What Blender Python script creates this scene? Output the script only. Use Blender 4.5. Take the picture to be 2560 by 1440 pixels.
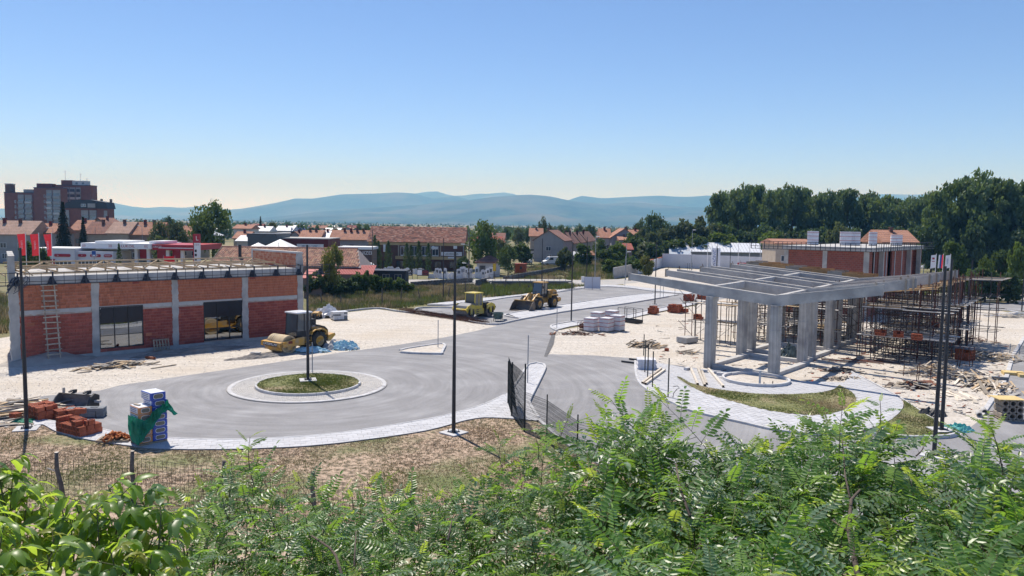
import bpy, bmesh, math, random
import numpy as np
from mathutils import Vector, Matrix, noise
from mathutils.geometry import tessellate_polygon
R = math.radians; PI = math.pi
rnd = random.Random(7)
for o in list(bpy.data.objects): bpy.data.objects.remove(o)
S = bpy.context.scene; COL = S.collection

# ---------------------------------------------------------------- camera
F, PITCH, ROLL, CAMZ = 1944.6, R(4.6876), R(.8536), 11.0
_fw = Vector((0, math.cos(PITCH), -math.sin(PITCH))); _u0 = Vector((0, math.sin(PITCH), math.cos(PITCH)))
_r = Vector((1, 0, 0))*math.cos(ROLL) + _u0*math.sin(ROLL); _u = -Vector((1, 0, 0))*math.sin(ROLL) + _u0*math.cos(ROLL)
CAM = Vector((0, 0, CAMZ))
cd = bpy.data.cameras.new('camera'); cam = bpy.data.objects.new('camera', cd); COL.objects.link(cam)
cam.matrix_world = Matrix(((_r.x, _u.x, -_fw.x, 0), (_r.y, _u.y, -_fw.y, 0), (_r.z, _u.z, -_fw.z, CAMZ), (0, 0, 0, 1)))
cd.sensor_width = 36; cd.lens = 36*F/2560; cd.clip_start = .1; cd.clip_end = 60000
S.camera = cam
# ---------------------------------------------------------------- light
SUN_EL, SUN_AZ = R(59), math.atan2(.86, -.51)        # direction towards the sun: behind the site, to the left
sdir = Vector((math.cos(SUN_EL)*math.cos(SUN_AZ), math.cos(SUN_EL)*math.sin(SUN_AZ), math.sin(SUN_EL)))
w = bpy.data.worlds.new('World'); S.world = w; w.use_nodes = True
nt = w.node_tree; nt.nodes.clear()
sky = nt.nodes.new('ShaderNodeTexSky'); sky.sky_type = 'NISHITA'; sky.sun_disc = False
sky.sun_elevation = SUN_EL; sky.sun_rotation = PI/2 - SUN_AZ
sky.altitude = 1500; sky.air_density = .5; sky.dust_density = .0; sky.ozone_density = 2.0
bg = nt.nodes.new('ShaderNodeBackground'); bg.inputs[1].default_value = .15
wo = nt.nodes.new('ShaderNodeOutputWorld')
tint = nt.nodes.new('ShaderNodeMix'); tint.data_type = 'RGBA'; tint.blend_type = 'MULTIPLY'; tint.inputs[0].default_value = 1; tint.inputs[7].default_value = (.97, 1.0, 1.15, 1)   # cool white balance of the whole sky
nt.links.new(sky.outputs[0], tint.inputs[6]); nt.links.new(tint.outputs[2], bg.inputs[0]); nt.links.new(bg.outputs[0], wo.inputs[0])
sl = bpy.data.lights.new('sun', 'SUN'); sl.energy = 4.6; sl.angle = R(.53); sl.color = (1, .96, .91)
so = bpy.data.objects.new('sun', sl); COL.objects.link(so); so.location = (0, 0, 60)
so.rotation_euler = sdir.to_track_quat('Z', 'Y').to_euler()
S.view_settings.view_transform = 'Standard'; S.view_settings.look = 'None'
S.view_settings.exposure = .40; S.view_settings.gamma = 1; S.view_settings.use_curve_mapping = False
S.render.engine = 'CYCLES'; cy = S.cycles
cy.use_denoising = True; cy.max_bounces = 7; cy.diffuse_bounces = 3; cy.glossy_bounces = 3; cy.transmission_bounces = 5
cy.transparent_max_bounces = 12; cy.volume_bounces = 0; cy.sample_clamp_indirect = 6
cy.use_adaptive_sampling = True; cy.adaptive_threshold = .015; cy.caustics_reflective = False; cy.caustics_refractive = False

# ---------------------------------------------------------------- pixel of the 2560x1440 photograph -> point of the place
def ray(px, py): return _r*((px-1280)/F) + _u*((720-py)/F) + _fw
def P(px, py, z=0.0):
    d = ray(px, py); return CAM + d*((z-CAMZ)/d.z)
def at(px, py, Y):
    d = ray(px, py); return CAM + d*(Y/d.y)
def PL(pts, z=0.0): return [(lambda q: (q.x, q.y))(P(a, b, z)) for a, b in pts]

# ---------------------------------------------------------------- materials
_MC = {}
def hexc(c): return (*c, 1) if len(c) == 3 else c
def M(name, c, c2=None, rough=.8, scale=3., detail=4., bump=0., bscale=None, metal=0., rand=0., coord='Object', spec=.35, lo=.35, hi=.65, c3=None, scale3=.3, trans=0., tcol=None, coat=0., streak=0., boards=0.):
    if name in _MC: return _MC[name]
    m = bpy.data.materials.new(name); m.use_nodes = True; t = m.node_tree; n = t.nodes; L = t.links
    b = n['Principled BSDF']; b.inputs['Roughness'].default_value = rough; b.inputs['Metallic'].default_value = metal
    b.inputs['Specular IOR Level'].default_value = spec
    if coat: b.inputs['Coat Weight'].default_value = coat
    tc = n.new('ShaderNodeTexCoord')
    if coord == 'World': g = n.new('ShaderNodeNewGeometry'); src = g.outputs['Position']
    else: src = tc.outputs['Object']
    if c2 is None: c2 = tuple(x*.8 for x in c)
    nz = n.new('ShaderNodeTexNoise'); nz.inputs['Scale'].default_value = scale; nz.inputs['Detail'].default_value = detail; nz.inputs['Roughness'].default_value = .62
    L.new(src, nz.inputs['Vector'])
    mr = n.new('ShaderNodeMapRange'); mr.inputs[1].default_value = lo; mr.inputs[2].default_value = hi
    L.new(nz.outputs['Fac'], mr.inputs[0])
    mx = n.new('ShaderNodeMix'); mx.data_type = 'RGBA'; mx.inputs[6].default_value = hexc(c); mx.inputs[7].default_value = hexc(c2)
    L.new(mr.outputs[0], mx.inputs[0]); out = mx.outputs[2]
    if c3 is not None:
        n3 = n.new('ShaderNodeTexNoise'); n3.inputs['Scale'].default_value = scale3; n3.inputs['Detail'].default_value = 5
        L.new(src, n3.inputs['Vector']); m3 = n.new('ShaderNodeMapRange'); m3.inputs[1].default_value = .47; m3.inputs[2].default_value = .68
        L.new(n3.outputs['Fac'], m3.inputs[0]); x3 = n.new('ShaderNodeMix'); x3.data_type = 'RGBA'
        L.new(m3.outputs[0], x3.inputs[0]); L.new(out, x3.inputs[6]); x3.inputs[7].default_value = hexc(c3); out = x3.outputs[2]
    if rand:
        oi = n.new('ShaderNodeObjectInfo'); hs = n.new('ShaderNodeHueSaturation'); r2 = n.new('ShaderNodeMapRange')
        r2.inputs[3].default_value = 1-rand; r2.inputs[4].default_value = 1+rand; L.new(oi.outputs['Random'], r2.inputs[0])
        L.new(r2.outputs[0], hs.inputs['Value']); L.new(out, hs.inputs['Color']); out = hs.outputs[0]
    if streak:                                                       # wheel tracks and scrapes: noise stretched one way
        mp = n.new('ShaderNodeMapping'); mp.inputs['Rotation'].default_value = (0, 0, R(40)); mp.inputs['Scale'].default_value = (.18, 1.5, 1); L.new(src, mp.inputs[0])
        ns = n.new('ShaderNodeTexNoise'); ns.inputs['Scale'].default_value = .8; ns.inputs['Detail'].default_value = 7; ns.inputs['Roughness'].default_value = .7; L.new(mp.outputs[0], ns.inputs['Vector'])
        ms_ = n.new('ShaderNodeMapRange'); ms_.inputs[1].default_value = .3; ms_.inputs[2].default_value = .7; ms_.inputs[3].default_value = 1-streak; ms_.inputs[4].default_value = 1+streak*.5; L.new(ns.outputs['Fac'], ms_.inputs[0])
        h_ = n.new('ShaderNodeHueSaturation'); L.new(ms_.outputs[0], h_.inputs['Value']); L.new(out, h_.inputs['Color']); out = h_.outputs[0]
    if boards:                                                       # shuttering board marks
        wv = n.new('ShaderNodeTexWave'); wv.wave_profile = 'SAW'; wv.bands_direction = 'DIAGONAL'; wv.inputs['Scale'].default_value = boards; wv.inputs['Distortion'].default_value = .4; mpb = n.new('ShaderNodeMapping'); mpb.inputs['Scale'].default_value = (1, 1, .02); L.new(src, mpb.inputs[0]); L.new(mpb.outputs[0], wv.inputs['Vector'])
        mb_ = n.new('ShaderNodeMapRange'); mb_.inputs[3].default_value = .80; mb_.inputs[4].default_value = 1.1; L.new(wv.outputs['Fac'], mb_.inputs[0]); h2_ = n.new('ShaderNodeHueSaturation'); L.new(mb_.outputs[0], h2_.inputs['Value']); L.new(out, h2_.inputs['Color']); out = h2_.outputs[0]
    L.new(out, b.inputs['Base Color'])
    if bump:
        n2 = n.new('ShaderNodeTexNoise'); n2.inputs['Scale'].default_value = bscale or scale*4; n2.inputs['Detail'].default_value = 3
        L.new(src, n2.inputs['Vector']); bp = n.new('ShaderNodeBump'); bp.inputs['Strength'].default_value = min(1, bump); bp.inputs['Distance'].default_value = .03
        L.new(n2.outputs['Fac'], bp.inputs['Height']); L.new(bp.outputs[0], b.inputs['Normal'])
    if trans:
        tr = n.new('ShaderNodeBsdfTranslucent'); ms = n.new('ShaderNodeMixShader'); ms.inputs[0].default_value = trans
        if tcol is None: L.new(out, tr.inputs[0])
        else:
            tr.inputs[0].default_value = hexc(tcol)
            if rand:
                h2 = n.new('ShaderNodeHueSaturation'); L.new(r2.outputs[0], h2.inputs['Value']); h2.inputs['Color'].default_value = hexc(tcol); L.new(h2.outputs[0], tr.inputs[0])
        L.new(b.outputs[0], ms.inputs[1]); L.new(tr.outputs[0], ms.inputs[2]); L.new(ms.outputs[0], n['Material Output'].inputs[0])
    _MC[name] = m; return m
def glass_mat(name, c, rough=.06):
    if name in _MC: return _MC[name]
    m = M(name, c, tuple(x*.8 for x in c), rough=rough, spec=.8); return m
def net_mat(name, c, density, scale=60):                             # woven net: threads and holes
    m = bpy.data.materials.new(name); m.use_nodes = True; n = m.node_tree.nodes; L = m.node_tree.links
    b = n['Principled BSDF']; b.inputs['Base Color'].default_value = hexc(c); b.inputs['Roughness'].default_value = .6
    tr = n.new('ShaderNodeBsdfTransparent'); tl = n.new('ShaderNodeBsdfTranslucent'); tl.inputs[0].default_value = hexc(c)
    a = n.new('ShaderNodeMixShader'); a.inputs[0].default_value = .45; L.new(b.outputs[0], a.inputs[1]); L.new(tl.outputs[0], a.inputs[2])
    ms = n.new('ShaderNodeMixShader'); ms.inputs[0].default_value = density
    L.new(tr.outputs[0], ms.inputs[1]); L.new(a.outputs[0], ms.inputs[2]); L.new(ms.outputs[0], n['Material Output'].inputs[0])
    return m

# ---------------------------------------------------------------- mesh builder
class MB:
    def __init__(s): s.v = []; s.f = []; s.m = []
    def add(s, vs, fs, m=0):
        k = len(s.v); s.v += [tuple(x) for x in vs]; s.f += [tuple(i+k for i in f) for f in fs]; s.m += [m]*len(fs); return s
    def box(s, c, d, rz=0., m=0, mat=None):
        x, y, z = d[0]/2, d[1]/2, d[2]/2
        vs = [Vector(q) for q in ((-x,-y,-z),(x,-y,-z),(x,y,-z),(-x,y,-z),(-x,-y,z),(x,-y,z),(x,y,z),(-x,y,z))]
        if mat is not None: vs = [mat @ q for q in vs]
        elif rz:
            cs, sn = math.cos(rz), math.sin(rz); vs = [Vector((q.x*cs-q.y*sn, q.x*sn+q.y*cs, q.z)) for q in vs]
        c = Vector(c); return s.add([q+c for q in vs], [(0,3,2,1),(4,5,6,7),(0,1,5,4),(1,2,6,5),(2,3,7,6),(3,0,4,7)], m)
    def b2(s, p, q, m=0):                                          # box by two corners
        return s.box([(a+b)/2 for a, b in zip(p, q)], [abs(a-b) for a, b in zip(p, q)], m=m)
    def bar(s, p, q, w, h, m=0, roll=0.):                          # a beam of section w x h from p to q
        p = Vector(p); q = Vector(q); d = q-p; l = d.length
        if l < 1e-6: return s
        e = d/l; a = e.cross(Vector((0,0,1)))
        if a.length < 1e-3: a = Vector((1,0,0))
        a.normalize(); b = a.cross(e)
        if roll: a, b = a*math.cos(roll)+b*math.sin(roll), b*math.cos(roll)-a*math.sin(roll)
        mt = Matrix((a, e, b)).transposed(); return s.box((p+q)/2, (w, l, h), m=m, mat=mt)
    def tube(s, p, q, r, r2=None, n=8, m=0, cap=True):
        p = Vector(p); q = Vector(q); r2 = r if r2 is None else r2; e = (q-p).normalized(); a = e.orthogonal().normalized(); b = e.cross(a)
        vs = []
        for c, rr in ((p, r), (q, r2)):
            for i in range(n): t = 2*PI*i/n; vs.append(c + a*(rr*math.cos(t)) + b*(rr*math.sin(t)))
        fs = [(i, (i+1) % n, n+(i+1) % n, n+i) for i in range(n)]
        if cap: fs += [tuple(range(n))[::-1], tuple(range(n, 2*n))]
        return s.add(vs, fs, m)
    def pipe(s, pts, r, n=6, m=0, r2=None):
        pts = [Vector(p) for p in pts]; k = len(pts); vs = []; a = None
        for i, p in enumerate(pts):
            e = (pts[min(i+1, k-1)] - pts[max(i-1, 0)]).normalized()
            if a is None: a = e.orthogonal().normalized()
            else: a = (a - e*a.dot(e)).normalized()
            b = e.cross(a); rr = r if r2 is None else r+(r2-r)*i/(k-1)
            for j in range(n): t = 2*PI*j/n; vs.append(p + a*(rr*math.cos(t)) + b*(rr*math.sin(t)))
        fs = [(i*n+j, i*n+(j+1) % n, (i+1)*n+(j+1) % n, (i+1)*n+j) for i in range(k-1) for j in range(n)]
        fs += [tuple(range(n))[::-1], tuple(range((k-1)*n, k*n))]; return s.add(vs, fs, m)
    def prism(s, pts, z0, z1, m=0, bottom=False):                  # any simple polygon in plan
        if sum(a[0]*b[1]-b[0]*a[1] for a, b in zip(pts, pts[1:]+pts[:1])) < 0: pts = pts[::-1]
        n = len(pts); vs = [(x, y, z0) for x, y in pts] + [(x, y, z1) for x, y in pts]
        tris = tessellate_polygon([[Vector((x, y, 0)) for x, y in pts]])
        fs = []
        for t in tris:
            a, b, c = (pts[i] for i in t); cr = (b[0]-a[0])*(c[1]-a[1])-(b[1]-a[1])*(c[0]-a[0])
            if abs(cr) < 1e-9: continue
            t = t if cr > 0 else t[::-1]
            fs.append(tuple(n+i for i in t))
            if bottom: fs.append(tuple(t[::-1]))
        if z1 != z0: fs += [(i, (i+1) % n, n+(i+1) % n, n+i) for i in range(n)]
        return s.add(vs, fs, m)
    def xz(s, pts, y0, y1, m=0):                                    # profile in x-z swept along y
        a = sum(p[0]*q[1]-q[0]*p[1] for p, q in zip(pts, pts[1:]+pts[:1]))
        if a < 0: pts = pts[::-1]
        n = len(pts); vs = [(x, y0, z) for x, z in pts] + [(x, y1, z) for x, z in pts]
        fs = [(i, (i+1) % n, n+(i+1) % n, n+i) for i in range(n)] 
        for t in tessellate_polygon([[Vector((x, z, 0)) for x, z in pts]]):
            A, B, C = (pts[i] for i in t); cr = (B[0]-A[0])*(C[1]-A[1])-(B[1]-A[1])*(C[0]-A[0])
            t = t if cr > 0 else t[::-1]; fs += [tuple(t), tuple(n+i for i in t[::-1])]
        return s.add(vs, [f[::-1] for f in fs] if y1 < y0 else fs, m)
    def lathe(s, prof, c, axis='z', n=20, m=0):                    # profile (radius, height) turned about an axis
        c = Vector(c); k = len(prof); vs = []
        for r, h in prof:
            for i in range(n):
                t = 2*PI*i/n; x, y = r*math.cos(t), r*math.sin(t)
                vs.append(c + Vector({'z': (x, y, h), 'y': (x, h, y), 'x': (h, x, y)}[axis]))
        fs = [(i*n+j, i*n+(j+1) % n, (i+1)*n+(j+1) % n, (i+1)*n+j) for i in range(k-1) for j in range(n)]
        return s.add(vs, fs, m)
    def quad(s, a, b, c, d, m=0): return s.add([a, b, c, d], [(0,1,2,3)], m)
    def mesh(s, name, mats, smooth=False):
        me = bpy.data.meshes.new(name); me.from_pydata(s.v, [], s.f)
        for x in (mats if isinstance(mats, (list, tuple)) else [mats]): me.materials.append(x)
        if any(s.m): me.polygons.foreach_set('material_index', s.m)
        if smooth: me.polygons.foreach_set('use_smooth', [True]*len(s.f))
        me.update(); return me
def link(name, data, parent=None):
    o = bpy.data.objects.new(name, data); COL.objects.link(o)
    if parent is not None: o.parent = parent
    return o
def obj(name, mb, mats, parent=None, smooth=False, bev=0.):
    me = mb if isinstance(mb, bpy.types.Mesh) else mb.mesh(name, mats, smooth)
    o = link(name, me, parent)
    if bev:
        md = o.modifiers.new('bevel', 'BEVEL'); md.width = bev; md.segments = 1 if bev < .03 else 2; md.limit_method = 'ANGLE'; md.angle_limit = R(35)
    return o
def tag(o, label=None, cat=None, group=None, kind=None):
    if label: o['label'] = label
    if cat: o['category'] = cat
    if group: o['group'] = group
    if kind: o['kind'] = kind
    return o
def thing(name, label, cat, loc=(0, 0, 0), rz=0., group=None):
    o = bpy.data.objects.new(name, None); COL.objects.link(o); o.location = loc; o.rotation_euler = (0, 0, rz); o.empty_display_size = .2
    return tag(o, label, cat, group)
def struct(name, mb, mats, parent=None, kind='structure', smooth=False):
    o = obj(name, mb, mats, parent, smooth)
    if parent is None or kind == 'stuff': o['kind'] = kind
    return o
def dup(root, loc, rz=None, label=None, group=None):
    def cp(o, par):
        c = o.copy(); COL.objects.link(c); c.parent = par
        for ch in o.children: cp(ch, c)
        return c
    r = cp(root, root.parent); r.location = loc
    if rz is not None: r.rotation_euler = (0, 0, rz)
    if label: r['label'] = label
    if group: r['group'] = group
    return r
def text(name, s, size, mat, parent, loc, rot, align='CENTER', ext=.004, sx=1.):
    cu = bpy.data.curves.new('t', 'FONT'); cu.body = s; cu.size = size; cu.extrude = ext; cu.align_x = align; cu.align_y = 'CENTER'; cu.resolution_u = 2
    to = bpy.data.objects.new('t', cu); me = bpy.data.meshes.new_from_object(to); bpy.data.objects.remove(to); bpy.data.curves.remove(cu)
    me.materials.clear(); me.materials.append(mat); me.name = name
    o = link(name, me, parent); o.location = loc; o.rotation_euler = rot; o.scale = (sx, 1, 1); return o
def crv(pts, n=6, closed=False):                                   # Catmull-Rom through points
    pts = [Vector((*p, 0)) if len(p) == 2 else Vector(p) for p in pts]; out = []; k = len(pts)
    for i in range(k if closed else k-1):
        g = (lambda j: pts[j % k]) if closed else (lambda j: pts[min(max(j, 0), k-1)])
        a, b, c, d = g(i-1), g(i), g(i+1), g(i+2)
        for j in range(n):
            t = j/n; q = .5*((2*b)+(c-a)*t+(2*a-5*b+4*c-d)*t*t+(3*b-a-3*c+d)*t**3); out.append((q.x, q.y))
    if not closed: out.append((pts[-1].x, pts[-1].y))
    return out
def inside(p, poly):
    x, y = p; c = False; j = len(poly)-1
    for i in range(len(poly)):
        xi, yi = poly[i]; xj, yj = poly[j]
        if (yi > y) != (yj > y) and x < (xj-xi)*(y-yi)/(yj-yi)+xi: c = not c
        j = i
    return c
def clip_convex(poly, win):                                         # polygon clipped by a convex counter-clockwise window
    out = list(poly)
    for i in range(len(win)):
        a, b = win[i], win[(i+1) % len(win)]; inp, out = out, []
        sd = lambda p: (b[0]-a[0])*(p[1]-a[1])-(b[1]-a[1])*(p[0]-a[0])
        for j in range(len(inp)):
            p, q = inp[j-1], inp[j]; sp, sq = sd(p), sd(q)
            if (sp < 0) != (sq < 0): t = sp/(sp-sq); out.append((p[0]+(q[0]-p[0])*t, p[1]+(q[1]-p[1])*t))
            if sq >= 0: out.append(q)
        if not out: return []
    return out
def loft(pts, off):                                                 # a polyline moved sideways (left positive)
    out = []
    for i, p in enumerate(pts):
        a = Vector(pts[max(i-1, 0)]); b = Vector(pts[min(i+1, len(pts)-1)]); d = (b-a).normalized(); out.append((p[0]-d.y*off, p[1]+d.x*off))
    return out
def resample(pts, step):
    out = [Vector(pts[0])]; acc = 0.
    for a, b in zip(pts, pts[1:]):
        a, b = Vector(a), Vector(b); l = (b-a).length; t = step-acc
        while t <= l: out.append(a+(b-a)*(t/l)); t += step
        acc = (acc+l) % step
    return [(q.x, q.y) for q in out]
# ================================================================ ground, roads, pavements
mGround = M('dry_ground', (.20,.17,.09), (.11,.125,.05), rough=1, scale=.35, bump=.5, bscale=6, coord='World', c3=(.30,.25,.15), scale3=.02)
mGravel = M('gravel', (.62,.575,.51), (.40,.365,.315), rough=1, scale=3.2, detail=12, bump=.9, bscale=14, coord='World', c3=(.50,.445,.37), scale3=.13, lo=.38, hi=.68, streak=.16)
def asphalt_mat():                                                   # fine grain plus tyre streaks running round the roundabout
    m = M('asphalt', (.268,.266,.270), (.216,.215,.220), rough=.9, scale=9, detail=8, bump=.4, bscale=40, coord='World', c3=(.30,.30,.305), scale3=.35, lo=.3, hi=.7)
    n = m.node_tree.nodes; L = m.node_tree.links; b = n['Principled BSDF']; src = b.inputs['Base Color'].links[0].from_socket
    g = n.new('ShaderNodeNewGeometry'); v = n.new('ShaderNodeVectorMath'); v.operation = 'SUBTRACT'; v.inputs[1].default_value = (-13.5, 51.3, 0); L.new(g.outputs['Position'], v.inputs[0])
    le = n.new('ShaderNodeVectorMath'); le.operation = 'LENGTH'; L.new(v.outputs[0], le.inputs[0]); sp = n.new('ShaderNodeSeparateXYZ'); L.new(v.outputs[0], sp.inputs[0])
    an = n.new('ShaderNodeMath'); an.operation = 'ARCTAN2'; L.new(sp.outputs[1], an.inputs[0]); L.new(sp.outputs[0], an.inputs[1]); c = n.new('ShaderNodeCombineXYZ'); L.new(le.outputs['Value'], c.inputs[0]); L.new(an.outputs[0], c.inputs[1])
    z = n.new('ShaderNodeTexNoise'); z.inputs['Scale'].default_value = 1.5; z.inputs['Detail'].default_value = 6; z.inputs['Roughness'].default_value = .7; L.new(c.outputs[0], z.inputs['Vector'])
    r = n.new('ShaderNodeMapRange'); r.inputs[1].default_value = .3; r.inputs[2].default_value = .7; r.inputs[3].default_value = .80; r.inputs[4].default_value = 1.17; L.new(z.outputs['Fac'], r.inputs[0])
    h = n.new('ShaderNodeHueSaturation'); L.new(r.outputs[0], h.inputs['Value']); L.new(src, h.inputs['Color']); L.new(h.outputs[0], b.inputs['Base Color']); return m
mAsph = asphalt_mat()
mLawn = M('parched_lawn', (.45,.34,.25), (.125,.10,.065), rough=1, scale=3.4, detail=10, bump=.9, bscale=9, coord='World', c3=(.15,.175,.07), scale3=.21, lo=.43, hi=.60)
mKerb = M('kerb_concrete', (.53,.53,.53), (.45,.45,.455), rough=.9, scale=3, rand=.07, bump=.15)
mSlab = M('paving_slab', (.50,.505,.52), (.43,.435,.45), rough=.9, scale=2.5, rand=.09, bump=.1)
mJoint = M('joint_sand', (.34,.32,.29), (.26,.245,.22), rough=1, scale=8, coord='World')
mCobble = M('cobble_stone', (.66,.635,.59), (.52,.50,.46), rough=.95, scale=5, coord='World', lo=.3, hi=.7)
mRoadPale = M('worn_concrete_road', (.42,.40,.37), (.34,.33,.31), rough=.95, scale=.4, coord='World', detail=7)
def grid_ground():
    xs = sorted(set([-9000,-6000,-4000,-2500,-1500,-900,-550]+list(range(-300, 301, 50))+[550,900,1500,2500,4000,6000,9000]))
    ys = [-60,-20,0,25,50,75,100,130,170,220,300,400,550,800,1200,2000,3500,6000,9000,12000,16500]
    mb = MB(); n = len(xs)
    vs = [(x, y, 0) for y in ys for x in xs]; fs = [(j*n+i, j*n+i+1, (j+1)*n+i+1, (j+1)*n+i) for j in range(len(ys)-1) for i in range(n-1)]
    return mb.add(vs, fs)
struct('ground', grid_ground(), mGround)
def sheet(name, poly, z, m): return struct(name, MB().prism(poly, z, z), m)
# gravel yards
GL = PL([(-260,1090),(-260,905),(-40,852),(60,836),(200,822),(760,800),(790,792),(850,783),(942,773),(990,780),(1100,791),(1243,815),(1330,900),(1000,1010),(100,1080)])
sheet('gravel_yard', GL, .012, mGravel)
GR = PL([(1362,897),(1384,828),(1560,800),(1740,764),(1765,750),(1640,742),(1560,712),(1545,702),(1655,670),(1960,682),(2300,705),(2420,752),(2480,772),(2600,800),(2600,900),(2520,1010),(2400,1110),(2200,1110),(1800,1060),(1590,960),(1580,900)])
sheet('gravel_site', GR, .012, mGravel)
# asphalt
AS = PL([(60,1078),(86,1040),(100,992),(250,977),(300,964),(462,940),(600,920),(775,894),(850,882),(975,866),(1100,846),(1185,829),(1243,815)]) + \
     PL([(1185,807),(1100,791),(1036,779),(1048,772),(1135,768),(1068,763),(1120,763),(1211,753),(1277,743),(1397,730),(1426,724),(1470,718),(1520,716),(1570,719),(1640,728),(1720,737)]) + [(31,135),(46,152),(52,147),(38,126)] + \
     PL([(1765,754),(1727,763),(1620,784),(1552,799),(1440,812),(1384,824),(1386,836)]) + \
     PL([(1379,858),(1365,890),(1375,886),(1480,889),(1596,897),(1606,938),(1665,985),(1750,1018),(1860,1040),(2050,1068),(2170,1072),(2230,1082),(2300,1086),(2385,1090),(2392,1094)]) + \
     PL([(2465,1040),(2480,1005),(2515,950),(2532,892),(2562,845),(2700,770)]) + [(60,52),(30,30),(12,24),(8.5,25)] + PL([(1700,1250),(1600,1207),(1525,1177),(1445,1132),(1400,1100),(1350,1050),(1260,1000),(1120,1050),(900,1090),(680,1110),(420,1110),(245,1085),(120,1080)])
sheet('road_asphalt', AS, .024, mAsph)
# patched rim where the new asphalt ends against the gravel
sheet('asphalt_edge', PL([(1389,834),(1380,834),(1360,892),(1368,893),(1384,862)]), .031, M('fresh_asphalt', (.085,.085,.09), (.16,.155,.15), rough=.95, scale=3, coord='World', detail=8))
# far roads
sheet('far_road', PL([(640,704),(1030,699),(1250,698),(1420,700),(1500,700),(1562,697),(1600,706),(1500,716),(1400,713),(1240,711),(1030,712),(640,722)]), .016, mRoadPale)
sheet('ring_road', [(64.2,109.5),(72.3,107),(98,108),(98,125),(71,118.5),(62,113)], .024, mAsph)
sheet('ring_road_far', PL([(2330,728),(2430,731),(2620,742),(2620,756),(2430,744),(2330,738)]), .016, mRoadPale)
sheet('dirt_track', PL([(2385,698),(2450,668),(2640,660),(2640,690),(2520,694),(2420,708)]), .014, M('pale_soil', (.44,.37,.28), (.34,.29,.21), rough=1, scale=.6, coord='World', detail=8))
sheet('garden_path', PL([(1040,708),(1180,703),(1185,706),(1040,712)]), .03, mRoadPale)
# ---------------------------------------------------------------- kerbs: every stone a part
KM = {}
def kerb(name, line, w=.15, h=.13, step=1., z0=.0, limit=300):
    root = bpy.data.objects.new(name, None); COL.objects.link(root); root['kind'] = 'structure'
    pts = resample(line, step); mb = MB()
    for i, (a, b) in enumerate(zip(pts, pts[1:])):
        a, b = Vector((*a, 0)), Vector((*b, 0)); l = (b-a).length; k = (round(l, 2), w, h)
        if k not in KM:
            x, y = l/2-.006, w/2; KM[k] = MB().add([(-x,-y,0),(x,-y,0),(x,y,0),(-x,y,0),(-x,-y,h-.02),(x,-y,h-.02),(x,y,h-.02),(-x,y,h-.02),(-x,-y+.02,h),(x,-y+.02,h),(x,y-.02,h),(-x,y-.02,h)],
                [(0,1,5,4),(1,2,6,5),(2,3,7,6),(3,0,4,7),(4,5,9,8),(6,7,11,10),(8,9,10,11),(5,6,10,9),(7,4,8,11)]).mesh('kerb_stone', mKerb)
        o = link('kerb_stone', KM[k], root); o.location = ((a.x+b.x)/2, (a.y+b.y)/2, z0+rnd.uniform(-.006, .006)); o.rotation_euler = (0, 0, math.atan2(b.y-a.y, b.x-a.x))
    return root
# ---------------------------------------------------------------- slab paving clipped to any outline
def pave(name, poly, size, rot, z, holes=(), limit=300, gap=.014, mat=None, near=(0, 0)):
    base = struct(name, MB().prism(poly, .004, z-.014), mJoint); cs, sn = math.cos(rot), math.sin(rot)
    inv = [(x*cs+y*sn, -x*sn+y*cs) for x, y in poly]; fwd = lambda u, v: (u*cs-v*sn, u*sn+v*cs)
    u0, u1 = min(p[0] for p in inv), max(p[0] for p in inv); v0, v1 = min(p[1] for p in inv), max(p[1] for p in inv)
    full = []; cut = []; a, b = size; j = 0; v = v0
    while v < v1:
        u = u0-a*(.5 if j % 2 else 0)
        while u < u1:
            win = [(u+gap/2, v+gap/2), (u+a-gap/2, v+gap/2), (u+a-gap/2, v+b-gap/2), (u+gap/2, v+b-gap/2)]
            near_in = [inside(q, inv) for q in win+[(u+a/2, v+b/2)]]
            if any(near_in):
                c = fwd(u+a/2, v+b/2)
                if not any(inside(c, h) for h in holes):
                    if all(near_in): full.append(c)
                    else:
                        pc = clip_convex(inv, win)
                        if len(pc) > 2 and abs(sum(p[0]*q[1]-q[0]*p[1] for p, q in zip(pc, pc[1:]+pc[:1]))) > .008: cut.append([fwd(*q) for q in pc])
            u += a
        v += b; j += 1
    sm = MB().b2((-a/2+gap/2, -b/2+gap/2, -.05), (a/2-gap/2, b/2-gap/2, 0)).mesh('slab', mat or mSlab)
    full.sort(key=lambda c: (c[0]-near[0])**2+(c[1]-near[1])**2)
    rest = MB()
    for i, c in enumerate(full):
        if i < limit:
            o = link('slab', sm, base); o.location = (*c, z+rnd.uniform(-.004, .004)); o.rotation_euler = (0, 0, rot)
        else: rest.box((*c, z-.025+rnd.uniform(-.004, .004)), (a-gap, b-gap, .05), rz=rot)
    for pc in cut: rest.prism(pc, z-.05, z+rnd.uniform(-.004, .004))
    if rest.v: struct('cut_slab', rest, mat or mSlab, base, kind='stuff')
    return base
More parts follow.
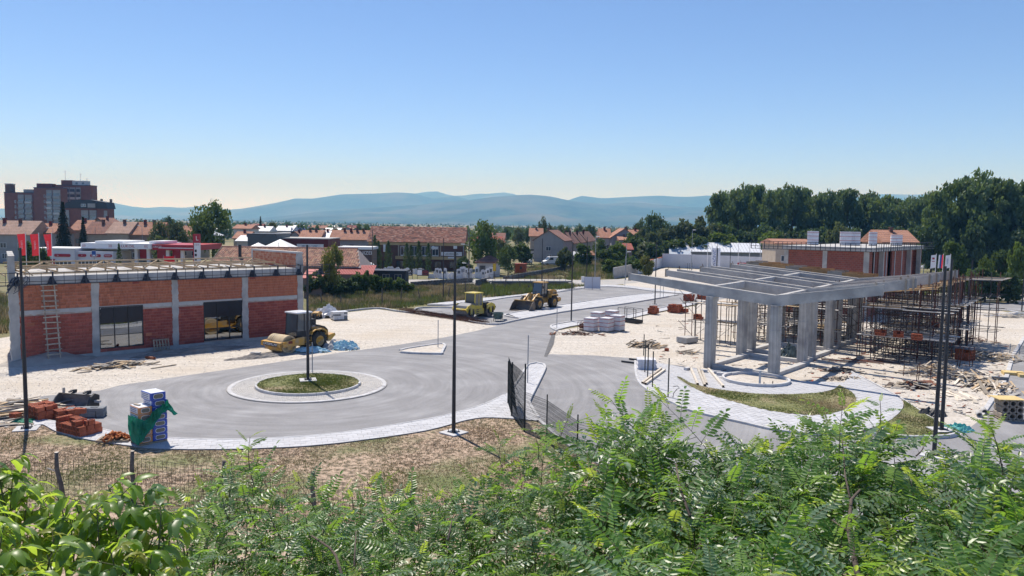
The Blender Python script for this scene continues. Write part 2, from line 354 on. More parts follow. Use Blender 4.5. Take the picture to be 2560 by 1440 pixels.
# front pavement (left of the gate)
LPi = crv(PL([(82,1056),(95,1052),(160,1062),(245,1076),(300,1087),(420,1100),(562,1104),(665,1101),(780,1094),(902,1080),(1000,1064),(1100,1046),(1200,1018),(1267,987),(1290,965),(1312,930),(1322,916),(1331,912),(1346,911),(1357,914),(1361,924),(1345,958),(1322,1004),(1323,1014),(1337,1040),(1348,1053)]), 5)
LPo = crv(PL([(86,1070),(107,1066),(140,1083),(200,1100),(300,1116),(400,1127),(562,1128),(665,1125),(765,1120),(890,1107),(1065,1081),(1190,1050),(1285,1051),(1340,1056)]), 5)
FP = LPi + LPo[::-1]
pave('pavement', FP, (.52,.40), R(18), .115, near=(-12,37))
kerb('roadside_kerb', [p for p in loft(LPi[4:66], .02)], .12, .135)
kerb('island_kerb', loft(LPi[66:], .05), .17, .20)
kerb('gate_kerb', crv(PL([(1337,1040),(1362,1067),(1400,1100),(1445,1132),(1525,1177),(1600,1207),(1680,1240)]), 6), .2, .14)
# right plaza
PZ = crv(PL([(1590,905),(1592,935),(1602,960),(1640,988),(1690,1010),(1740,1031),(1860,1058),(1950,1078),(2060,1088),(2150,1082),(2215,1060),(2244,1040),(2258,1018),(2245,997),(2195,970)]), 5) + PL([(2132,935),(2110,960),(1985,956),(1900,940),(1800,931),(1710,922),(1655,912)])
CG = crv(PL([(1692,946),(1750,982),(1840,1010),(1940,1034),(2050,1042),(2120,1025),(2140,1004),(2130,985)]), 5) + crv(PL([(2098,967),(2075,982),(2010,989),(1910,990),(1810,980),(1735,965),(1700,948)]), 4)
pl_c = Vector((17.55, 55.0)); PLN = [(pl_c.x+2.35*math.cos(2*PI*i/40), pl_c.y+2.35*math.sin(2*PI*i/40)) for i in range(40)]
pave('plaza_pavement', PZ, (.50,.34), R(40), .12, holes=(CG, PLN), near=(14, 40))
kerb('plaza_kerb', crv(PL([(1588,905),(1590,935),(1600,961),(1638,990),(1688,1012),(1738,1033),(1858,1060),(1948,1080),(2060,1090),(2150,1084)]), 6), .18, .16)
kerb('path_kerb', PL([(2128,932),(2195,967),(2250,997),(2320,1044),(2396,1087)]), .10, .15)
CG2 = crv(PL([(2258,1004),(2320,1044),(2393,1086)]), 3) + crv(PL([(2393,1090),(2370,1095),(2290,1097),(2222,1093)]), 4) + crv(PL([(2214,1075),(2222,1060),(2248,1040),(2262,1020)]), 4)
kerb('crescent_kerb', crv(PL([(2396,1090),(2370,1096),(2290,1099),(2222,1095),(2150,1084)]), 4), .16, .22)
mTurf = M('olive_turf', (.21,.215,.085), (.12,.13,.055), rough=1, scale=3.4, detail=10, bump=.9, bscale=9, coord='World', c3=(.33,.26,.17), scale3=.35, lo=.4, hi=.62)
def lawn_patch(name, poly, z): return struct(name, MB().prism(poly, .003, z), mLawn if name == 'front_lawn' else mTurf)
lawn_patch('crescent_lawn', CG, .14); lawn_patch('corner_lawn', CG2, .14)
lawn_patch('front_lawn', PL([(-40,1064),(60,1066)]) + LPo + PL([(1362,1069),(1400,1102),(1445,1134),(1525,1179),(1600,1209),(1700,1252)]) + [(8,20),(5,8),(-40,8),(-60,36)], .05)
# planter ring
pr = MB()
for i in range(28):
    t0, t1 = 2*PI*i/28, 2*PI*(i+1)/28
    pr.prism([(pl_c.x+r*math.cos(t), pl_c.y+r*math.sin(t)) for r, t in ((2.2,t0),(2.36,t0),(2.36,t1),(2.2,t1))], .02, .32)
o = obj('round_planter', pr, mKerb); tag(o, 'round concrete planter rim filled with gravel beside the first concrete columns', 'planter')
struct('planter_gravel', MB().prism(PLN, .125, .135), mGravel)
# roundabout
RC = Vector((-13.5, 51.3)); ell = lambda r, n=64: [(RC.x+r*math.cos(2*PI*i/n), RC.y+r*math.sin(2*PI*i/n)) for i in range(n)]
struct('roundabout_apron', MB().prism(ell(5.18), .004, .075), mJoint)
cob = MB()
r = 3.5
while r < 4.86:
    n = int(2*PI*r/.15); ph = rnd.random()
    for i in range(n):
        t0 = 2*PI*(i+ph)/n; t1 = t0+2*PI/n*.86; r1 = r+.115; h = .085+rnd.uniform(0, .02); q = lambda rr, t, z: (RC.x+rr*math.cos(t), RC.y+rr*math.sin(t), z)
        cob.add([q(r,t0,.07),q(r1,t0,.07),q(r1,t1,.07),q(r,t1,.07),q(r+.02,t0+.004,h),q(r1-.02,t0+.004,h),q(r1-.02,t1-.004,h),q(r+.02,t1-.004,h)], [(4,5,6,7),(0,1,5,4),(1,2,6,5),(2,3,7,6),(3,0,4,7)])
    r += .138
struct('cobble', cob, mCobble, bpy.data.objects['roundabout_apron'], kind='stuff')
kerb('roundabout_rim', ell(5.02)+[ell(5.02)[0]], .28, .10, step=.98)
kerb('roundabout_kerb', ell(3.36)+[ell(3.36)[0]], .14, .25, step=.52)
lawn_patch('roundabout_lawn', ell(3.3), .23)
# triangle island, divider islands and the far parking kerbs
TR = crv(PL([(1000,879),(1020,874),(1092,863),(1110,863),(1112,868),(1104,884),(1098,887),(1010,884)]), 4, True)
struct('traffic_island', MB().prism(TR, .004, .10), mGravel); kerb('triangle_kerb', TR+[TR[0]], .22, .19, step=.9)
DV = crv(PL([(1272,787),(1365,770),(1430,761),(1565,741),(1640,735),(1697,738)]), 4) + crv(PL([(1672,742),(1565,760),(1427,778),(1302,800)]), 4)
pave('divider_pavement', DV, (1.0,.6), R(49.7), .12, near=(2,90))
kerb('divider_kerb', loft(crv(PL([(1672,743),(1565,761),(1427,779),(1302,801),(1243,813),(1185,808),(1150,800)]), 4), -.1), .22, .20)
kerb('divider_far_kerb', crv(PL([(1302,797),(1290,796),(1264,791),(1272,786),(1365,769),(1430,760),(1565,740),(1640,734)]), 4), .2, .17)
kerb('yard_kerb', crv(PL([(840,785),(855,781),(942,772),(990,779),(1060,787),(1150,800)]), 4), .2, .2)
kerb('parking_end_kerb', crv(PL([(1150,796),(1090,787),(1040,779),(1040,773),(1065,770),(1140,771)]), 4), .2, .18)
PK = PL([(1067,762),(1120,756),(1167,752),(1211,746),(1302,738),(1426,718),(1515,713),(1570,715),(1657,726),(1735,733),(1720,737),(1640,729),(1570,720),(1520,717),(1470,719),(1426,724),(1397,730),(1277,743),(1211,753),(1120,763)])
pave('parking_pavement', PK, (1.1,.7), R(49.7), .12, near=(0,100), limit=200)
kerb('parking_kerb', crv(PL([(1068,764),(1120,764),(1211,754),(1277,744),(1397,731),(1470,720),(1520,718),(1570,721),(1640,730)]), 4), .2, .16)
SK = crv(PL([(1384,822),(1379,819),(1386,815),(1440,806),(1552,793),(1620,779),(1727,758),(1765,749)]), 4) + crv(PL([(1770,754),(1730,764),(1624,786),(1556,801),(1444,815),(1395,826)]), 4)
pave('site_pavement', SK, (.9,.6), R(49.7), .12, near=(6,85), limit=200)
kerb('site_kerb', crv(PL([(1393,829),(1381,824),(1377,819),(1386,814),(1440,805),(1552,792),(1620,778),(1727,757)]), 4), .22, .19)
kerb('ring_kerb', PL([(2330,745),(2430,752),(2500,754),(2640,763)]), .3, .3, step=2)
kerb('ring_inner_kerb', PL([(2420,766),(2480,772),(2560,783),(2640,797)]), .25, .12, step=1.6)
# ================================================================ buildings under construction
mConc = M('raw_concrete', (.47,.455,.425), (.36,.35,.335), rough=.95, scale=1.1, detail=9, bump=.3, bscale=10, c3=(.30,.295,.285), scale3=.55)
mConcL = M('pale_concrete', (.50,.49,.47), (.40,.39,.375), rough=.95, scale=1.3, detail=8, bump=.25, bscale=9)
mMortar = M('wall_mortar', (.46,.38,.33), (.36,.29,.25), rough=1, scale=4)
mBrickR = M('red_clay_block', (.40,.115,.08), (.29,.08,.06), rough=.95, scale=2.2, rand=.20, bump=.35, bscale=40)
mBrickO = M('orange_clay_block', (.50,.185,.105), (.37,.13,.075), rough=.95, scale=1.6, rand=.22, bump=.6, bscale=30)
mSteel = M('dark_steel', (.030,.035,.048), (.045,.048,.06), rough=.55, scale=4)
mTimber = M('new_timber', (.55,.42,.27), (.44,.32,.19), rough=.85, scale=2.5, rand=.15, bump=.15)
mTimberW = M('weathered_timber', (.40,.35,.28), (.27,.23,.185), rough=.95, scale=2., rand=.28, bump=.2)
mFrame = M('window_frame_dark', (.02,.022,.028), rough=.4)
mPane = M('coated_glass', (.24,.26,.29), (.22,.24,.27), rough=.015, metal=1., scale=1.)
mWhite = M('white_paint', (.78,.78,.77), (.70,.70,.69), rough=.6, scale=2)
mRebar = M('rusty_rebar', (.17,.075,.045), (.10,.05,.035), rough=.9, scale=6)
mFilm = M('white_foil', (.72,.73,.75), (.60,.61,.63), rough=.35, scale=2.5, bump=.25, bscale=5)
def wallbrick(name, c1, c2, mortar, bw=.3, bh=.09, ms=.012):
    if name in _MC: return _MC[name]
    m = bpy.data.materials.new(name); m.use_nodes = True; n = m.node_tree.nodes; L = m.node_tree.links; b = n['Principled BSDF']; b.inputs['Roughness'].default_value = .95
    tc = n.new('ShaderNodeTexCoord'); sp = n.new('ShaderNodeSeparateXYZ'); L.new(tc.outputs['Object'], sp.inputs[0])
    ad = n.new('ShaderNodeMath'); L.new(sp.outputs[0], ad.inputs[0]); L.new(sp.outputs[1], ad.inputs[1]); cb = n.new('ShaderNodeCombineXYZ'); L.new(ad.outputs[0], cb.inputs[0]); L.new(sp.outputs[2], cb.inputs[1])
    br = n.new('ShaderNodeTexBrick'); br.inputs['Scale'].default_value = 1; br.inputs['Brick Width'].default_value = bw; br.inputs['Row Height'].default_value = bh; br.inputs['Mortar Size'].default_value = ms
    br.inputs['Color1'].default_value = hexc(c1); br.inputs['Color2'].default_value = hexc(c2); br.inputs['Mortar'].default_value = hexc(mortar); L.new(cb.outputs[0], br.inputs[0])
    nz = n.new('ShaderNodeTexNoise'); nz.inputs['Scale'].default_value = .6; nz.inputs['Detail'].default_value = 6; L.new(tc.outputs['Object'], nz.inputs[0])
    mr = n.new('ShaderNodeMapRange'); mr.inputs[3].default_value = .65; mr.inputs[4].default_value = 1.25; L.new(nz.outputs[0], mr.inputs[0])
    hs = n.new('ShaderNodeHueSaturation'); L.new(mr.outputs[0], hs.inputs['Value']); L.new(br.outputs[0], hs.inputs['Color']); L.new(hs.outputs[0], b.inputs['Base Color'])
    bp = n.new('ShaderNodeBump'); bp.inputs['Strength'].default_value = .6; bp.inputs['Distance'].default_value = .02; bp.invert = True; L.new(br.outputs['Fac'], bp.inputs['Height']); L.new(bp.outputs[0], b.inputs['Normal'])
    _MC[name] = m; return m
mBrickFar = wallbrick('block_wall_far', (.30,.085,.06), (.23,.065,.05), (.24,.16,.13), .45, .25, .018)
BLD = thing('brick_building', 'long unfinished red block building with concrete frame and two dark windows', 'building', P(32, 912), math.atan2(.69657, .71749))
LEN, DEP = 23.9, 9.5
cols = [(-.02,.50), (5.52,6.0), (11.75,12.18), (17.92,18.40), (23.42,23.9)]
wins = [(6.0,9.34,.56,3.94), (14.38,17.88,.42,3.82)]
def jag_v(x0, x1, z0, z1, amp):                                       # concrete post with spilled, ragged edges
    l = []; r = []; z = z0
    while z < z1:
        l.append((x0-rnd.uniform(0, amp), z)); r.append((x1+rnd.uniform(0, amp), z)); z += rnd.uniform(.12, .3)
    l.append((x0, z1)); r.append((x1, z1)); return l[::-1]+r
for a, b in cols: obj('column', MB().xz(jag_v(a, b, 0, 7.9 if a > 23 else 6.0, .09), -.03, .28), mConc, BLD)
# ring beam with drips, plinth, backing wall
for (a, b) in zip(cols, cols[1:]):
    x0, x1 = a[1]+.08, b[0]-.08; top = [(x0, 3.99), (x1, 3.99)]; lo = []; x = x1
    while x > x0:
        on = any(w0-.05 <= x <= w1+.05 for w0, w1, _, _ in wins); lo.append((x, 3.86 if on else 3.72-abs(rnd.gauss(0, .05)))); x -= rnd.uniform(.1, .25)
    obj('ring_beam', MB().xz(top+lo+[(x0, 3.72)], -.025, .25), mConcL, BLD)
obj('plinth', MB().b2((-.1,-.05,0), (LEN,.28,.30)), mConc, BLD)
def wall_rects(x0, x1, z0, z1, holes):
    xs = sorted({x0, x1, *[h[0] for h in holes], *[h[1] for h in holes]}); out = []
    for a, b in zip(xs, xs[1:]):
        hh = [h for h in holes if h[0] <= a and h[1] >= b]
        if not hh: out.append((a, b, z0, z1))
        for h in hh: out += [(a, b, z0, h[2]), (a, b, h[3], z1)]
    return out
bw = MB()
for a, b, c, d in wall_rects(0, LEN, .3, 5.95, wins): bw.b2((a, .03, c), (b, .25, d))
bw.b2((LEN-.25,.25,0), (LEN,DEP,6.0)); bw.b2((2.0,DEP-.25,0), (LEN-.25,DEP,5.95))
obj('wall', bw, mMortar, BLD); obj('side_wall', MB().prism([(-.02,.29),(.25,.29),(.25+.19*DEP,DEP),(-.02+.19*DEP,DEP)], 0, 5.95), wallbrick('pale_block_side', (.42,.24,.17), (.36,.19,.13), (.38,.33,.29), .4, .25, .015), BLD)
# every block of the front is a piece: the 300 nearest ones single, the rest joined
bricks = []
def courses(z0, z1, h, kind):
    z = z0; j = 0
    while z+h*.6 < z1:
        hh = min(h, z1-z)
        for (a, b) in zip(cols, cols[1:]):
            x0, x1 = a[1]+.02, b[0]-.02; x = x0; first = True
            while x < x1-.04:
                l = (.5 if kind == 0 else rnd.choice((.25,.25,.25,.38,.5))); l = l*.5 if first and j % 2 else l; first = False; e = min(x+l, x1)
                segs = [(x, e)]
                for w0, w1, zz0, zz1 in wins:
                    if z+hh > zz0+.02 and z < zz1-.02:
                        ns = []
                        for p, q in segs:
                            if q <= w0 or p >= w1: ns.append((p, q))
                            else:
                                if p < w0: ns.append((p, w0))
                                if q > w1: ns.append((w1, q))
                        segs = ns
                for p, q in segs:
                    if q-p > .05: bricks.append((p, q, z, z+hh, kind if rnd.random() > .008 else 1-kind))
                x = e
        z += h; j += 1
courses(.31, 3.70, .25, 0); courses(4.0, 5.93, .24, 1)
bricks.sort(key=lambda q: q[0]); BK = {}; rest = MB()
def bgeo(l, h):
    x, z = l/2-.007, h/2-.007; return [(-x,-.05,-z),(x,-.05,-z),(x,-.05,z),(-x,-.05,z),(-x,.05,-z),(x,.05,-z),(x,.05,z),(-x,.05,z)], [(0,1,2,3),(1,5,6,2),(3,2,6,7),(4,0,3,7),(0,4,5,1)]
for i, (p, q, z0, z1, k) in enumerate(bricks):
    dy = rnd.uniform(-.008, .008); g = (round(q-p, 2), round(z1-z0, 2), k); vs, fs = bgeo(*g[:2]); c = ((p+q)/2, .045+dy, (z0+z1)/2)
    if i < 300:
        if g not in BK: BK[g] = MB().add(vs, fs).mesh('brick', (mBrickR, mBrickO)[k])
        o = link('brick', BK[g], BLD); o.location = c
    else: rest.add([(x+c[0], y+c[1], z+c[2]) for x, y, z in vs], fs, k+2*(rnd.random() < .5))
struct('blockwork', rest, [mBrickR, mBrickO, M('red_clay_block_b', (.31,.08,.06), (.24,.062,.05), rough=.95, scale=2.2), M('orange_clay_block_b', (.46,.165,.095), (.36,.12,.07), rough=.95, scale=2.2)], BLD, kind='stuff')
for w0, w1, z0, z1 in wins:
    fr = MB(); t = .07
    for a, b, c, d in ((w0,w1,z0,z0+t),(w0,w1,z1-t,z1),(w0,w0+t,z0+t,z1-t),(w1-t,w1,z0+t,z1-t)): fr.b2((a,-.03,c), (b,.06,d))
    zt = z0+(z1-z0)*.31; xs = [w0+t+(w1-w0-2*t)*k/3 for k in range(4)]
    for k in (1, 2): fr.b2((xs[k]-.03,-.025,z0+t), (xs[k]+.03,.05,z1-t))
    for k in range(3): fr.b2((xs[k]+.03,-.02,zt-.025), (xs[k+1]-.03,.045,zt+.025))
    wf = obj('window', fr, mFrame, BLD)
    for k in range(3):
        for c, d in ((z0+t, zt-.025), (zt+.025, z1-t)):
            if c > zt: obj('dark_upper_panel', MB().b2((xs[k],.018,z0+(z1-z0)*.60), (xs[k+1],.028,d)), M('dark_panel', (.012,.012,.02), rough=.35), wf)  # dark panel set in front of the upper part of each pane
            obj('pane', MB().b2((xs[k],.03,c), (xs[k+1],.04,d)), mPane, wf)
    obj('shadow_backing', MB().b2((w0,.06,z0), (w1,.24,z1)), mFrame, wf)  # solid dark block behind the panes, painted in place of shadow
# roof slab, gables
obj('roof_slab', MB().prism([(.34,-.12),(23.41,-.12),(23.41,DEP+.1),(.36+.19*DEP,DEP+.1)], 5.96, 6.56, bottom=True), mConcL, BLD)
pl = MB(); q_ = .19*DEP; pl.add([(-.08,-.1,5.96),(.34,-.1,5.96),(.34+q_,DEP,5.96),(-.08+q_,DEP,5.96),(-.08,-.1,8.12),(.34,-.1,8.12),(.34+q_,DEP,8.12),(-.08+q_,DEP,8.12)], [(0,3,2,1),(4,5,6,7),(0,1,5,4),(1,2,6,5),(2,3,7,6),(3,0,4,7)])
obj('gable_wall', pl, mConc, BLD)
obj('gable_wall', MB().b2((23.42,.3,5.97), (23.86,DEP,7.62)), mMortar, BLD)
obj('coping', MB().b2((23.36,-.05,7.92), (23.95,DEP+.05,8.08)), mConcL, BLD); obj('gable_column', MB().b2((23.36,DEP-.3,6.57), (23.41,DEP,7.92)), mConcL, BLD); 
gb = MB(); z = 6.58
while z < 7.9:
    y = .35+rnd.uniform(-.2, 0)
    while y < DEP-.35:
        l = rnd.choice((.2,.25,.38)); gb.b2((23.385+rnd.uniform(-.006,.006), max(y,.3)+.006, z+.006), (23.45, min(y+l, DEP-.31)-.006, min(z+.22, 7.92)-.006), m=int(rnd.random() < .4)); y += l
    z += .225
struct('gable_blockwork', gb, [mBrickO, M('pale_orange_block', (.50,.27,.18), (.42,.20,.12), rough=.95, scale=2)], BLD, kind='stuff')
# steel edge cage along the roof
rail = MB()
for z in (5.93, 6.2, 6.86): obj('cage_rail', MB().bar((-2.2,-.55,z), (26.6,-.55,z), .035, .045), mSteel, BLD)
for z in (5.95, 6.84): obj('cage_rail', MB().bar((-2.2,-.16,z), (26.6,-.16,z), .03, .03), mSteel, BLD)
x = -1.9
for k in range(13):
    pm = MB().b2((x-.05,-.60,5.9), (x+.05,-.50,6.9)).bar((x,-.5,6.86), (x,.25,6.95), .09, .05)
    pm.add([(x-.3,-.48,5.95),(x+.3,-.48,5.95),(x+.1,-.2,6.5),(x-.1,-.2,6.5),(x-.3,-.14,5.95),(x+.3,-.14,5.95),(x+.1,-.14,6.5),(x-.1,-.14,6.5)], [(0,1,2,3),(1,5,6,2),(3,2,6,7),(4,0,3,7),(0,4,5,1)])
    obj('cage_post', pm, mSteel, BLD)
    for q in (1, 2):
        xx = x+2.3*q/3
        if xx < 26.5: obj('cage_bar', MB().bar((xx,-.55,5.93), (xx,-.55,6.86), .03, .03), mSteel, BLD)
    x += 2.3
# timber roof frame
for y, z, a, b in ((4.5,7.42,.5,21.0),(2.9,7.02,.9,22.6),(6.1,7.02,.9,22.6),(4.5,7.08,.8,20.5),(1.4,6.66,1.2,23)): obj('purlin', MB().b2((a, y-.05, z-.06), (b, y+.05, z+.06)), mTimber, BLD)
for k in range(10):
    x = 1.3+2.2*k
    obj('post', MB().b2((x-.06,4.44,6.56), (x+.06,4.56,7.02)), mTimber, BLD); obj('post', MB().b2((x+.3,2.85,6.56), (x+.42,2.95,6.96)), mTimber, BLD)
    if k % 2 == 0: obj('post', MB().b2((x-.12,4.4,7.1), (x+.12,4.42,7.36)), mTimber, BLD)
    obj('tie', MB().b2((x-.04,1.3,6.72), (x+.04,7.4,6.84)), mTimber, BLD)
for k in range(5):
    x = 3.3+4.45*k
    for s in (-1, 1): obj('rafter', MB().bar((x+s*.1,4.38,7.34), (x+s*2.3,2.2,6.62), .06, .11), mTimber, BLD)
obj('prop', MB().bar((.6,.6,7.6), (1.6,.4,6.56), .06, .09), mTimber, BLD); obj('prop', MB().bar((-1.2,1.5,7.4), (-.2,.2,6.6), .05, .08), mTimber, BLD)
cab = MB()
for k in range(16):
    a = Vector((rnd.uniform(-.2,1.2), -.65+rnd.uniform(-.1,.2), rnd.uniform(6.2,6.75))); cab.pipe([a, a+Vector((rnd.uniform(-.5,.1),-.1,-.3)), a+Vector((rnd.uniform(-.9,-.2),0,-.9))], .025, 5)
obj('cable_bundle', cab, M('blue_black_cable', (.045,.06,.085), rough=.6), BLD)
# ladder
lad = thing('ladder', 'rough timber ladder leaning on the left end of the block building', 'ladder', (-37.14+.7175*2.5, 57.30+.6966*2.5, .35), math.atan2(.69657, .71749))
for s in (-.40, .40): obj('rail', MB().bar((s, -1.15, 0), (s*.95, -.1, 5.6), .09, .06), mTimberW, lad)
for k in range(14):
    z = .3+.40*k; y = -1.15+1.05*z/5.6-.06; obj('rung', MB().bar((-.56+rnd.uniform(-.08,.06), y, z+rnd.uniform(-.04,.04)), (.56+rnd.uniform(-.06,.08), y, z+rnd.uniform(-.04,.04)), .035, .09), mTimberW, lad)
# ---------------------------------------------------------------- second block building at the back right
B2 = thing('block_building', 'red block building with a flat roof behind the concrete canopy', 'building', (35.3, 101, 0), R(-40.3))
L2, D2, H2 = 10.3, 26., 8.3
b2w = MB().b2((.3,.06,0), (L2-.3,.3,H2)).b2((.0,.3,0), (.3,D2,H2)).b2((.3,D2-.3,0), (L2,D2,H2)); 
for a, b in ((2.2,4.2),(5.6,8.),(9.5,11.2),(13.2,24)): b2w.b2((L2-.9,a,4.2), (L2-.7,b,H2)); 
b2w.b2((L2-.9,.3,0), (L2-.7,D2,4.2)); obj('wall', b2w, mBrickFar, B2)
obj('dark_room_sheet', MB().b2((L2-1.4,.4,4.3), (L2-1.3,D2-.4,H2-.1)), M('room_shade', (.03,.03,.035)), B2)  # near-black sheet behind the openings, room shade put into its colour
for x, y in ((0,.0),(L2/2-.25,.0),(L2-.5,.0),(L2-.5,6.5),(L2-.5,20.),(L2-.5,25.5)): obj('column', MB().b2((x-.05,y-.02,0), (x+.5,y+.35,H2)), mConc, B2)
for y in (3.5, 9., 13., 16.5): obj('steel_prop', MB().tube((L2-.3,y,4.2), (L2-.3,y,H2), .06), M('galvanised_prop', (.55,.56,.58), rough=.5), B2)
obj('roof_slab', MB().b2((-.25,-.35,H2), (L2+.25,D2+.2,H2+.5)), mConcL, B2)
for z in (H2+.02, H2+.35, H2+.98):
    obj('cage_rail', MB().bar((-4.2,-.8,z), (L2+.6,-.8,z), .06, .06), mSteel, B2); obj('cage_rail', MB().bar((L2+.8,-.8,z), (L2+.8,D2+4,z), .06, .06), mSteel, B2)
for k in range(26):
    x = -4.2+.6*k
    if x < L2+.6: obj('cage_bar', MB().bar((x,-.8,H2), (x,-.8,H2+1), .09 if k % 3 == 0 else .045, .05), mSteel, B2)
for k in range(28): obj('cage_bar', MB().bar((L2+.8,.2+1.05*k,H2), (L2+.8,.2+1.05*k,H2+1), .09 if k % 3 == 0 else .045, .05), mSteel, B2)
mStrap = M('red_strap', (.45,.07,.07), rough=.5)
mBlockW = M('white_block', (.66,.66,.68), (.56,.56,.59), rough=.8, scale=2, rand=.05)
def foil_pack(label, group, loc, rz, w=1.15, d=1.0, h=1.75):
    t = thing('block_pallet', label, 'pallet of blocks', loc, rz, group); b = MB()
    nx, nz = 2, max(3, round(h/.3))
    for i in range(nx):
        for j in range(nz): obj('wrapped_block', MB().b2((-w/2+w*i/nx+.01, -d/2, .12+h*j/nz+.008), (-w/2+w*(i+1)/nx-.01, d/2, .12+h*(j+1)/nz-.008)), mBlockW, t)
    for z in (.32, .62, .9): obj('strap', MB().b2((-w/2-.012,-d/2-.012,.12+h*z-.025), (w/2+.012,d/2+.012,.12+h*z+.025)), mStrap, t)
    obj('wooden_base', MB().b2((-w/2,-d/2,0), (w/2,d/2,.1)), mTimberW, t)
    return t
for px, Y, lab in ((2032,106,'leftmost white block pallet on the flat roof of the back building'),(2114,106,'left one of two touching white block pallets on the back roof'),(2136,106,'right one of two touching white block pallets on the back roof'),(2182,106,'narrow white block pallet alone in the middle of the back roof'),(2241,109,'white block pallet in front of the orange tiled roof')):
    c = at(px, 600, Y); foil_pack(lab, 'white block pallets on the roof', (c.x, c.y, H2+.5), R(-20), w=1.0 if px == 2182 else 1.45, h=1.75 if px != 2241 else 1.4)
# ================================================================ concrete canopy and scaffolding
U = Vector((.76268, -.64678)); V = Vector((.64678, .76268)); A0 = Vector((15.5, 60.5)); GA = R(-40.3)
def ST(s, t, z=0.): q = A0+U*s+V*t; return (q.x, q.y, z)
def toST(p): d = Vector((p[0], p[1]))-A0; return d.dot(U), d.dot(V)
mColC = M('column_concrete', (.50,.475,.44), (.36,.35,.33), rough=.95, scale=.9, detail=10, bump=.25, bscale=12, c3=(.26,.255,.25), scale3=.5, boards=2.2)
mForm = M('formwork_board', (.46,.27,.11), (.36,.20,.085), rough=.8, scale=2., rand=.2)
mRustPole = M('rusty_scaffold_pole', (.13,.055,.045), (.09,.045,.04), rough=.8, scale=5, rand=.25)
mGreyPole = M('grey_scaffold_pole', (.085,.08,.08), (.055,.05,.05), rough=.6, scale=5, rand=.3)
mDeck = M('scaffold_plank', (.60,.575,.54), (.46,.44,.41), rough=.9, scale=1.4, rand=.2)
CAN = thing('concrete_canopy', 'unfinished butterfly canopy of bare concrete beams on tall concrete columns', 'canopy', ST(0,0), GA)
ROWS = [0, 7.3, 9.75, 15.5, 18.3, 24.0, 26.6, 30.5]
sl_ = lambda t: .12-.085*t; sr_ = lambda t: 5.28-.075*t
for i, t in enumerate(ROWS):
    k = -.085*t
    if i < 7:
        prof = [(-7.3+k,7.02),(-3.5+k,6.75),(5.2+k*.9,6.08),(9+k*.5,6.66),(12.55+k*.25,7.3),(12.55+k*.25,6.58),(8.5+k*.5,5.86),(5.75+k*.9,5.33),(4.75+k*.9,5.33),(.55+k,5.64),(-.5+k,5.64),(-2.2+k,5.95),(-7.3+k,6.50)]
        obj('beam', MB().xz(prof, t-.19, t+.19), mConc, CAN, bev=.012)
        if i > 0:
            for s in (sl_(t), sr_(t)): pass
    else:
        prof = [(-7.3+k,7.05),(5.2+k*.9,6.15),(5.2+k*.9,5.5),(-7.3+k,6.4)]; obj('formwork_panel', MB().xz(prof, t-.3, t+.3), mForm, CAN)
    for j, s in enumerate((sl_(t), sr_(t))):
        if i == 7: continue
        h = 5.64 if j == 0 else 5.33
        c = MB().box((s, t, 1.75), (.62,.86,3.5)).box((s+.004, t+.003, 3.5+(h-3.5)/2), (.60,.84,h-3.5)); obj('column', c, mColC, CAN, bev=.02)
    # timber shutter collars at the ends
    if i in (1,2,3,4,5,6):
        for s, z in ((12.4+k*.25,6.9),(10.4+k*.4,6.55)):
            if rnd.random() < .9: obj('shutter_timber', MB().b2((s-.06,t-.28,z-.55),(s+.06,t-.2,z+.5)), mTimberW, CAN)
    if i in (0,1,3,5): obj('shutter_timber', MB().b2((-7.38+k,t-.22,6.42),(-7.31+k,t+.2,7.12)), mTimberW, CAN)
    if i >= 2: obj('soffit_board', MB().bar((8.4+k*.5,t-.1,5.78),(12.9+k*.25,t-.1,6.52),.5,.04), M('soffit_timber',(.50,.33,.17),(.38,.24,.12),rough=.8,scale=2,rand=.2), CAN)
for t in (28.0, 29.3, 31.2):
    k = -.085*t; o = MB()
    for q in range(9):
        s = -7+k+1.5*q; o = MB().b2((s,t-.05,6.1+.0-.072*(s+7)),(s+1.46,t+.02,7.05-.072*(s+7))); obj('formwork_panel', o, mForm if q % 3 else mTimberW, CAN)
for q in range(46):                                                  # loose soffit boards added under the right arms to shade the ground
    t = 13.6+.42*q; k = -.085*t; s0 = 6.6+k*.6+rnd.uniform(-.3,.3); s1 = 13.0+k*.25+rnd.uniform(-.6,.3)
    if rnd.random() < .84: obj('soffit_board', MB().bar((s0,t,5.36+(s0-6)*.02),(s1,t+rnd.uniform(-.1,.1),6.28),.34,.035), _MC['soffit_timber'] if q % 3 else mTimberW, CAN)
for r0, r1 in ((0,7.3),(9.75,15.5),(18.3,24.0)):
    for f, zt in ((sl_,6.45),(sr_,6.06)):
        if r0 > 18 and f is sr_: pass
        obj('cross_beam', MB().add([(f(r0)-.18,r0+.2,zt-.55),(f(r0)+.18,r0+.2,zt-.55),(f(r1)+.18,r1-.2,zt-.55),(f(r1)-.18,r1-.2,zt-.55),(f(r0)-.18,r0+.2,zt),(f(r0)+.18,r0+.2,zt),(f(r1)+.18,r1-.2,zt),(f(r1)-.18,r1-.2,zt)],
            [(0,3,2,1),(4,5,6,7),(0,1,5,4),(1,2,6,5),(2,3,7,6),(3,0,4,7)]), mConcL, CAN)
for i, t in enumerate(ROWS[:6]):
    obj('ground_beam', MB().b2((sl_(t)+.32,t-.22,0),(sr_(t)-.32,t+.22,.33)), mConcL, CAN)
    if i < 5:
        t2 = ROWS[i+1]
        for f in (sl_, sr_): obj('ground_beam', MB().b2((f(t)-.25,t+.44,0),(f(t)+.25,t2-.44,.30)), mConcL, CAN)
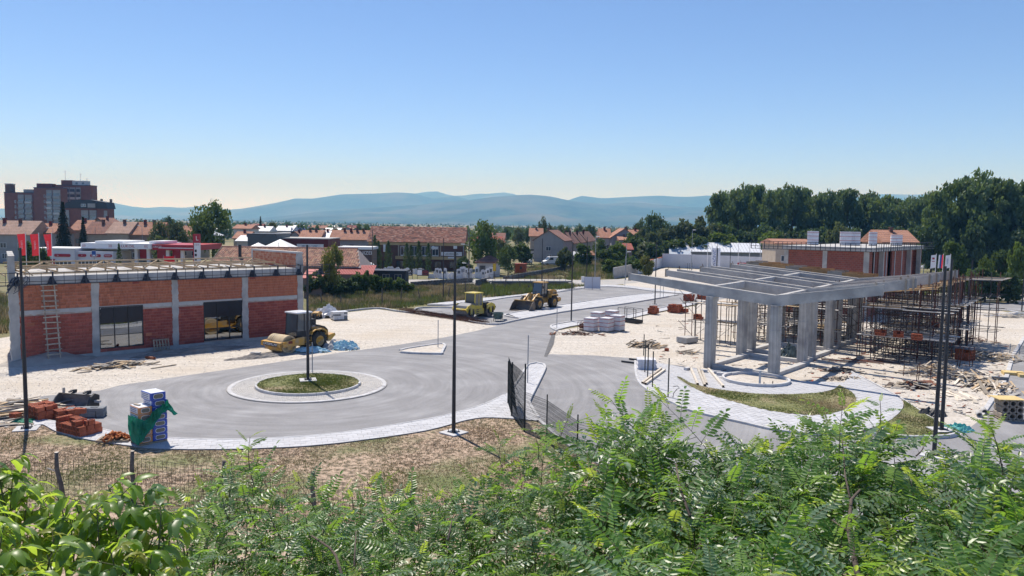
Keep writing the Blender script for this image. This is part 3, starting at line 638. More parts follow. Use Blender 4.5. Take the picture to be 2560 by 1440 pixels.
for k in range(22):
    i = rnd.randrange(7); t = ROWS[i]; s = rnd.uniform(-7,12); 
    if i: obj('starter_bar', MB().tube((-7.2-.085*t+rnd.uniform(0,.2),t+rnd.uniform(-.1,.1),6.9),(-7.2-.085*t,t,7.35),.012,n=4), mRebar, CAN)
# ---- scaffolds: every upright, ledger, brace and plank its own part
def scaffold(label, ss, ts, top, decks, skew=-.06, red=.45, extra=0, seed=1, dens=1., lev=()):
    r = random.Random(seed); t0 = thing('scaffold', label, 'scaffold', ST(0,0), GA); X = lambda s, t: s+skew*(t-ts[0])
    for t in ts:
        for s in ss:
            if r.random() > dens: continue
            x, y = X(s,t)+r.uniform(-.2,.2), t+r.uniform(-.25,.25); h = top(s,t)+r.uniform(-.15,.35)
            obj('upright', MB().tube((x,y,0),(x+r.uniform(-.03,.03),y,h),.038,n=5), mRustPole if r.random() < red else mGreyPole, t0)
    for z in decks:
        for t in ts:
            obj('ledger', MB().tube((X(ss[0],t)-.3,t,z-.06),(X(ss[-1],t)+.3,t,z-.06),.03,n=4), mGreyPole, t0)
        for s in ss[::2]: obj('ledger', MB().tube((X(s,ts[0]),ts[0]-.3,z-.12),(X(s,ts[-1]),ts[-1]+.3,z-.12),.03,n=4), mGreyPole, t0)
        for t in ts:
            n = 3
            for q in range(n):
                if r.random() < .12: continue
                a = ss[0]+r.uniform(-.4,1.2)+(ss[-1]-ss[0])*.3*q; b = min(a+r.uniform(2.6,4.2), ss[-1]+.7); y = t+r.uniform(-.35,.35)
                obj('deck_plank', MB().bar((X(a,t),y,z+r.uniform(-.02,.06)),(X(b,t),y+r.uniform(-.15,.15),z+r.uniform(-.02,.06)),r.uniform(.3,.62),.05), mDeck if r.random() < .8 else mTimber, t0)
    for z in lev:
        for t in ts:
            if r.random() < .8: a, b = sorted((r.choice(ss[:3]), r.choice(ss[-3:]))); obj('ledger', MB().tube((X(a,t)-.4,t+.05,z+r.uniform(-.1,.1)),(X(b,t)+.4,t+.05,z+r.uniform(-.1,.1)),.036,n=4), mGreyPole if r.random() < .6 else mRustPole, t0)
        for s in ss[1::2]: obj('ledger', MB().tube((X(s,ts[0]),ts[0]-.3,z+.07),(X(s,ts[-1]),ts[-1]+.3,z+.07),.034,n=4), mGreyPole, t0)
    for k in range(extra):
        t = r.choice(ts); i = r.randrange(len(ss)-1); z = r.choice((.2,2.1,3.2)); s2 = ss[i]+r.choice((-1,1))*1.9
        obj('brace', MB().tube((X(ss[i],t),t+.06,z),(X(s2,t),t+.06,z+1.7),.022,n=4), mGreyPole, t0)
    return t0
armtop = lambda s, t: 5.35+max(0,(s-5))*.155
scaffold('dense rusty scaffold carrying the right arms of the concrete canopy', [7.2,8.2,9.3,10.4,11.5,12.6,13.7], [13.4+1.25*k for k in range(16)], armtop, (2.1,4.45), extra=70, lev=(.5,1.3,3.0,3.8,5.2), seed=3, red=.55)
scaffold('scaffold standing between the rear columns under the canopy', [-5.6,-4.2,-2.8,-1.4,0,1.4,2.8,4.2], [16.6+1.3*k for k in range(12)], lambda s, t: 5.7 if s > -2 else 6.1, (1.7,3.6,5.0), extra=40, lev=(.8,2.7,4.4), seed=5, red=.4)
scaffold('light scaffold tower left of the first canopy column near the brick stacks', [-8.4,-7.2,-6.0,-4.8,-3.6], [11.9,13.3,14.6], lambda s, t: 4.1, (1.95,3.75), extra=10, seed=8, red=.25)
outer = thing('scaffold', 'tall bare scaffold poles at the far right end of the canopy', 'scaffold', ST(0,0), GA)
r = random.Random(4)
for k in range(26):
    s, t = 11.2+r.uniform(0,3.6), 27.5+r.uniform(0,6.5); obj('upright', MB().tube((s,t,0),(s+r.uniform(-.05,.05),t,6.3+r.uniform(-.4,1.0)),.04,n=5), mRustPole if r.random() < .6 else mGreyPole, outer)
for z in (1.6,3.4,4.8,6.4):
    for k in range(5): t = 28+1.3*k; obj('ledger', MB().tube((11,t,z),(15.2,t+.2,z+r.uniform(-.1,.15)),.03,n=4), mGreyPole, outer)
    obj('ledger', MB().tube((14.6,27.2,z+.1),(13.8,34,z),.03,n=4), mGreyPole, outer)
for k in range(6): obj('deck_plank', MB().bar((11,28.5+k,6.35),(15.4,28.6+k+r.uniform(-.2,.2),6.45),.35,.05), mTimber if k % 2 else mDeck, outer)
# block packs resting on and around the scaffold
def clay_pack(label, loc, rz, nx=3, ny=2, nz=2, group=None, w=.25, d=.38, h=.24, miss=.12, mat=None, name='brick_stack', cat='brick stack', jit=.02, base=0., seed=2):
    r = random.Random(seed); t = thing(name, label, cat, loc, rz, group); me = clay_mesh(w, d, h)
    for k in range(nz):
        for j in range(ny):
            for i in range(nx):
                if k == nz-1 and r.random() < miss: continue
                o = link('brick', me, t); o.location = ((i-(nx-1)/2)*w*1.03+r.uniform(-jit,jit), (j-(ny-1)/2)*d*1.03+r.uniform(-jit,jit), base+(k+.5)*h*1.01); o.rotation_euler = (0,0,r.uniform(-jit,jit)*3)
    return t
mClay = M('hollow_clay_brick', (.46,.14,.07), (.34,.095,.05), rough=.9, scale=4, rand=.22, bump=.3); mHoleShade = M('hole_shade', (.10,.03,.02), rough=1)
CM = {}
def clay_mesh(w, d, h):                                              # hollow block: chambers as dark patches, their shade put into the colour
    k = (w, d, h)
    if k in CM: return CM[k]
    b = MB().b2((-w/2+.004,-d/2+.004,-h/2+.003),(w/2-.004,d/2-.004,h/2-.003))
    for i in range(3):
        x = (i-1)*w*.29
        for y in (-d/2+.003, d/2-.003): b.b2((x-w*.09,y-.002,-h*.36),(x+w*.09,y+.002,h*.36),m=1)
        for q in range(3): yy = (q-1)*d*.28; b.b2((x-w*.09,yy-d*.1,h/2-.005),(x+w*.09,yy+d*.1,h/2-.001),m=1)
    CM[k] = b.mesh('brick', [mClay, mHoleShade]); return CM[k]
def S3(px, py, z): q = P(px, py, z); return (q.x, q.y, z)
for i, (px, py, z, lab, rz) in enumerate(((2201,838,2.18,'leftmost small clay brick pile on the lower scaffold deck',0),(2246,842,2.18,'middle one of three clay brick piles on the lower scaffold deck',.2),(2292,849,2.18,'rightmost clay brick pile with a timber on top on the lower scaffold deck',.1),(2336,818,2.2,'clay brick pile on the lower scaffold deck close left of the twin lamp posts',.1),(1746,798,2.02,'clay brick pile on the lower deck of the light scaffold tower',0),(1862,797,2.0,'dark clay brick pile behind the first canopy column',.3),(1875,770,3.7,'clay brick pile on the upper deck seen between the front canopy columns',0))):
    clay_pack(lab, S3(px, py, z), GA+rz, 3, 2, 2, 'clay brick piles on the scaffold', seed=20+i)
bt = clay_pack('clay brick pile under a dark board right of the scaffold', S3(2412,900,0), R(30), 4, 3, 4, seed=31)
obj('board_cover', MB().box((0,.1,1.03),(1.5,2.0,.06)), M('dark_board', (.12,.12,.14), rough=.7), bt)
# ================================================================ machines
mCat = M('machine_ochre', (.56,.31,.055), (.46,.25,.05), rough=.5, scale=1.6, detail=9, c3=(.36,.28,.18), scale3=1.9, spec=.4)
mBom = M('machine_yellow', (.66,.52,.06), (.56,.43,.06), rough=.5, scale=1.6, detail=7, c3=(.44,.38,.20), scale3=1.9)
mBlack = M('machine_black', (.022,.023,.027), (.04,.04,.042), rough=.5, scale=3)
mTyre = M('dusty_tyre', (.028,.027,.027), (.075,.068,.06), rough=.95, scale=4, detail=6)
mDrum = M('worn_drum_steel', (.20,.19,.185), (.12,.115,.115), rough=.55, metal=.5, scale=3, detail=7)
mDrumY = M('dusty_drum', (.50,.40,.25), (.42,.33,.2), rough=.7, scale=2, detail=8)
mGl = M('cab_glass', (.05,.07,.085), (.07,.09,.10), rough=.05, spec=.9, scale=1)
mSignW = M('sign_white', (.80,.80,.80), (.77,.77,.77), rough=.6)
mBuck = M('worn_bucket_steel', (.14,.125,.115), (.22,.17,.12), rough=.65, metal=.3, scale=2.2, detail=9, c3=(.09,.09,.10), scale3=1.5)
def tyre(par, x, y, r, w, rimmat, out):
    t = obj('wheel', MB().lathe([(r*.55,-w*.5),(r*.86,-w*.5),(r*.97,-w*.40),(r,-w*.25),(r,w*.25),(r*.97,w*.40),(r*.86,w*.5),(r*.55,w*.5)], (0,0,0), 'y', 28), mTyre, par, smooth=True); t.location = (x, y, r)
    lug = MB()
    for k in range(22):
        a = 2*PI*k/22
        for s in (-1, 1):
            mt = Matrix.Rotation(-a-(.08 if s > 0 else 0), 3, 'Y') @ Matrix.Rotation(s*.5, 3, 'Z')
            c = Matrix.Rotation(-a-(.14 if s > 0 else 0), 3, 'Y') @ Vector((0, s*w*.25, r)); lug.box(c, (.07, w*.46, .05), mat=Matrix.Rotation(-a-(.14 if s > 0 else 0), 3, 'Y') @ Matrix.Rotation(s*.45, 3, 'Z'))
    obj('tread', lug, mTyre, t)
    rm = MB().lathe([(0,out*w*.34),(r*.14,out*w*.34),(r*.17,out*w*.12),(r*.36,out*w*.05),(r*.44,out*w*.42),(r*.565,out*w*.5),(r*.57,out*w*.3)], (0,0,0), 'y', 24); rm.lathe([(0,-out*w*.3),(r*.56,-out*w*.3)], (0,0,0), 'y', 16)
    obj('rim', rm, rimmat, t, smooth=True); return t
def cab(par, x0, x1, y, z0, z1, frame, roof, roofcol, slope=.0, low=.55, pw=.07):
    c = MB()
    for sx, sy in ((0,-1),(0,1),(1,-1),(1,1)):
        xb = x0 if sx == 0 else x1; xt = xb if sx == 0 else x1-slope; c.bar((xb-(pw/2 if sx else -pw/2), sy*(y-pw/2), z0), (xt-(pw/2 if sx else -pw/2), sy*(y-pw/2), z1), pw, pw)
    c.b2((x0,-y,z0),(x1,y,z0+.12)); c.b2((x0,-y,z0+.12),(x0+pw,y,z0+low)); xm = (x0+x1)/2-.05
    for sy in (-1, 1): c.b2((xm-.04,sy*(y-.06),z0+.1),(xm+.04,sy*y,z1)); c.b2((x0,sy*(y-.05),z0+.12),(x1,sy*(y-.005),z0+low*.75))
    cb = obj('cab', c, frame, par)
    r = MB().prism([(x0-.08,-y-.06),(x1-slope+.12,-y-.06),(x1-slope+.12,y+.06),(x0-.08,y+.06)], z1, z1+.13, bottom=True); obj('cab_roof', r, [roofcol], par, bev=.04)
    g = MB()
    for sy in (-1, 1):
        yy = sy*(y-.03); g.add([(x0+.08,yy,z0+low*.75),(xm-.05,yy,z0+low*.75),(xm-.05,yy,z1),(x0+.08,yy,z1)],[(0,1,2,3)]); g.add([(xm+.05,yy,z0+low*.75),(x1-.08,yy,z0+low*.75),(x1-.08-slope,yy,z1),(xm+.05,yy,z1)],[(0,1,2,3)])
    obj('side_window', g, mGl, par); obj('windscreen', MB().add([(x1-.03,-y+.06,z0+.14),(x1-.03,y-.06,z0+.14),(x1-.03-slope,y-.06,z1),(x1-.03-slope,-y+.06,z1)],[(0,1,2,3)]), mGl, par); obj('rear_window', MB().add([(x0+.03,-y+.06,z0+low),(x0+.03,y-.06,z0+low),(x0+.03,y-.06,z1),(x0+.03,-y+.06,z1)],[(0,3,2,1)]), mGl, par)
    s = MB().box((x0+.45,0,z0+.45),(.5,.5,.14)).box((x0+.22,0,z0+.8),(.12,.5,.65)); obj('seat', s, mBlack, par)
    st = MB().bar((x1-.45,0,z0+.2),(x1-.6,0,z0+.75),.06,.06).lathe([(.17,-.015),(.19,0),(.17,.015)],(x1-.6,0,z0+.78),'z',14); obj('steering_column', st, mBlack, par)
    return cb
# ---- single drum roller
rh = R(-127); fx, fy = math.cos(rh), math.sin(rh)
RO = thing('road_roller', 'ochre single drum road roller with black cab beside the block building', 'road roller', (-16.67+1.35*fx-.9*(-fy), 66.46+1.35*fy-.9*fx, 0), rh)
for s in (-1, 1): tyre(RO, -1.35, s*.9, .785, .62, mCat, s)
dr = MB().lathe([(.0,-1.05),(.70,-1.05),(.76,-1.03),(.76,1.03),(.70,1.05),(.62,1.05),(.60,.9),(0,.9)], (0,0,0), 'y', 44); dro = obj('drum', dr, mDrumY, RO, smooth=False); dro.location = (1.72,0,.76)
rb = MB()
for y in (-.75,-.62,-.45,-.40,-.2): rb.lathe([(.764,y-.014),(.768,y),(.764,y+.014)], (0,0,0), 'y', 44)
obj('drum_band', rb, mBlack, dro)
for s in (-1, 1):
    obj('drum_frame', MB().xz([(.35,.62),(.35,1.28),(1.0,1.24),(2.75,1.0),(2.75,.62)], s*1.12, s*1.24), mCat, RO, bev=.02)
    obj('drum_support', MB().b2((1.5,s*1.075,.35),(1.95,s*1.12,1.0)), mCat, RO)
obj('front_bar', MB().xz([(2.50,.58),(2.50,1.04),(2.82,1.0),(2.86,.66)], -1.24, 1.24), mCat, RO, bev=.02)
obj('rear_bar', MB().b2((.42,-1.12,.66),(.72,1.12,1.2)), mCat, RO)
obj('scraper', MB().xz([(2.45,.3),(2.5,.56),(2.6,.56),(2.62,.33)], -1.05, 1.05), mCat, RO)
fp = obj('name_plate', MB().add([(2.868,-.95,.69),(2.868,.95,.69),(2.842,.95,.98),(2.842,-.95,.98)],[(0,1,2,3)]), mBlack, RO)
text('lettering', 'CATERPILLAR', .27, mSignW, fp, (2.866,0,.835), (R(90-5),0,R(90)), sx=1.12)
ph = obj('badge', MB().b2((1.55,1.24,.86),(1.95,1.25,1.08)), M('badge_dark_red', (.16,.03,.025), rough=.5), RO)
obj('chassis', MB().b2((-2.5,-.55,.6),(.5,.55,1.2)), mCat, RO); obj('hitch', MB().b2((.1,-.35,.55),(.9,.35,1.0)), mBlack, RO)
cab(RO, -.78, .78, .78, 1.2, 3.2, mBlack, 0, mFilm, slope=.12, low=.7)
hd = [(-.82,1.18),(-.82,2.12),(-1.6,2.05),(-2.3,1.84),(-2.62,1.55),(-2.66,1.1)]
obj('engine_hood', MB().xz(hd, -.62, .62), mCat, RO, bev=.05)
obj('hood_top', MB().xz([(-.84,2.0),(-.84,2.17),(-1.6,2.1),(-2.3,1.89),(-2.64,1.6),(-2.58,1.52),(-2.25,1.75),(-1.6,1.93)], -.66, .66), mBlack, RO)
text('lettering', 'CAT', .2, mSignW, RO, (-1.08,.672,2.02), (R(90),0,R(180)))
obj('air_box', MB().b2((-1.5,-.1,2.1),(-.86,.5,2.6)).b2((-1.62,.1,2.08),(-1.5,.22,2.95)), mBlack, RO, bev=.02); obj('exhaust', MB().tube((-1.0,-.35,2.1),(-1.0,-.35,3.0),.06), mBlack, RO)
obj('hood_grille', MB().b2((-2.1,.62,1.25),(-1.85,.63,1.75)).b2((-2.64,.1,1.2),(-2.675,.5,1.5)), mBlack, RO)
for s in (-1, 1):
    obj('fender', MB().xz([(-.5,1.35),(-.62,1.62),(-1.0,1.78),(-1.7,1.78),(-2.1,1.6),(-2.2,1.35),(-2.12,1.35),(-2.02,1.56),(-1.68,1.71),(-1.0,1.71),(-.68,1.56),(-.58,1.35)], s*.58, s*1.12), mCat, RO)
    obj('step', MB().b2((-.55,s*.8,.5),(-.1,s*1.05,.56)).b2((-.55,s*.8,.85),(-.1,s*1.05,.9)).b2((-.57,s*.98,.5),(-.52,s*1.03,1.2)), mCat, RO)
obj('rear_bumper', MB().xz([(-2.5,.6),(-2.5,1.1),(-3.25,1.22),(-3.3,1.05),(-2.75,.62)], -.85, .85), mCat, RO, bev=.03)
obj('tail_light', MB().b2((-2.70,.45,1.35),(-2.66,.62,1.5)).b2((-2.70,-.62,1.35),(-2.66,-.45,1.5)), mBlack, RO)
# ---- tandem roller
th = R(-129); tf = Vector((math.cos(th), math.sin(th)))
TA = thing('road_roller', 'bright yellow tandem roller parked in the bay left of the wheel loader', 'road roller', (-5.5-tf.x*1.75, 89.67-tf.y*1.75, 0), th)
for sx in (-1, 1):
    d = obj('drum', MB().lathe([(0,-.98),(.55,-.98),(.66,-1.0),(.70,-.98),(.70,.98),(.66,1.0),(.55,.98),(.5,.86),(0,.86)], (0,0,0), 'y', 40), mDrum, TA); d.location = (sx*1.72,0,.70)
    obj('drum_hub', MB().lathe([(0,1.0),(.22,1.0),(.3,.9)],(0,0,0),'y',16).lathe([(0,-1.0),(.22,-1.0),(.3,-.9)],(0,0,0),'y',16), mBlack, d)
    for s in (-1, 1):
        fr = MB().xz([(sx*1.0,1.12),(sx*1.05,1.55),(sx*1.75,1.72),(sx*2.3,1.55),(sx*2.55,1.22),(sx*2.5,1.0),(sx*2.36,.78),(sx*2.26,1.14),(sx*2.0,1.33),(sx*1.85,1.2),(sx*1.82,.6),(sx*1.6,.6),(sx*1.58,1.2),(sx*1.3,1.2),(sx*1.15,1.0)], s*1.02, s*1.13)
        obj('drum_fork', fr, mBom, TA, bev=.03)
    obj('front_bar' if sx > 0 else 'rear_bar', MB().xz([(sx*2.36,.98),(sx*2.30,1.22),(sx*2.52,1.25),(sx*2.62,1.12)], -1.13, 1.13), mBom, TA, bev=.02)
    obj('water_tank' if sx > 0 else 'engine_hood', MB().xz([(sx*.85,1.05),(sx*.85,1.75),(sx*1.4,1.78),(sx*2.1,1.5),(sx*2.25,1.25),(sx*1.9,1.45),(sx*1.3,1.45)], -.85, .85), M('hood_grey', (.16,.17,.19), (.12,.13,.15), rough=.5) if sx > 0 else mBlack, TA, bev=.04)
for k, y in enumerate((-.85,-.7,.7,.85)): obj('work_light', MB().b2((2.6,y-.06,1.09),(2.63,y+.06,1.17)), M('orange_lamp', (.6,.2,.04), rough=.4), TA)
obj('chassis', MB().b2((-.95,-.72,.45),(.95,.72,1.12)), mBom, TA, bev=.04); obj('joint', MB().b2((-1.35,-.4,.55),(-.9,.4,1.3)), mBom, TA)
ld = MB()
for z in (.5,.72,.94): ld.b2((.02,.72,z),(.38,.76,z+.09))
obj('step_shade', ld, mBlack, TA); obj('ladder_panel', MB().b2((-.05,.722,.42),(.45,.735,1.15)), mBom, TA)  # black blocks stand for step openings, their shade put into the colour
cab(TA, -.62, .82, .78, 1.15, 2.85, mBom, 0, mBom, slope=.08, low=.45, pw=.1)
obj('front_dash', MB().b2((.68,-.7,1.3),(.80,.7,1.6)), mBlack, TA)
# ---- wheel loader
lh = R(-125.4); lf = Vector((math.cos(lh), math.sin(lh))); ll = Vector((-lf.y, lf.x))
lo_ = Vector((4.41, 101.1))-ll*1.05
LO = thing('wheel_loader', 'ochre wheel loader with its bucket lowered onto the parking asphalt', 'wheel loader', (lo_.x, lo_.y, 0), lh)
for x in (-1.75, 1.75):
    for s in (-1, 1): tyre(LO, x, s*1.05, .82, .62, mCat, s)
obj('rear_frame', MB().b2((-2.9,-.6,.75),(-.1,.6,1.35)), mCat, LO, bev=.03); obj('front_frame', MB().xz([(.2,.7),(.2,1.5),(.9,1.95),(1.7,1.95),(2.3,1.2),(2.2,.7)], -.45, .45), mCat, LO, bev=.03)
obj('engine_hood', MB().xz([(-1.05,1.3),(-1.05,2.35),(-2.2,2.42),(-2.85,2.3),(-3.05,1.9),(-3.05,1.15),(-2.6,1.1)], -.85, .85), mCat, LO, bev=.07)
obj('hood_grille', MB().b2((-2.95,.85,1.5),(-2.45,.865,2.05)).b2((-3.06,-.5,1.4),(-3.04,.5,2.0)), mBlack, LO); text('lettering', 'CAT', .24, mBlack, LO, (-1.55,.86,2.15), (R(90),0,R(180)))
hr = MB()
for x in (-1.2,-1.7): hr.tube((x,.8,2.35),(x,.8,2.85),.025,n=5)
hr.tube((-1.2,.8,2.85),(-1.7,.8,2.85),.025,n=5); obj('handrail', hr, mBlack, LO); obj('exhaust', MB().tube((-1.5,-.2,2.35),(-1.5,-.2,2.95),.07), mBlack, LO)
cab(LO, -1.0, .55, .72, 1.55, 3.4, mBlack, 0, mCat, slope=.25, low=.55)
obj('beacon', MB().tube((-.6,.4,3.53),(-.6,.4,3.72),.06).bar((-.9,.0,3.53),(-.9,.0,3.75),.03,.03), mBlack, LO)
for s in (-1, 1):
    obj('fender', MB().xz([(-.85,1.5),(-.95,1.85),(-2.5,1.85),(-2.7,1.6),(-2.62,1.58),(-2.46,1.77),(-1.0,1.77),(-.92,1.48)], s*.75, s*1.36), mCat, LO); obj('fender', MB().xz([(1.05,1.45),(1.15,1.74),(2.1,1.80),(2.1,1.73),(1.2,1.67),(1.12,1.42)], s*.75, s*1.36), mCat, LO)
    obj('lift_arm', MB().xz([(.9,1.75),(1.0,2.1),(1.5,2.05),(2.5,1.35),(2.95,.75),(3.0,.45),(2.85,.4),(2.7,.65),(2.2,1.05),(1.3,1.7)], s*.62, s*.78), mCat, LO, bev=.02)
    obj('steps', MB().b2((-.45,s*.85,.5),(.0,s*1.1,.55)).b2((-.45,s*.85,.9),(.0,s*1.1,.95)).b2((-.48,s*1.05,.5),(-.44,s*1.1,1.5)), mCat, LO)
    obj('mirror', MB().bar((.5,s*.7,3.1),(.75,s*1.1,3.0),.03,.03).b2((.72,s*1.05,2.75),(.76,s*1.25,3.05)), mBlack, LO)
obj('tilt_link', MB().xz([(1.6,2.05),(2.15,2.2),(2.35,1.3),(2.85,.98),(2.8,.82),(2.1,1.1),(1.9,1.95)], -.13, .13), mCat, LO); obj('tilt_cylinder', MB().tube((1.0,0,1.85),(1.95,0,2.1),.1), mBlack, LO)
obj('work_light', MB().bar((1.55,.5,1.95),(1.75,.62,2.35),.04,.04).b2((1.7,.55,2.3),(1.85,.75,2.45)), mBlack, LO)
def bucket_shell(b, w, x, sc=1.):                                   # curved back, floor and side cheeks; opens towards +x
    prof = [(0,1.28),(-.30,1.05),(-.42,.7),(-.36,.36),(-.1,.08),(.3,0.0),(1.15,0.02)]; th_ = .06
    inn = [(a+th_*.8 if i < 5 else a, c+(th_ if i > 2 else -.0)) for i, (a, c) in enumerate(prof)]
    P2 = [(x+a*sc, c*sc) for a, c in prof]; Q2 = [(x+a*sc, c*sc) for a, c in inn]
    for (p, q, r_, s_) in zip(P2, P2[1:], Q2[1:], Q2): b.xz([p, q, r_, s_], -w/2, w/2)
    ch = P2+[(x+.42*sc, 1.0*sc)]
    for s in (-1, 1): b.xz(ch, s*(w/2), s*(w/2+.05))
    return b
bo = obj('bucket', bucket_shell(MB(), 2.95, 3.45), mBuck, LO, bev=.0)
obj('cutting_edge', MB().b2((4.5,-1.5,.0),(4.78,1.5,.045)), mDrum, bo); obj('spill_guard', MB().b2((3.30,-1.5,1.28),(3.5,1.5,1.36)), mCat, bo)
obj('counterweight', MB().xz([(-2.95,.75),(-2.95,1.3),(-3.55,1.3),(-3.7,1.1),(-3.6,.85)], -1.1, 1.1), mCat, LO, bev=.04)
# ---- loose bucket near the front pavement
bk = thing('loader_bucket', 'detached grey loader bucket lying open on the asphalt behind the clay bricks', 'bucket', (-25.15, 44.35, 0), R(-104))
obj('shell', bucket_shell(MB(), 2.3, 0., .66), M('grey_bucket_steel', (.24,.235,.23), (.16,.155,.15), rough=.7, metal=.2, scale=2.2, detail=8), bk)
for y in (-.45, .55): obj('hook', MB().xz([(-.1,.78),(-.40,.82),(-.44,1.0),(-.1,1.03),(.10,.97),(.08,.9),(-.1,.95),(-.28,.92),(-.12,.84)], y, y+.14), mBlack, bk)
obj('side_bracket', MB().xz([(-.3,.1),(-.34,.8),(.0,.95),(.3,.8),(.5,.4),(.5,.1)], 1.2, 1.32), mBlack, bk); obj('timber_stub', MB().bar((.0,-.85,.8),(-.15,-.98,1.08),.14,.14), mTimberW, bk); obj('crossbar', MB().b2((-.05,1.32,.45),(.1,1.68,.58)), mConcL, bk)
# ---- small yellow machine behind the big roller
c = P(792, 797); cm = thing('compactor', 'small yellow trench machine half hidden behind the ochre roller', 'compactor', (c.x, c.y, 0), R(-100))
obj('body', MB().xz([(-.9,.45),(-.9,1.15),(-.2,1.35),(.7,1.2),(.95,.8),(.9,.45)], -.55, .55), mCat, cm, bev=.06)
cm.scale = (.62, .62, .62)
for x in (-.6, .6): d = obj('drum', MB().lathe([(0,-.6),(.36,-.6),(.4,-.55),(.4,.55),(.36,.6),(0,.6)], (0,0,0), 'y', 20), mBlack, cm); d.location = (x, 0, .4)
obj('end_cap', MB().b2((.9,-.4,.5),(1.02,.4,1.0)), mBlack, cm)
# ================================================================ things lying about the site
mPallet = M('pallet_wood', (.36,.29,.21), (.26,.21,.16), rough=.95, scale=3, rand=.2)
mRust = M('rust_heap', (.20,.075,.04), (.11,.045,.03), rough=.95, scale=3, rand=.2)
mGreyBl = M('grey_concrete_block', (.24,.255,.265), (.18,.19,.20), rough=.95, scale=3, rand=.12)
mSand = M('damp_sand', (.44,.40,.345), (.33,.30,.265), rough=1, scale=1.4, detail=8, bump=.6, bscale=12)
mSoil = M('dark_soil', (.20,.18,.16), (.30,.275,.245), rough=1, scale=1.2, detail=9, bump=.8, bscale=9)
PLM = {}
def plank_mesh(l, w, h, m):
    k = (l, w, h, m.name)
    if k not in PLM: PLM[k] = MB().b2((-l/2,-w/2,-h/2),(l/2,w/2,h/2)).mesh('plank', m)
    return PLM[k]
def heap(label, group, px, py, rx, ry, n, nfill, lr=(.7,1.8), ang=None, spread=PI, hgt=.4, mats=None, w=(.06,.22), seed=1, name='plank', cat='plank', fill='timber_litter', z0=.03, th=.035, rz=0.):
    r = random.Random(seed); c = P(px, py); mats = mats or [mTimberW]; cs, sn = math.cos(rz), math.sin(rz); fm = MB()
    for i in range(n+nfill):
        q = r.gauss(0,.5); p = r.gauss(0,.5); q = max(-1,min(1,q)); p = max(-1,min(1,p)); hz_ = hgt*max(0,1-(q*q+p*p)**.5)
        x, y = q*rx, p*ry; x, y = c.x+x*cs-y*sn, c.y+x*sn+y*cs
        l = round(r.uniform(*lr)*2, 0)/2 if lr[1] > 1.5 else round(r.uniform(*lr), 1); ww = r.choice((w[0], (w[0]+w[1])/2, w[1])); a = (ang if ang is not None else 0)+r.uniform(-spread, spread)
        tilt = r.gauss(0,.10) if hgt > .1 else r.gauss(0,.015)
        z = z0+hz_*(r.uniform(.55,1) if i < n else r.uniform(.05,.75))+abs(math.sin(tilt))*l/2
        if i < n:
            o = link(name, plank_mesh(max(l,.3), ww, th, r.choice(mats))); tag(o, label, cat, group)
            o.location = (x, y, z); o.rotation_euler = (r.gauss(0,.12) if hgt > .1 else 0, tilt, a)
        else:
            mt = Matrix.Rotation(a,3,'Z') @ Matrix.Rotation(tilt,3,'Y') @ Matrix.Rotation(r.gauss(0,.15),3,'X'); fm.box((x,y,z), (max(l,.3)*.8, ww*.9, th), mat=mt, m=r.randrange(len(mats)))
    if nfill: o = struct(fill, fm, mats, kind='stuff')
mOld = [mTimberW, mTimberW, M('grey_board', (.34,.325,.30), (.24,.23,.215), rough=.95, scale=2, rand=.3), mTimber]
mPale = [M('pale_board', (.64,.58,.49), (.52,.46,.38), rough=.9, scale=2, rand=.22), mTimberW, mTimber, mOld[2]]
heap('old plank in the low scrap heap in front of the left block building', 'planks in the heap before the left building', 288, 918, 2.4, 1.0, 34, 60, (.5,1.6), R(30), 1.2, .45, mOld, seed=1, rz=R(44))
for px, py, px2, py2, lab in ((193,932,230,927,'lone plank lying left of the scrap heap before the left building'),(378,921,440,911,'long dark plank lying right of the scrap heap before the left building'),(376,911,398,903,'short plank pointing at the orange pipe by the left building')):
    a, b = P(px,py,.05), P(px2,py2,.07); o = obj('plank', MB().bar(a,b,.18,.05), mTimberW); tag(o, lab, 'plank')
heap('long board in the stack of boards at the left edge of the picture', 'boards at the left edge', 34, 1030, 2.3, 1.5, 40, 40, (1.6,3.6), R(35), .45, .55, [mPale[0], mOld[2], mTimberW, mTimber], (.12,.34), seed=2, name='board', cat='board', rz=R(35))
heap('scrap board low beside the left lamp post', 'scrap boards by the left lamp post', 22, 1066, 1.6, .5, 8, 20, (.5,1.6), R(10), .8, .1, mOld, seed=12, name='board', cat='board')
heap('short timber in the big light heap right of the twin lamp posts', 'timbers in the big light heap', 2345, 935, 2.6, 2.0, 62, 190, (.5,1.7), R(40), 1.5, 1.1, mPale, (.06,.16), seed=3, rz=R(40))
heap('timber in the loose heap below the rebar tangle along the right kerb', 'timbers along the right kerb', 2462, 893, 2.4, 3.4, 40, 130, (.8,2.4), R(45), .9, .35, mPale, (.07,.2), seed=4, rz=R(50))
heap('flat plank beside the long kerb at the right edge', 'planks along the right kerb', 2462, 962, 1.8, 4.6, 36, 110, (1.0,2.6), R(62), .5, .25, mPale, (.1,.24), seed=5, rz=R(-12))
heap('pale board lying flat right behind the twin lamp posts', 'pale flat boards behind the twin posts', 2398, 992, 1.4, 1.3, 10, 10, (1.2,2.4), R(75), .25, .06, [mPale[0]], (.2,.34), seed=6, name='board', cat='board')
heap('wood scrap in the small dark heap by the steel stakes', 'wood scraps by the steel stakes', 2290, 968, 1.8, .8, 22, 40, (.5,1.5), R(20), 1.0, .5, [mTimberW, mOld[2], M('dark_wood', (.12,.09,.07), (.07,.055,.045), rough=.9)], (.1,.34), seed=7)
heap('weathered timber in the pile behind the loose fence posts', 'timbers behind the loose fence posts', 1614, 866, 1.7, 1.0, 20, 20, (1.4,2.4), R(48), .35, .35, mOld, (.1,.16), seed=8, rz=R(-35), th=.08)
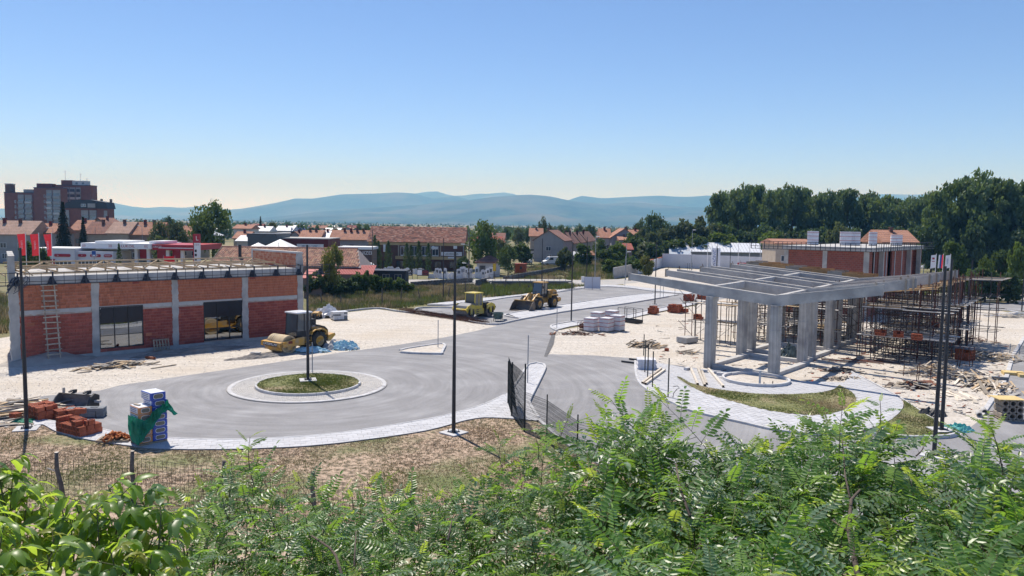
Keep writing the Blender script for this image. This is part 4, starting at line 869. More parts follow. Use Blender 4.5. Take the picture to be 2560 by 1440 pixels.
heap('short stick in the small tangle left of the first canopy column', 'sticks left of the first canopy column', 1714, 884, 1.0, .7, 12, 14, (.5,1.4), 0, PI, .25, mOld, (.05,.1), seed=9)
heap('dark timber scrap in the heap right of the front canopy columns', 'dark timber right of the canopy columns', 2100, 928, 1.3, 1.0, 12, 25, (.6,1.6), R(10), 1.2, .3, [mOld[2], M('dark_wood', (.12,.09,.07), rough=.9), mTimberW], (.1,.25), seed=10)
heap('round stick in the small woodpile behind the curved paving', 'sticks behind the curved paving', 2110, 949, 1.5, .4, 16, 30, (.4,.9), R(70), .5, .25, [mTimberW], (.06,.1), seed=11, th=.07)
heap('bundled pale pipe or slat in the heap at the right edge by the ring road', 'slats near the ring road', 2535, 792, 3.2, 1.6, 22, 20, (1.5,3.5), R(5), .3, .6, [mPale[0], mFilm, mOld[2]], (.1,.2), seed=13)
heap('steel bar lying on the gravel in front of the scaffold', 'bars in front of the scaffold', 2165, 905, 2.6, 1.2, 18, 10, (1.5,3.0), R(-36), .2, .05, [mRust, M('grey_bar', (.2,.2,.2), rough=.6)], (.05,.09), seed=14, name='steel_bar', cat='steel bar', th=.05)
# loose litter over the building site: too small to tell apart
lt = MB(); r = random.Random(77); ms = [mPale[0], mTimberW, mRust, mGreyBl, mClay]
for k in range(620):
    px, py = r.uniform(1990, 2520), r.uniform(860, 1040)
    if r.random() < .3: px, py = r.uniform(1640, 2100), r.uniform(800, 935)
    g = P(px, py); q = (g.x, g.y)
    if inside(q, PZ) or inside(q, CG2) or not inside(q, GR): continue
    l = r.choice((.08,.15,.3,.5,.9)); lt.box((g.x,g.y,.035), (l, r.uniform(.04,.14), r.uniform(.02,.06)), mat=Matrix.Rotation(r.uniform(0,PI),3,'Z') @ Matrix.Rotation(r.gauss(0,.1),3,'Y'), m=r.randrange(5))
struct('building_litter', lt, ms, kind='stuff')
# stones over both yards (uncountable)
st = MB(); r = random.Random(78)
def stones(poly, n, xr, yr, rmax):
    k = 0
    while k < n:
        px, py = r.uniform(*xr), r.uniform(*yr); g = P(px, py)
        if not inside((g.x, g.y), poly) or inside((g.x,g.y), AS) or inside((g.x,g.y), PZ): k += .2; continue
        s = r.uniform(.012, rmax)*(1.6 if r.random() < .06 else 1); x, y = g.x, g.y
        v = [(x-s*r.uniform(.7,1.3),y-s*r.uniform(.5,1),.01),(x+s*r.uniform(.7,1.3),y-s*r.uniform(.5,1),.01),(x+s*r.uniform(.5,1.2),y+s,.01),(x-s,y+s*r.uniform(.5,1.2),.01),(x+r.uniform(-.3,.3)*s,y+r.uniform(-.3,.3)*s,.01+s*r.uniform(.6,1.2))]
        st.add(v, [(0,1,4),(1,2,4),(2,3,4),(3,0,4)], r.randrange(3)); k += 1
stones(GL, 9000, (0,1300), (780,1060), .036); stones(GR, 15000, (1360,2540), (760,1040), .038)
struct('gravel_stones', st, [M('pale_stone', (.62,.58,.52), (.5,.46,.41), rough=1), M('grey_stone', (.42,.41,.39), rough=1), M('tan_stone', (.50,.42,.33), rough=1)], kind='stuff')
# ---- mounds and crumpled sheets
def mound(name, label, cat, px, py, rx, ry, h, mat, rz=0., rough=.25, seed=1, n=22, stuff=False, m2=None):
    c = P(px, py); r = random.Random(seed); mb = MB(); vs = []
    for j in range(n+1):
        for i in range(n+1):
            u, v = 2*i/n-1, 2*j/n-1; d = (u*u+v*v)**.5; e = max(0, 1-d)
            z = h*(e**.8)*(1+rough*2*noise.noise(Vector((u*2.2+seed,v*2.2,seed)))) + (rough*h*.5*noise.noise(Vector((u*7,v*7,seed*2))) if e > 0 else 0)
            vs.append((u*rx, v*ry, max(z, .0)-.03))
    fs = [(j*(n+1)+i, j*(n+1)+i+1, (j+1)*(n+1)+i+1, (j+1)*(n+1)+i) for j in range(n) for i in range(n)]
    o = obj(name, mb.add(vs, fs), mat, smooth=rough < .5); o.location = (c.x, c.y, .015); o.rotation_euler = (0,0,rz)
    if stuff: o['kind'] = 'stuff'
    else: tag(o, label, cat)
    return o
mound('sand_heap', 'grey sand heap against the left wall under the ladder', 'sand heap', 122, 903, 3.4, 2.0, .75, mSand, R(44), .2, 3)
mound('soil_heap', 'long low bank of dark soil at the foot of the left wall', 'soil heap', 480, 880, 5.0, 1.2, .45, mSoil, R(44), .5, 4, 30)
mound('soil_heap', 'dark crumbled soil in front of the roller drum', 'soil heap', 650, 893, 3.0, .8, .3, mSoil, R(40), .6, 5, 30)
mound('gravel_heap', 'small grey gravel heap between the blue plastic sheets', 'gravel heap', 826, 873, .8, .7, .75, M('grey_gravel_heap', (.40,.40,.40), (.28,.28,.29), rough=1, scale=6, detail=8), 0, .3, 6)
def crumple(name, label, cat, px, py, rx, ry, h, mat, seed, n=26, rz=0.):
    c = P(px, py); r = random.Random(seed); vs = []
    for j in range(n+1):
        for i in range(n+1):
            u, v = 2*i/n-1, 2*j/n-1; d = (u*u+v*v)**.5; e = max(0, 1-d*d); w_ = .16*r.uniform(-1,1)
            vs.append(((u+w_*.6)*rx, (v+w_*.5)*ry, max(.0, h*(e**.6)*(.55+.75*abs(noise.noise(Vector((u*3.5+seed,v*3.5,seed)))) + r.uniform(-.2,.25)))))
    fs = [(j*(n+1)+i, j*(n+1)+i+1, (j+1)*(n+1)+i+1, (j+1)*(n+1)+i) for j in range(n) for i in range(n) if max((2*(i+.5)/n-1)**2+(2*(j+.5)/n-1)**2, 0) < r.uniform(.75, 1.15)]
    o = obj(name, MB().add(vs, fs), mat); o.location = (c.x, c.y, .02); o.rotation_euler = (0,0,rz); return tag(o, label, cat)
mBlue = M('pale_blue_plastic', (.30,.56,.68), (.52,.70,.77), rough=.45, scale=3, trans=.15)
crumple('plastic_sheet', 'crumpled pale blue plastic heap right of the roller tyre by the road', 'plastic sheet', 862, 873, 1.25, .9, .75, mBlue, 2)
crumple('plastic_sheet', 'low crumpled blue plastic sheet in front of the roller tyre', 'plastic sheet', 775, 880, 1.7, .7, .5, mBlue, 3)
crumple('plastic_sheet', 'white sheet bunched over a load behind the roller near the kerb', 'plastic sheet', 818, 793, 1.9, 1.3, 1.3, mFilm, 5)
crumple('dark_sack', 'dark rubbish bags at the kerb between the lawn corner and the twin posts', 'rubbish bags', 2330, 1038, .9, .6, .45, mBlack, 7, 14)
mGreen = M('green_net_fabric', (.02,.23,.14), (.03,.33,.20), rough=.6, scale=2, trans=.35, tcol=(.03,.45,.27), bump=1., bscale=7)
crumple('green_net', 'bunched turquoise and green netting beside the twin lamp post bases', 'netting', 2392, 1076, .9, .6, .4, M('turquoise_net', (.10,.50,.42), (.25,.60,.62), rough=.6, trans=.3), 8, 18)
crumple('green_net', 'scrap of green netting in the boards by the left lamp post', 'netting', 62, 1056, .7, .35, .2, mGreen, 9, 12)
crumple('tarpaulin', 'dark crumpled tarpaulin between the rear canopy columns', 'tarpaulin', 1972, 897, 1.0, .8, 1.3, M('dark_tarp', (.05,.07,.075), (.13,.17,.165), rough=.5, scale=2.5), 10, 18)
# ---- pallets, bricks, packs
def pallet(par, w=1.2, d=.8, loc=(0,0,0)):
    for y in (-d/2+.05, 0, d/2-.05):
        o = obj('bearer', MB().b2((-w/2,y-.04,0),(w/2,y+.04,.09)), mPallet, par); o.location = loc
    for k in range(6):
        x = -w/2+.06+(w-.12)*k/5; o = obj('slat', MB().b2((x-.055,-d/2,.09),(x+.055,d/2,.115)), mPallet, par); o.location = loc
lp = thing('pallet', 'wooden pallet leaning upright on the wall between the two dark windows', 'pallet', (-37.14+.7175*10.55+.42, 57.30+.6966*10.55-.43, .05), math.atan2(.69657,.71749)); pallet(lp, 1.3, .95, (0,.5,0)); lp.rotation_euler = (R(76), 0, math.atan2(.69657,.71749))
o = obj('drain_pipe', MB().lathe([(.0,0),(.11,0),(.11,.95),(.09,.95),(.09,.02)], (0,0,0), 'x', 14), M('orange_pipe', (.42,.14,.06), rough=.5), smooth=True); o.location = P(365,893,.12); o.rotation_euler = (0,0,R(-25)); tag(o, 'orange plastic pipe on the soil under the left wall', 'pipe')
def pallet_thing(label, px, py, rz, **kw):
    t = clay_pack(label, P(px,py,.0), rz, base=.12, **kw); pallet(t, 1.25, .95); return t
clay_pack('jumbled stack of red clay bricks beside the left lamp post', P(108,1043,.06), R(-35), 6, 3, 3, seed=41, miss=.35, jit=.05)
clay_pack('large neat stack of red clay bricks nearest the grey blocks', P(163,1042,.06), R(-35), 6, 3, 2, seed=42, miss=.45, jit=.02)
clay_pack('front stack of red clay bricks on the pavement edge beside the lawn', P(188,1081,.12), R(-30), 8, 2, 3, seed=43, miss=.4, jit=.03)
clay_pack('right end of the red clay bricks on the pavement', P(222,1080,.12), R(-25), 4, 2, 3, seed=44, miss=.5, jit=.05)
clay_pack('two red clay bricks laid on the pale board at the left', P(40,1043,.25), R(-20), 2, 1, 1, seed=45, miss=0)
gb_ = clay_pack('low stack of dark grey concrete blocks behind the red clay bricks', P(216,1040,.06), R(10), 5, 3, 3, seed=46, miss=.35, w=.38, d=.2, h=.16)
for ch in gb_.children: ch.data = (lambda m: m)(ch.data)
gm = MB().b2((-.185,-.095,-.078),(.185,.095,.078)).mesh('block', mGreyBl)
for ch in gb_.children: ch.data = gm; ch.name = 'block'
o = obj('brick', MB().b2((-.25,-.13,-.13),(.25,.13,.13)), mClay); o.location = P(202,1027,.62); o.rotation_euler = (0,0,R(8)); tag(o, 'single large red brick resting on the grey concrete blocks', 'brick')
tp = thing('pallet', 'pallet heaped with broken roof tiles left of the insulation stack', 'pallet', P(288,1100,.12), R(8)); pallet(tp, 1.5, .9)
rr = random.Random(5)
for k in range(46):
    o = obj('tile_shard', MB().b2((-.16,-.03,-.07),(.16,.03,.07)), M('tile_shard', (.45,.17,.06), (.30,.10,.04), rough=.9, rand=.3), tp) if k == 0 else link('tile_shard', tp.children[-1].data, tp)
    u, v = rr.gauss(0,.25), rr.gauss(0,.2); o.location = (u, v, .15+.32*max(0,1-abs(u)*1.6-abs(v)*1.5)*rr.uniform(.4,1)); o.rotation_euler = (rr.uniform(-1,1), rr.uniform(-.6,.6), rr.uniform(0,PI))
# insulation packs with draped net
mInO = M('orange_wrap', (.60,.28,.11), (.56,.25,.10), rough=.35, scale=1.5); mInB = M('blue_wrap', (.035,.085,.40), (.05,.10,.44), rough=.3, scale=1.5); mInW = M('white_wrap', (.74,.75,.77), (.68,.69,.72), rough=.35, scale=2)
mWool = M('wool_window', (.16,.15,.12), (.21,.195,.155), rough=.8, scale=6); mPrint = M('grey_print', (.17,.19,.34), (.25,.27,.40), rough=.5, scale=9)
VD = math.atan2(.76, .65); vO = Vector((math.cos(VD), math.sin(VD))); vL = Vector((-vO.y, vO.x)); fm_ = P(349.0, 1116.2, .12)
ORD = ['bottom','second from the bottom','third from the bottom','fourth from the bottom','fifth from the bottom','sixth from the bottom']
def rounded(y0, y1, z0, z1, rad, n=5):
    out = []
    for cy_, cz, a0 in ((y1-rad,z1-rad,0),(y0+rad,z1-rad,PI/2),(y0+rad,z0+rad,PI),(y1-rad,z0+rad,1.5*PI)): out += [(cy_+rad*math.cos(a0+PI/2*i/n), cz+rad*math.sin(a0+PI/2*i/n)) for i in range(n+1)]
    return out
def wool_pack(label, along, w, dl, z, h, m, shift=0., top=False, sh2=0.):
    p = Vector((fm_.x, fm_.y))+vO*(along+w/2)+vL*(dl/2+sh2); t = thing('insulation_pack', label, 'insulation pack', (p.x, p.y, z), VD, 'wrapped insulation packs in the stack')
    b = MB().b2((-w/2,-dl/2,.006),(w/2,dl/2,h-.006)); obj('wrap', b, m, t, bev=.03)
    obj('top_print', MB().b2((-w/2+.03,-dl/2+.03,h-.007),(w/2-.03,dl/2-.03,h+.002)), mInW, t)
    obj('end_print', MB().b2((-w/2-.003,-dl/2+.12,.04),(-w/2+.004,dl/2-.04,h-.04)), mInW, t)
    for k in range(3): obj('printed_line', MB().b2((-w/2-.006,-dl/2+.25,.08+h*.24*k),(-w/2-.001,dl/2-.15,.12+h*.24*k)), mPrint, t)
    for q, mm, e in ((.0,mInW,.003),(.018,mWool,.006)):
        pts = rounded(-w*.33+q, w*.33-q, h*.18+q, h*.84-q, h*.26)
        obj('window_outline' if q == 0 else 'wool_window', MB().xz(pts, -dl/2-e, -dl/2+.004), mm, t)
    return t
# the face with the oval windows looks along -vL (towards the right of the camera)
for k in range(5): wool_pack('orange and white insulation pack, %s of the left column' % (ORD[k] if k < 4 else 'topmost'), 0, .64, 1.0, .12+.1+.355*k, .35, mInO)
for k in range(6): wool_pack('blue and white insulation pack, %s of the right column' % (ORD[k] if k < 5 else 'second from the top'), .66, .72, 1.0, .12+.1+.335*k, .33, mInB)
wool_pack('blue insulation pack with white side on top of the whole stack', .56, .74, 1.05, .12+.1+.335*6, .38, mInB, sh2=-.05)
ip = thing('pallet', 'wooden pallet under the insulation packs', 'pallet', (*(Vector((fm_.x,fm_.y))+vO*.68+vL*.5), .115), VD); pallet(ip, 1.35, 1.0)
o = obj('wood_piece', MB().b2((-.2,-.06,0),(.2,.06,.05)), mTimberW); q = Vector((fm_.x,fm_.y))+vO*.2+vL*.62; o.location = (q.x,q.y,2.0); o.rotation_euler = (0,0,R(-30)); tag(o, 'small wood piece lying on the topmost orange insulation pack', 'wood piece')
def drape(path_t, path_b, label, seed, amp=.07, n=26, m=14):
    r = random.Random(seed); vs = []; pt = [Vector(p) for p in path_t]; pb = [Vector(p) for p in path_b]
    def on(pp, t): t *= len(pp)-1; i = min(int(t), len(pp)-2); return pp[i].lerp(pp[i+1], t-i)
    for j in range(m+1):
        for i in range(n+1):
            a, b = on(pt, i/n), on(pb, i/n); q = a.lerp(b, j/m)+Vector((0,0,-.10*math.sin(PI*i/n*3)*(j/m))); o = (noise.noise(Vector((i*.75,j*.16,seed)))*1.5+.5*math.sin(i*1.3+j*.12))*amp+noise.noise(Vector((i*.2,j*.5,seed+4)))*amp*.7; d = Vector((vO.y-vO.x*.5,-vO.x-vO.y*.5,0))
            vs.append(q+d*(.03+abs(o)*1.2)+Vector((0,0,o*.4)))
    return tag(obj('green_net', MB().add(vs, [(j*(n+1)+i, j*(n+1)+i+1, (j+1)*(n+1)+i+1, (j+1)*(n+1)+i) for j in range(m) for i in range(n)]), mGreen, smooth=True), label, 'netting')
def IP(a, l, z): q = Vector((fm_.x,fm_.y))+vO*a+vL*l; return (q.x, q.y, z)
drape([IP(-.05,1.05,1.5),IP(-.07,.5,1.55),IP(-.06,-.04,1.5),IP(.3,-.06,1.35),IP(.64,-.07,1.72),IP(.95,-.08,1.86)], [IP(-.06,1.08,.85),IP(-.12,.6,.42),IP(-.08,-.03,.15),IP(.05,-.08,.25),IP(.5,-.1,1.0),IP(.9,-.1,1.35)], 'dark green net draped over the orange side of the insulation stack', 3, .12)
drape([IP(.6,-.08,1.72),IP(1.0,-.09,1.95),IP(1.41,-.06,2.2),IP(1.42,.2,2.15)], [IP(.62,-.1,1.25),IP(1.0,-.12,1.5),IP(1.42,-.18,1.65),IP(1.8,-.25,1.45)], 'bright green net corner blowing off the blue side of the insulation stack', 6, .12)
# chimney blocks on a pallet at the right edge
mCh = M('lightweight_block', (.33,.28,.22), (.25,.21,.17), rough=1, scale=5, rand=.12, bump=.4)
q = P(2497,1052); cp = thing('chimney_block_stack', 'pallet of beige chimney blocks with round holes at the right edge', 'block stack', (q.x+.75, q.y+.35, 0), R(-8)); pallet(cp, 1.3, 1.1)
def chim():
    b = MB(); w, h, d = .38, .36, .5; n = 16; o_ = [(math.cos(2*PI*i/n+PI/n), math.sin(2*PI*i/n+PI/n)) for i in range(n)]
    sq = [(x/max(abs(x),abs(y))*w/2, y/max(abs(x),abs(y))*h/2) for x, y in o_]; ci = [(x*.135, y*.135) for x, y in o_]
    for y, s in ((-d/2,1),(d/2,-1)):
        vs = [(x,y,z) for x,z in sq]+[(x,y,z) for x,z in ci]; fs = [(i,(i+1)%n,n+(i+1)%n,n+i) for i in range(n)]; b.add(vs, [f[::s] for f in fs])
    b.add([(x,-d/2,z) for x,z in sq]+[(x,d/2,z) for x,z in sq], [(i,n+i,n+(i+1)%n,(i+1)%n) for i in range(n)]); b.add([(x,-d/2,z) for x,z in ci]+[(x,d/2,z) for x,z in ci], [(i,(i+1)%n,n+(i+1)%n,n+i) for i in range(n)])
    return b.mesh('chimney_block', mCh)
cme = chim()
for i in range(3):
    for j in range(2):
        for k in range(3): o = link('chimney_block', cme, cp); o.location = ((i-1)*.4, (j-.5)*.53, .12+.18+.375*k); o.rotation_euler = (0,0,rr.uniform(-.03,.03))
o = obj('cover_board', MB().box((-.1,0,1.28),(1.5,1.2,.04),rz=.08), M('yellow_board', (.66,.50,.22), (.58,.43,.19), rough=.7, scale=2), cp)
for k, (px, py, lab) in enumerate(((2533,936,'left yellow formwork panel lying on the asphalt at the right edge'),(2572,942,'yellow formwork panel cut by the right edge of the picture'))):
    t = thing('formwork_panel', lab, 'formwork panel', P(px,py,.03), R(-20)); 
    for z in (0,.11): obj('sheet', MB().box((0,0,z+.05),(1.45,1.0,.10)), _MC['yellow_board'], t)
o = obj('steel_beam', MB().b2((-.55,-.1,0),(.55,.1,.05)).b2((-.55,-.015,.05),(.55,.015,.2)).b2((-.55,-.1,.2),(.55,.1,.24)), M('grey_beam', (.22,.24,.26), rough=.5)); o.location = P(2500,950,.1); o.rotation_euler = (0,0,R(-20)); tag(o, 'short grey steel beam over the kerb planks at the right', 'beam')
for px, py, lab in ((2449,1038,'round end of the lower concrete pipe by the right kerb'),(2462,1030,'dark open end of the upper concrete pipe by the right kerb')):
    o = obj('concrete_pipe', MB().lathe([(.0,.9),(.16,.9),(.16,0),(.12,0),(.12,.85)], (0,0,0), 'y', 16), mConcL, smooth=True); o.location = P(px,py,.16); o.rotation_euler = (0,0,R(-25)); tag(o, lab, 'pipe')
# rebar, bins and packs in the middle
rb_ = thing('rebar_bundle', 'long bundle of rusty reinforcement cages lying across the kerb', 'rebar bundle', (0,0,0)); a, b = P(994,778), P(1222,812); dv = (b-a).normalized(); nv = Vector((-dv.y,dv.x,0))
for k in range(44):
    o1, o2 = rr.uniform(-.5,.9), rr.uniform(-.5,.9); s = rr.uniform(0,2.5); p = a+dv*s+nv*o1; q = b-dv*rr.uniform(0,3)+nv*o2; z1, z2 = rr.uniform(.06,.55), rr.uniform(.06,.45)
    obj('rebar', MB().tube((p.x,p.y,z1),(q.x,q.y,z2),.022,n=4), mRebar, rb_)
L_ = (b-a).length
for k in range(40):
    p = a+dv*(L_*(k+.5)/40)+nv*rr.uniform(-.25,.45); w_, h_ = .45, rr.uniform(.4,.62); e = [(p-nv*w_).to_tuple()[:2]+(.05,), (p+nv*w_).to_tuple()[:2]+(.05,), (p+nv*w_).to_tuple()[:2]+(h_,), (p-nv*w_).to_tuple()[:2]+(h_,)]; m_ = MB()
    for i in range(4): m_.tube(e[i], e[(i+1)%4], .016, n=4)
    obj('stirrup', m_, mRebar, rb_)
bn = thing('mortar_tub', 'green mortar tub on a leg frame in front of the yellow tandem roller', 'tub', P(1245,803), R(-10)); obj('tub', MB().lathe([(0,.25),(.42,.25),(.62,.95),(.66,.98),(.60,.98),(.40,.3),(0,.3)], (0,0,0), 'z', 18), M('tub_green', (.07,.12,.11), (.10,.15,.14), rough=.6), bn)
for k in range(4): t = PI/4+PI/2*k; obj('leg', MB().tube((.6*math.cos(t),.6*math.sin(t),0),(.62*math.cos(t),.62*math.sin(t),.7),.035,n=5), mBlack, bn)
for px, py, d, lab in ((1364,776,(1.0,.5,.35),'pale stone block on the divider pavement behind the loader'),(1172,802,(.5,.35,.25),'white stone block by the front drum of the yellow roller'),(1263,802,(.4,.3,.25),'white stone near the corner kerb right of the green tub'),(640,889,(.8,.4,.3),'pale stone slab at the edge of the shade before the roller')):
    o = obj('stone_block', MB().box((0,0,d[2]/2),d), mConcL, bev=.04); o.location = P(px,py,.02); o.rotation_euler = (0,0,rr.uniform(-.5,.5)); tag(o, lab, 'stone block')
pp = thing('paver_pallet', 'pallet of foil wrapped grey pavers at the corner of the gravel yard', 'pallet of pavers', P(848,800), R(30)); pallet(pp, 1.6, 1.2)
for k in range(4):
    for i in range(4):
        for j in range(3): obj('paver', MB().box((-.6+.4*i, -.38+.38*j, .22+.2*k), (.38,.36,.185)), mGreyBl if rr.random() < .3 else mFilm, pp)
obj('foil', MB().box((0,0,.96),(1.7,1.25,.05)), mFilm, pp)
for i, (px, py, w_, h_, rz) in enumerate(((1478,828,1.2,1.3,-.6),(1516,829,1.1,1.35,-.65),(1543,827,1.2,1.55,-.6),(1530,812,1.2,1.5,-.6),(1494,814,1.2,1.4,-.6))):
    foil_pack(('front left','front middle','front right','rear right','rear left')[i]+' white block pallet of the cluster beside the site road', 'white block pallets beside the site road', P(px,py,.02), rz, w_, 1.15, h_)
heap('rusty scrap bar in the heap left of the white block pallets', 'rusty scrap by the white pallets', 1440, 836, 2.6, .8, 16, 60, (.4,1.2), 0, PI, .35, [mRust, mRebar, mOld[2]], (.04,.16), seed=51, name='scrap_bar', cat='scrap bar', fill='scrap_litter')
heap('bent rusty bar in the tangle near the right kerb', 'rusty bars near the right kerb', 2440, 853, 2.0, 1.2, 16, 10, (1.5,3), R(60), .5, .25, [mRust, mRebar], (.03,.05), seed=52, name='rebar', cat='rebar', th=.03)
cg = thing('wire_cage', 'rusty wire gabion cage filled with scrap beside the white pallets', 'wire cage', P(1462,827), R(-30)); m_ = MB()
for k in range(5):
    for z in (0,.45,.9): m_.bar((-.6+.3*k,-.5,z),(-.6+.3*k,.5,z),.03,.03)
    m_.bar((-.6+.3*k,-.5,0),(-.6+.3*k,-.5,.95),.03,.03); m_.bar((-.6+.3*k,.5,0),(-.6+.3*k,.5,.95),.03,.03)
for z in (.03,.3,.6,.95): m_.bar((-.6,-.5,z),(.6,-.5,z),.03,.03); m_.bar((-.6,.5,z),(.6,.5,z),.03,.03)
obj('frame', m_, mRebar, cg); fl = MB()
for k in range(60): fl.box((rr.uniform(-.5,.5),rr.uniform(-.4,.4),rr.uniform(.05,.8)),(rr.uniform(.1,.4),.1,.1),rz=rr.uniform(0,3))
struct('filling', fl, mRust, cg, kind='stuff')
ty = thing('crane_tray', 'black steel crane tray with thin corner posts right of the white pallets', 'crane tray', (*((P(1575,806)).to_tuple()[:2]), .05), R(-50))
obj('tray', MB().b2((-1.4,-.6,0),(1.4,.6,.06)).b2((-1.4,-.62,.06),(1.4,-.56,.34)).b2((-1.4,.56,.06),(1.4,.62,.34)).b2((-1.42,-.56,.06),(-1.36,.56,.34)).b2((1.36,-.56,.06),(1.42,.56,.34)), mBlack, ty)
for x in (-1.35,0,1.35):
    for y in (-.58,.58): obj('post', MB().bar((x,y,.34),(x,y,1.6),.05,.05), mSteel, ty)
for y in (-.58,.58): obj('top_rail', MB().bar((-1.35,y,1.6),(1.35,y,1.6),.04,.04), mSteel, ty)
for px, py, nx, ny, nz, lab, sd in ((1633,784,4,3,4,'small stack of red clay bricks at the foot of the site road lamp post',61),(1688,780,6,4,4,'large stack of red clay bricks on the site pavement left of the scaffold tower',62),(1712,781,3,2,2,'tumbled red clay bricks right of the large brick stack',63),(1722,752,5,3,4,'red clay bricks behind the scaffold tower, nearest the road',64),(1757,752,5,3,4,'red clay bricks behind the scaffold tower, nearest the canopy column',65),(1664,877,2,1,1,'two red bricks on the gravel behind the loose fence posts',66)):
    clay_pack(lab, P(px,py,.1 if nz > 1 else .02), R(-38), nx, ny, nz, seed=sd, miss=.35, jit=.04)
sp_ = thing('slab_stack', 'low stack of pale hollow floor slabs left of the first canopy column', 'slab stack', P(1718,857,.0), R(-52))
for k in range(4):
    for i in range(5): obj('floor_slab', MB().box((-.5+.25*i,0,.14+.13*k),(.235,1.7,.11)), mConcL, sp_)
pallet(sp_, 1.3, 1.2)
for px, py, px2, py2, lab in ((1554,903,1586,907,'short black bar on the asphalt edge, the lower of two'),(1573,897,1592,899,'short black bar at the plaza corner, the upper of two')):
    o = obj('black_bar', MB().bar(P(px,py,.1),P(px2,py2,.1),.14,.12), mBlack); tag(o, lab, 'bar')
ps = thing('paver_stack', 'foil wrapped stack of pale pavers at the corner of the plaza', 'paver stack', P(1615,921,.12), R(-5))
for k in range(5):
    for i in range(5):
        for j in range(4): obj('paver', MB().box((-.56+.28*i+(.07 if k % 2 else 0), -.4+.27*j, .07+.155*k),(.265,.255,.145)), mBlockW, ps)
for px, py, px2, py2, lab in ((1606,957,1653,921,'left of two square timbers lying side by side on the plaza'),(1614,959,1662,924,'right of two square timbers lying side by side on the plaza'),(1744,960,1727,921,'leftmost of the four timbers lying before the canopy columns'),(1762,963,1745,922,'second from left of the four timbers lying before the canopy columns'),(1766,959,1752,920,'third from left of the four timbers lying before the canopy columns'),(1808,966,1771,922,'rightmost of the four timbers lying before the canopy columns')):
    a, b = P(px,py,.2), P(px2,py2,.2); t = thing('timber_beam', lab, 'timber beam', a, math.atan2(b.y-a.y,b.x-a.x)); l = (b-a).length; obj('beam', MB().b2((0,-.075,-.075),(l,.075,.075)), mPale[0], t); obj('end_grain', MB().b2((-.012,-.077,-.077),(0,.077,.077)), M('end_grain', (.10,.075,.05), rough=1), t)
for k, (px, py) in enumerate(((1718,925),(1760,930),(1793,934),(1800,938),(1833,937))):
    o = obj('kerb_block', MB().box((0,0,.1),(.5,.28,.2)), mKerb, bev=.01); o.location = P(px,py,.12); o.rotation_euler = (0,0,rr.uniform(-.4,.8)); tag(o, ('leftmost','second from left','middle','fourth from left','rightmost')[k]+' loose concrete kerb block in the row before the canopy columns', 'kerb block', 'loose kerb blocks')
o = obj('water_pipe', MB().tube((0,0,0),(0,0,.95),.075,n=12).tube((0,0,.95),(0,0,1.02),.095,n=12), M('grey_pipe', (.42,.46,.50), rough=.4), smooth=False); o.location = P(1899,963,.13); tag(o, 'grey upright pipe stub standing in the round planter', 'pipe')
for px, py, h_, lab in ((1909,964,.25,'short stake left of the two at the front of the planter'),(1931,964,.32,'short stake right of the two at the front of the planter')):
    o = obj('stake', MB().bar((0,0,0),(.02,0,h_),.05,.05), mBlack); o.location = P(px,py,.13); tag(o, lab, 'stake')
for k, (px, py, h_) in enumerate(((2290,965,1.6),(2296,950,1.35),(2324,960,1.5),(2258,940,.9))):
    o = obj('steel_stake', MB().tube((0,0,0),(.05,0,h_),.03,n=5), mRebar); o.location = P(px,py,0); tag(o, ('tallest rusty steel stake in the wood scraps','thin rusty stake beside the tallest one','rusty steel stake at the right end of the scrap sheet','short rusty stake left of the wood scraps')[k], 'stake')
o = obj('rusty_sheet', MB().box((0,0,.2),(2.2,1.0,.12)), mRust); o.location = P(2305,966,.03); o.rotation_euler = (R(8),0,R(12)); tag(o, 'rusty metal sheet lying by the steel stakes', 'metal sheet')
for k, (px, py, dx) in enumerate(((2393,915,.12),(2398,917,.25),(2424,917,-.15),(2430,916,.1))):
    o = obj('steel_prop', MB().tube((0,0,0),(dx,0,1.6),.035,n=5), mRebar); o.location = P(px,py,0); tag(o, ('leftmost of four leaning props below the covered brick pile','second from left of four leaning props below the covered brick pile','third from left of four leaning props below the covered brick pile','rightmost of four leaning props below the covered brick pile')[k], 'steel prop')
kerb('right_kerb', PL([(2452,1042),(2478,1005),(2515,948),(2532,890),(2562,843)]), .3, .12)
hb = thing('electric_cable', 'black cable loop sticking out of the plaza by the last loose post', 'cable', P(1682,994,.12)); obj('cable', MB().pipe([(0,0,0),(.05,0,.3),(.25,0,.55),(.4,.02,.62),(.3,.02,.75),(0,.02,.72)], .022, 6), mBlack, hb)
# ================================================================ poles, fences, walls
mPole = M('black_pole_paint', (.012,.014,.022), (.02,.022,.03), rough=.4, scale=3, spec=.5)
mGalv = M('galvanised_steel', (.33,.35,.37), (.26,.28,.30), rough=.5, metal=.4, scale=3)
mOldWood = M('old_post_wood', (.10,.085,.075), (.17,.15,.13), rough=1, scale=6, bump=.5)
mWire = M('fence_wire', (.05,.045,.04), rough=.7); mFenceG = M('anthracite_fence', (.014,.022,.024), rough=.45)
def lamp_pole(label, px, py, h=9.4, base=True, r0=.105, r1=.062, z=0.):
    p = P(px, py, z); t = thing('lamp_post', label, 'lamp post', p, rnd.uniform(0,1), 'black lamp posts without heads')
    obj('pole', MB().tube((0,0,.05),(0,0,h*.45),r0,r0*.86,14).tube((0,0,h*.45),(0,0,h),r0*.8,r1,14), mPole, t)
    if base:
        obj('footing', MB().b2((-.55,-.55,-.02),(.55,.55,.07)), mKerb, t); obj('base_plate', MB().b2((-.24,-.24,.07),(.24,.24,.10)), mPole, t)
        for x in (-.19,.19):
            for y in (-.19,.19): obj('bolt', MB().tube((x,y,.1),(x,y,.2),.022,n=6), mPole, t)
    return t
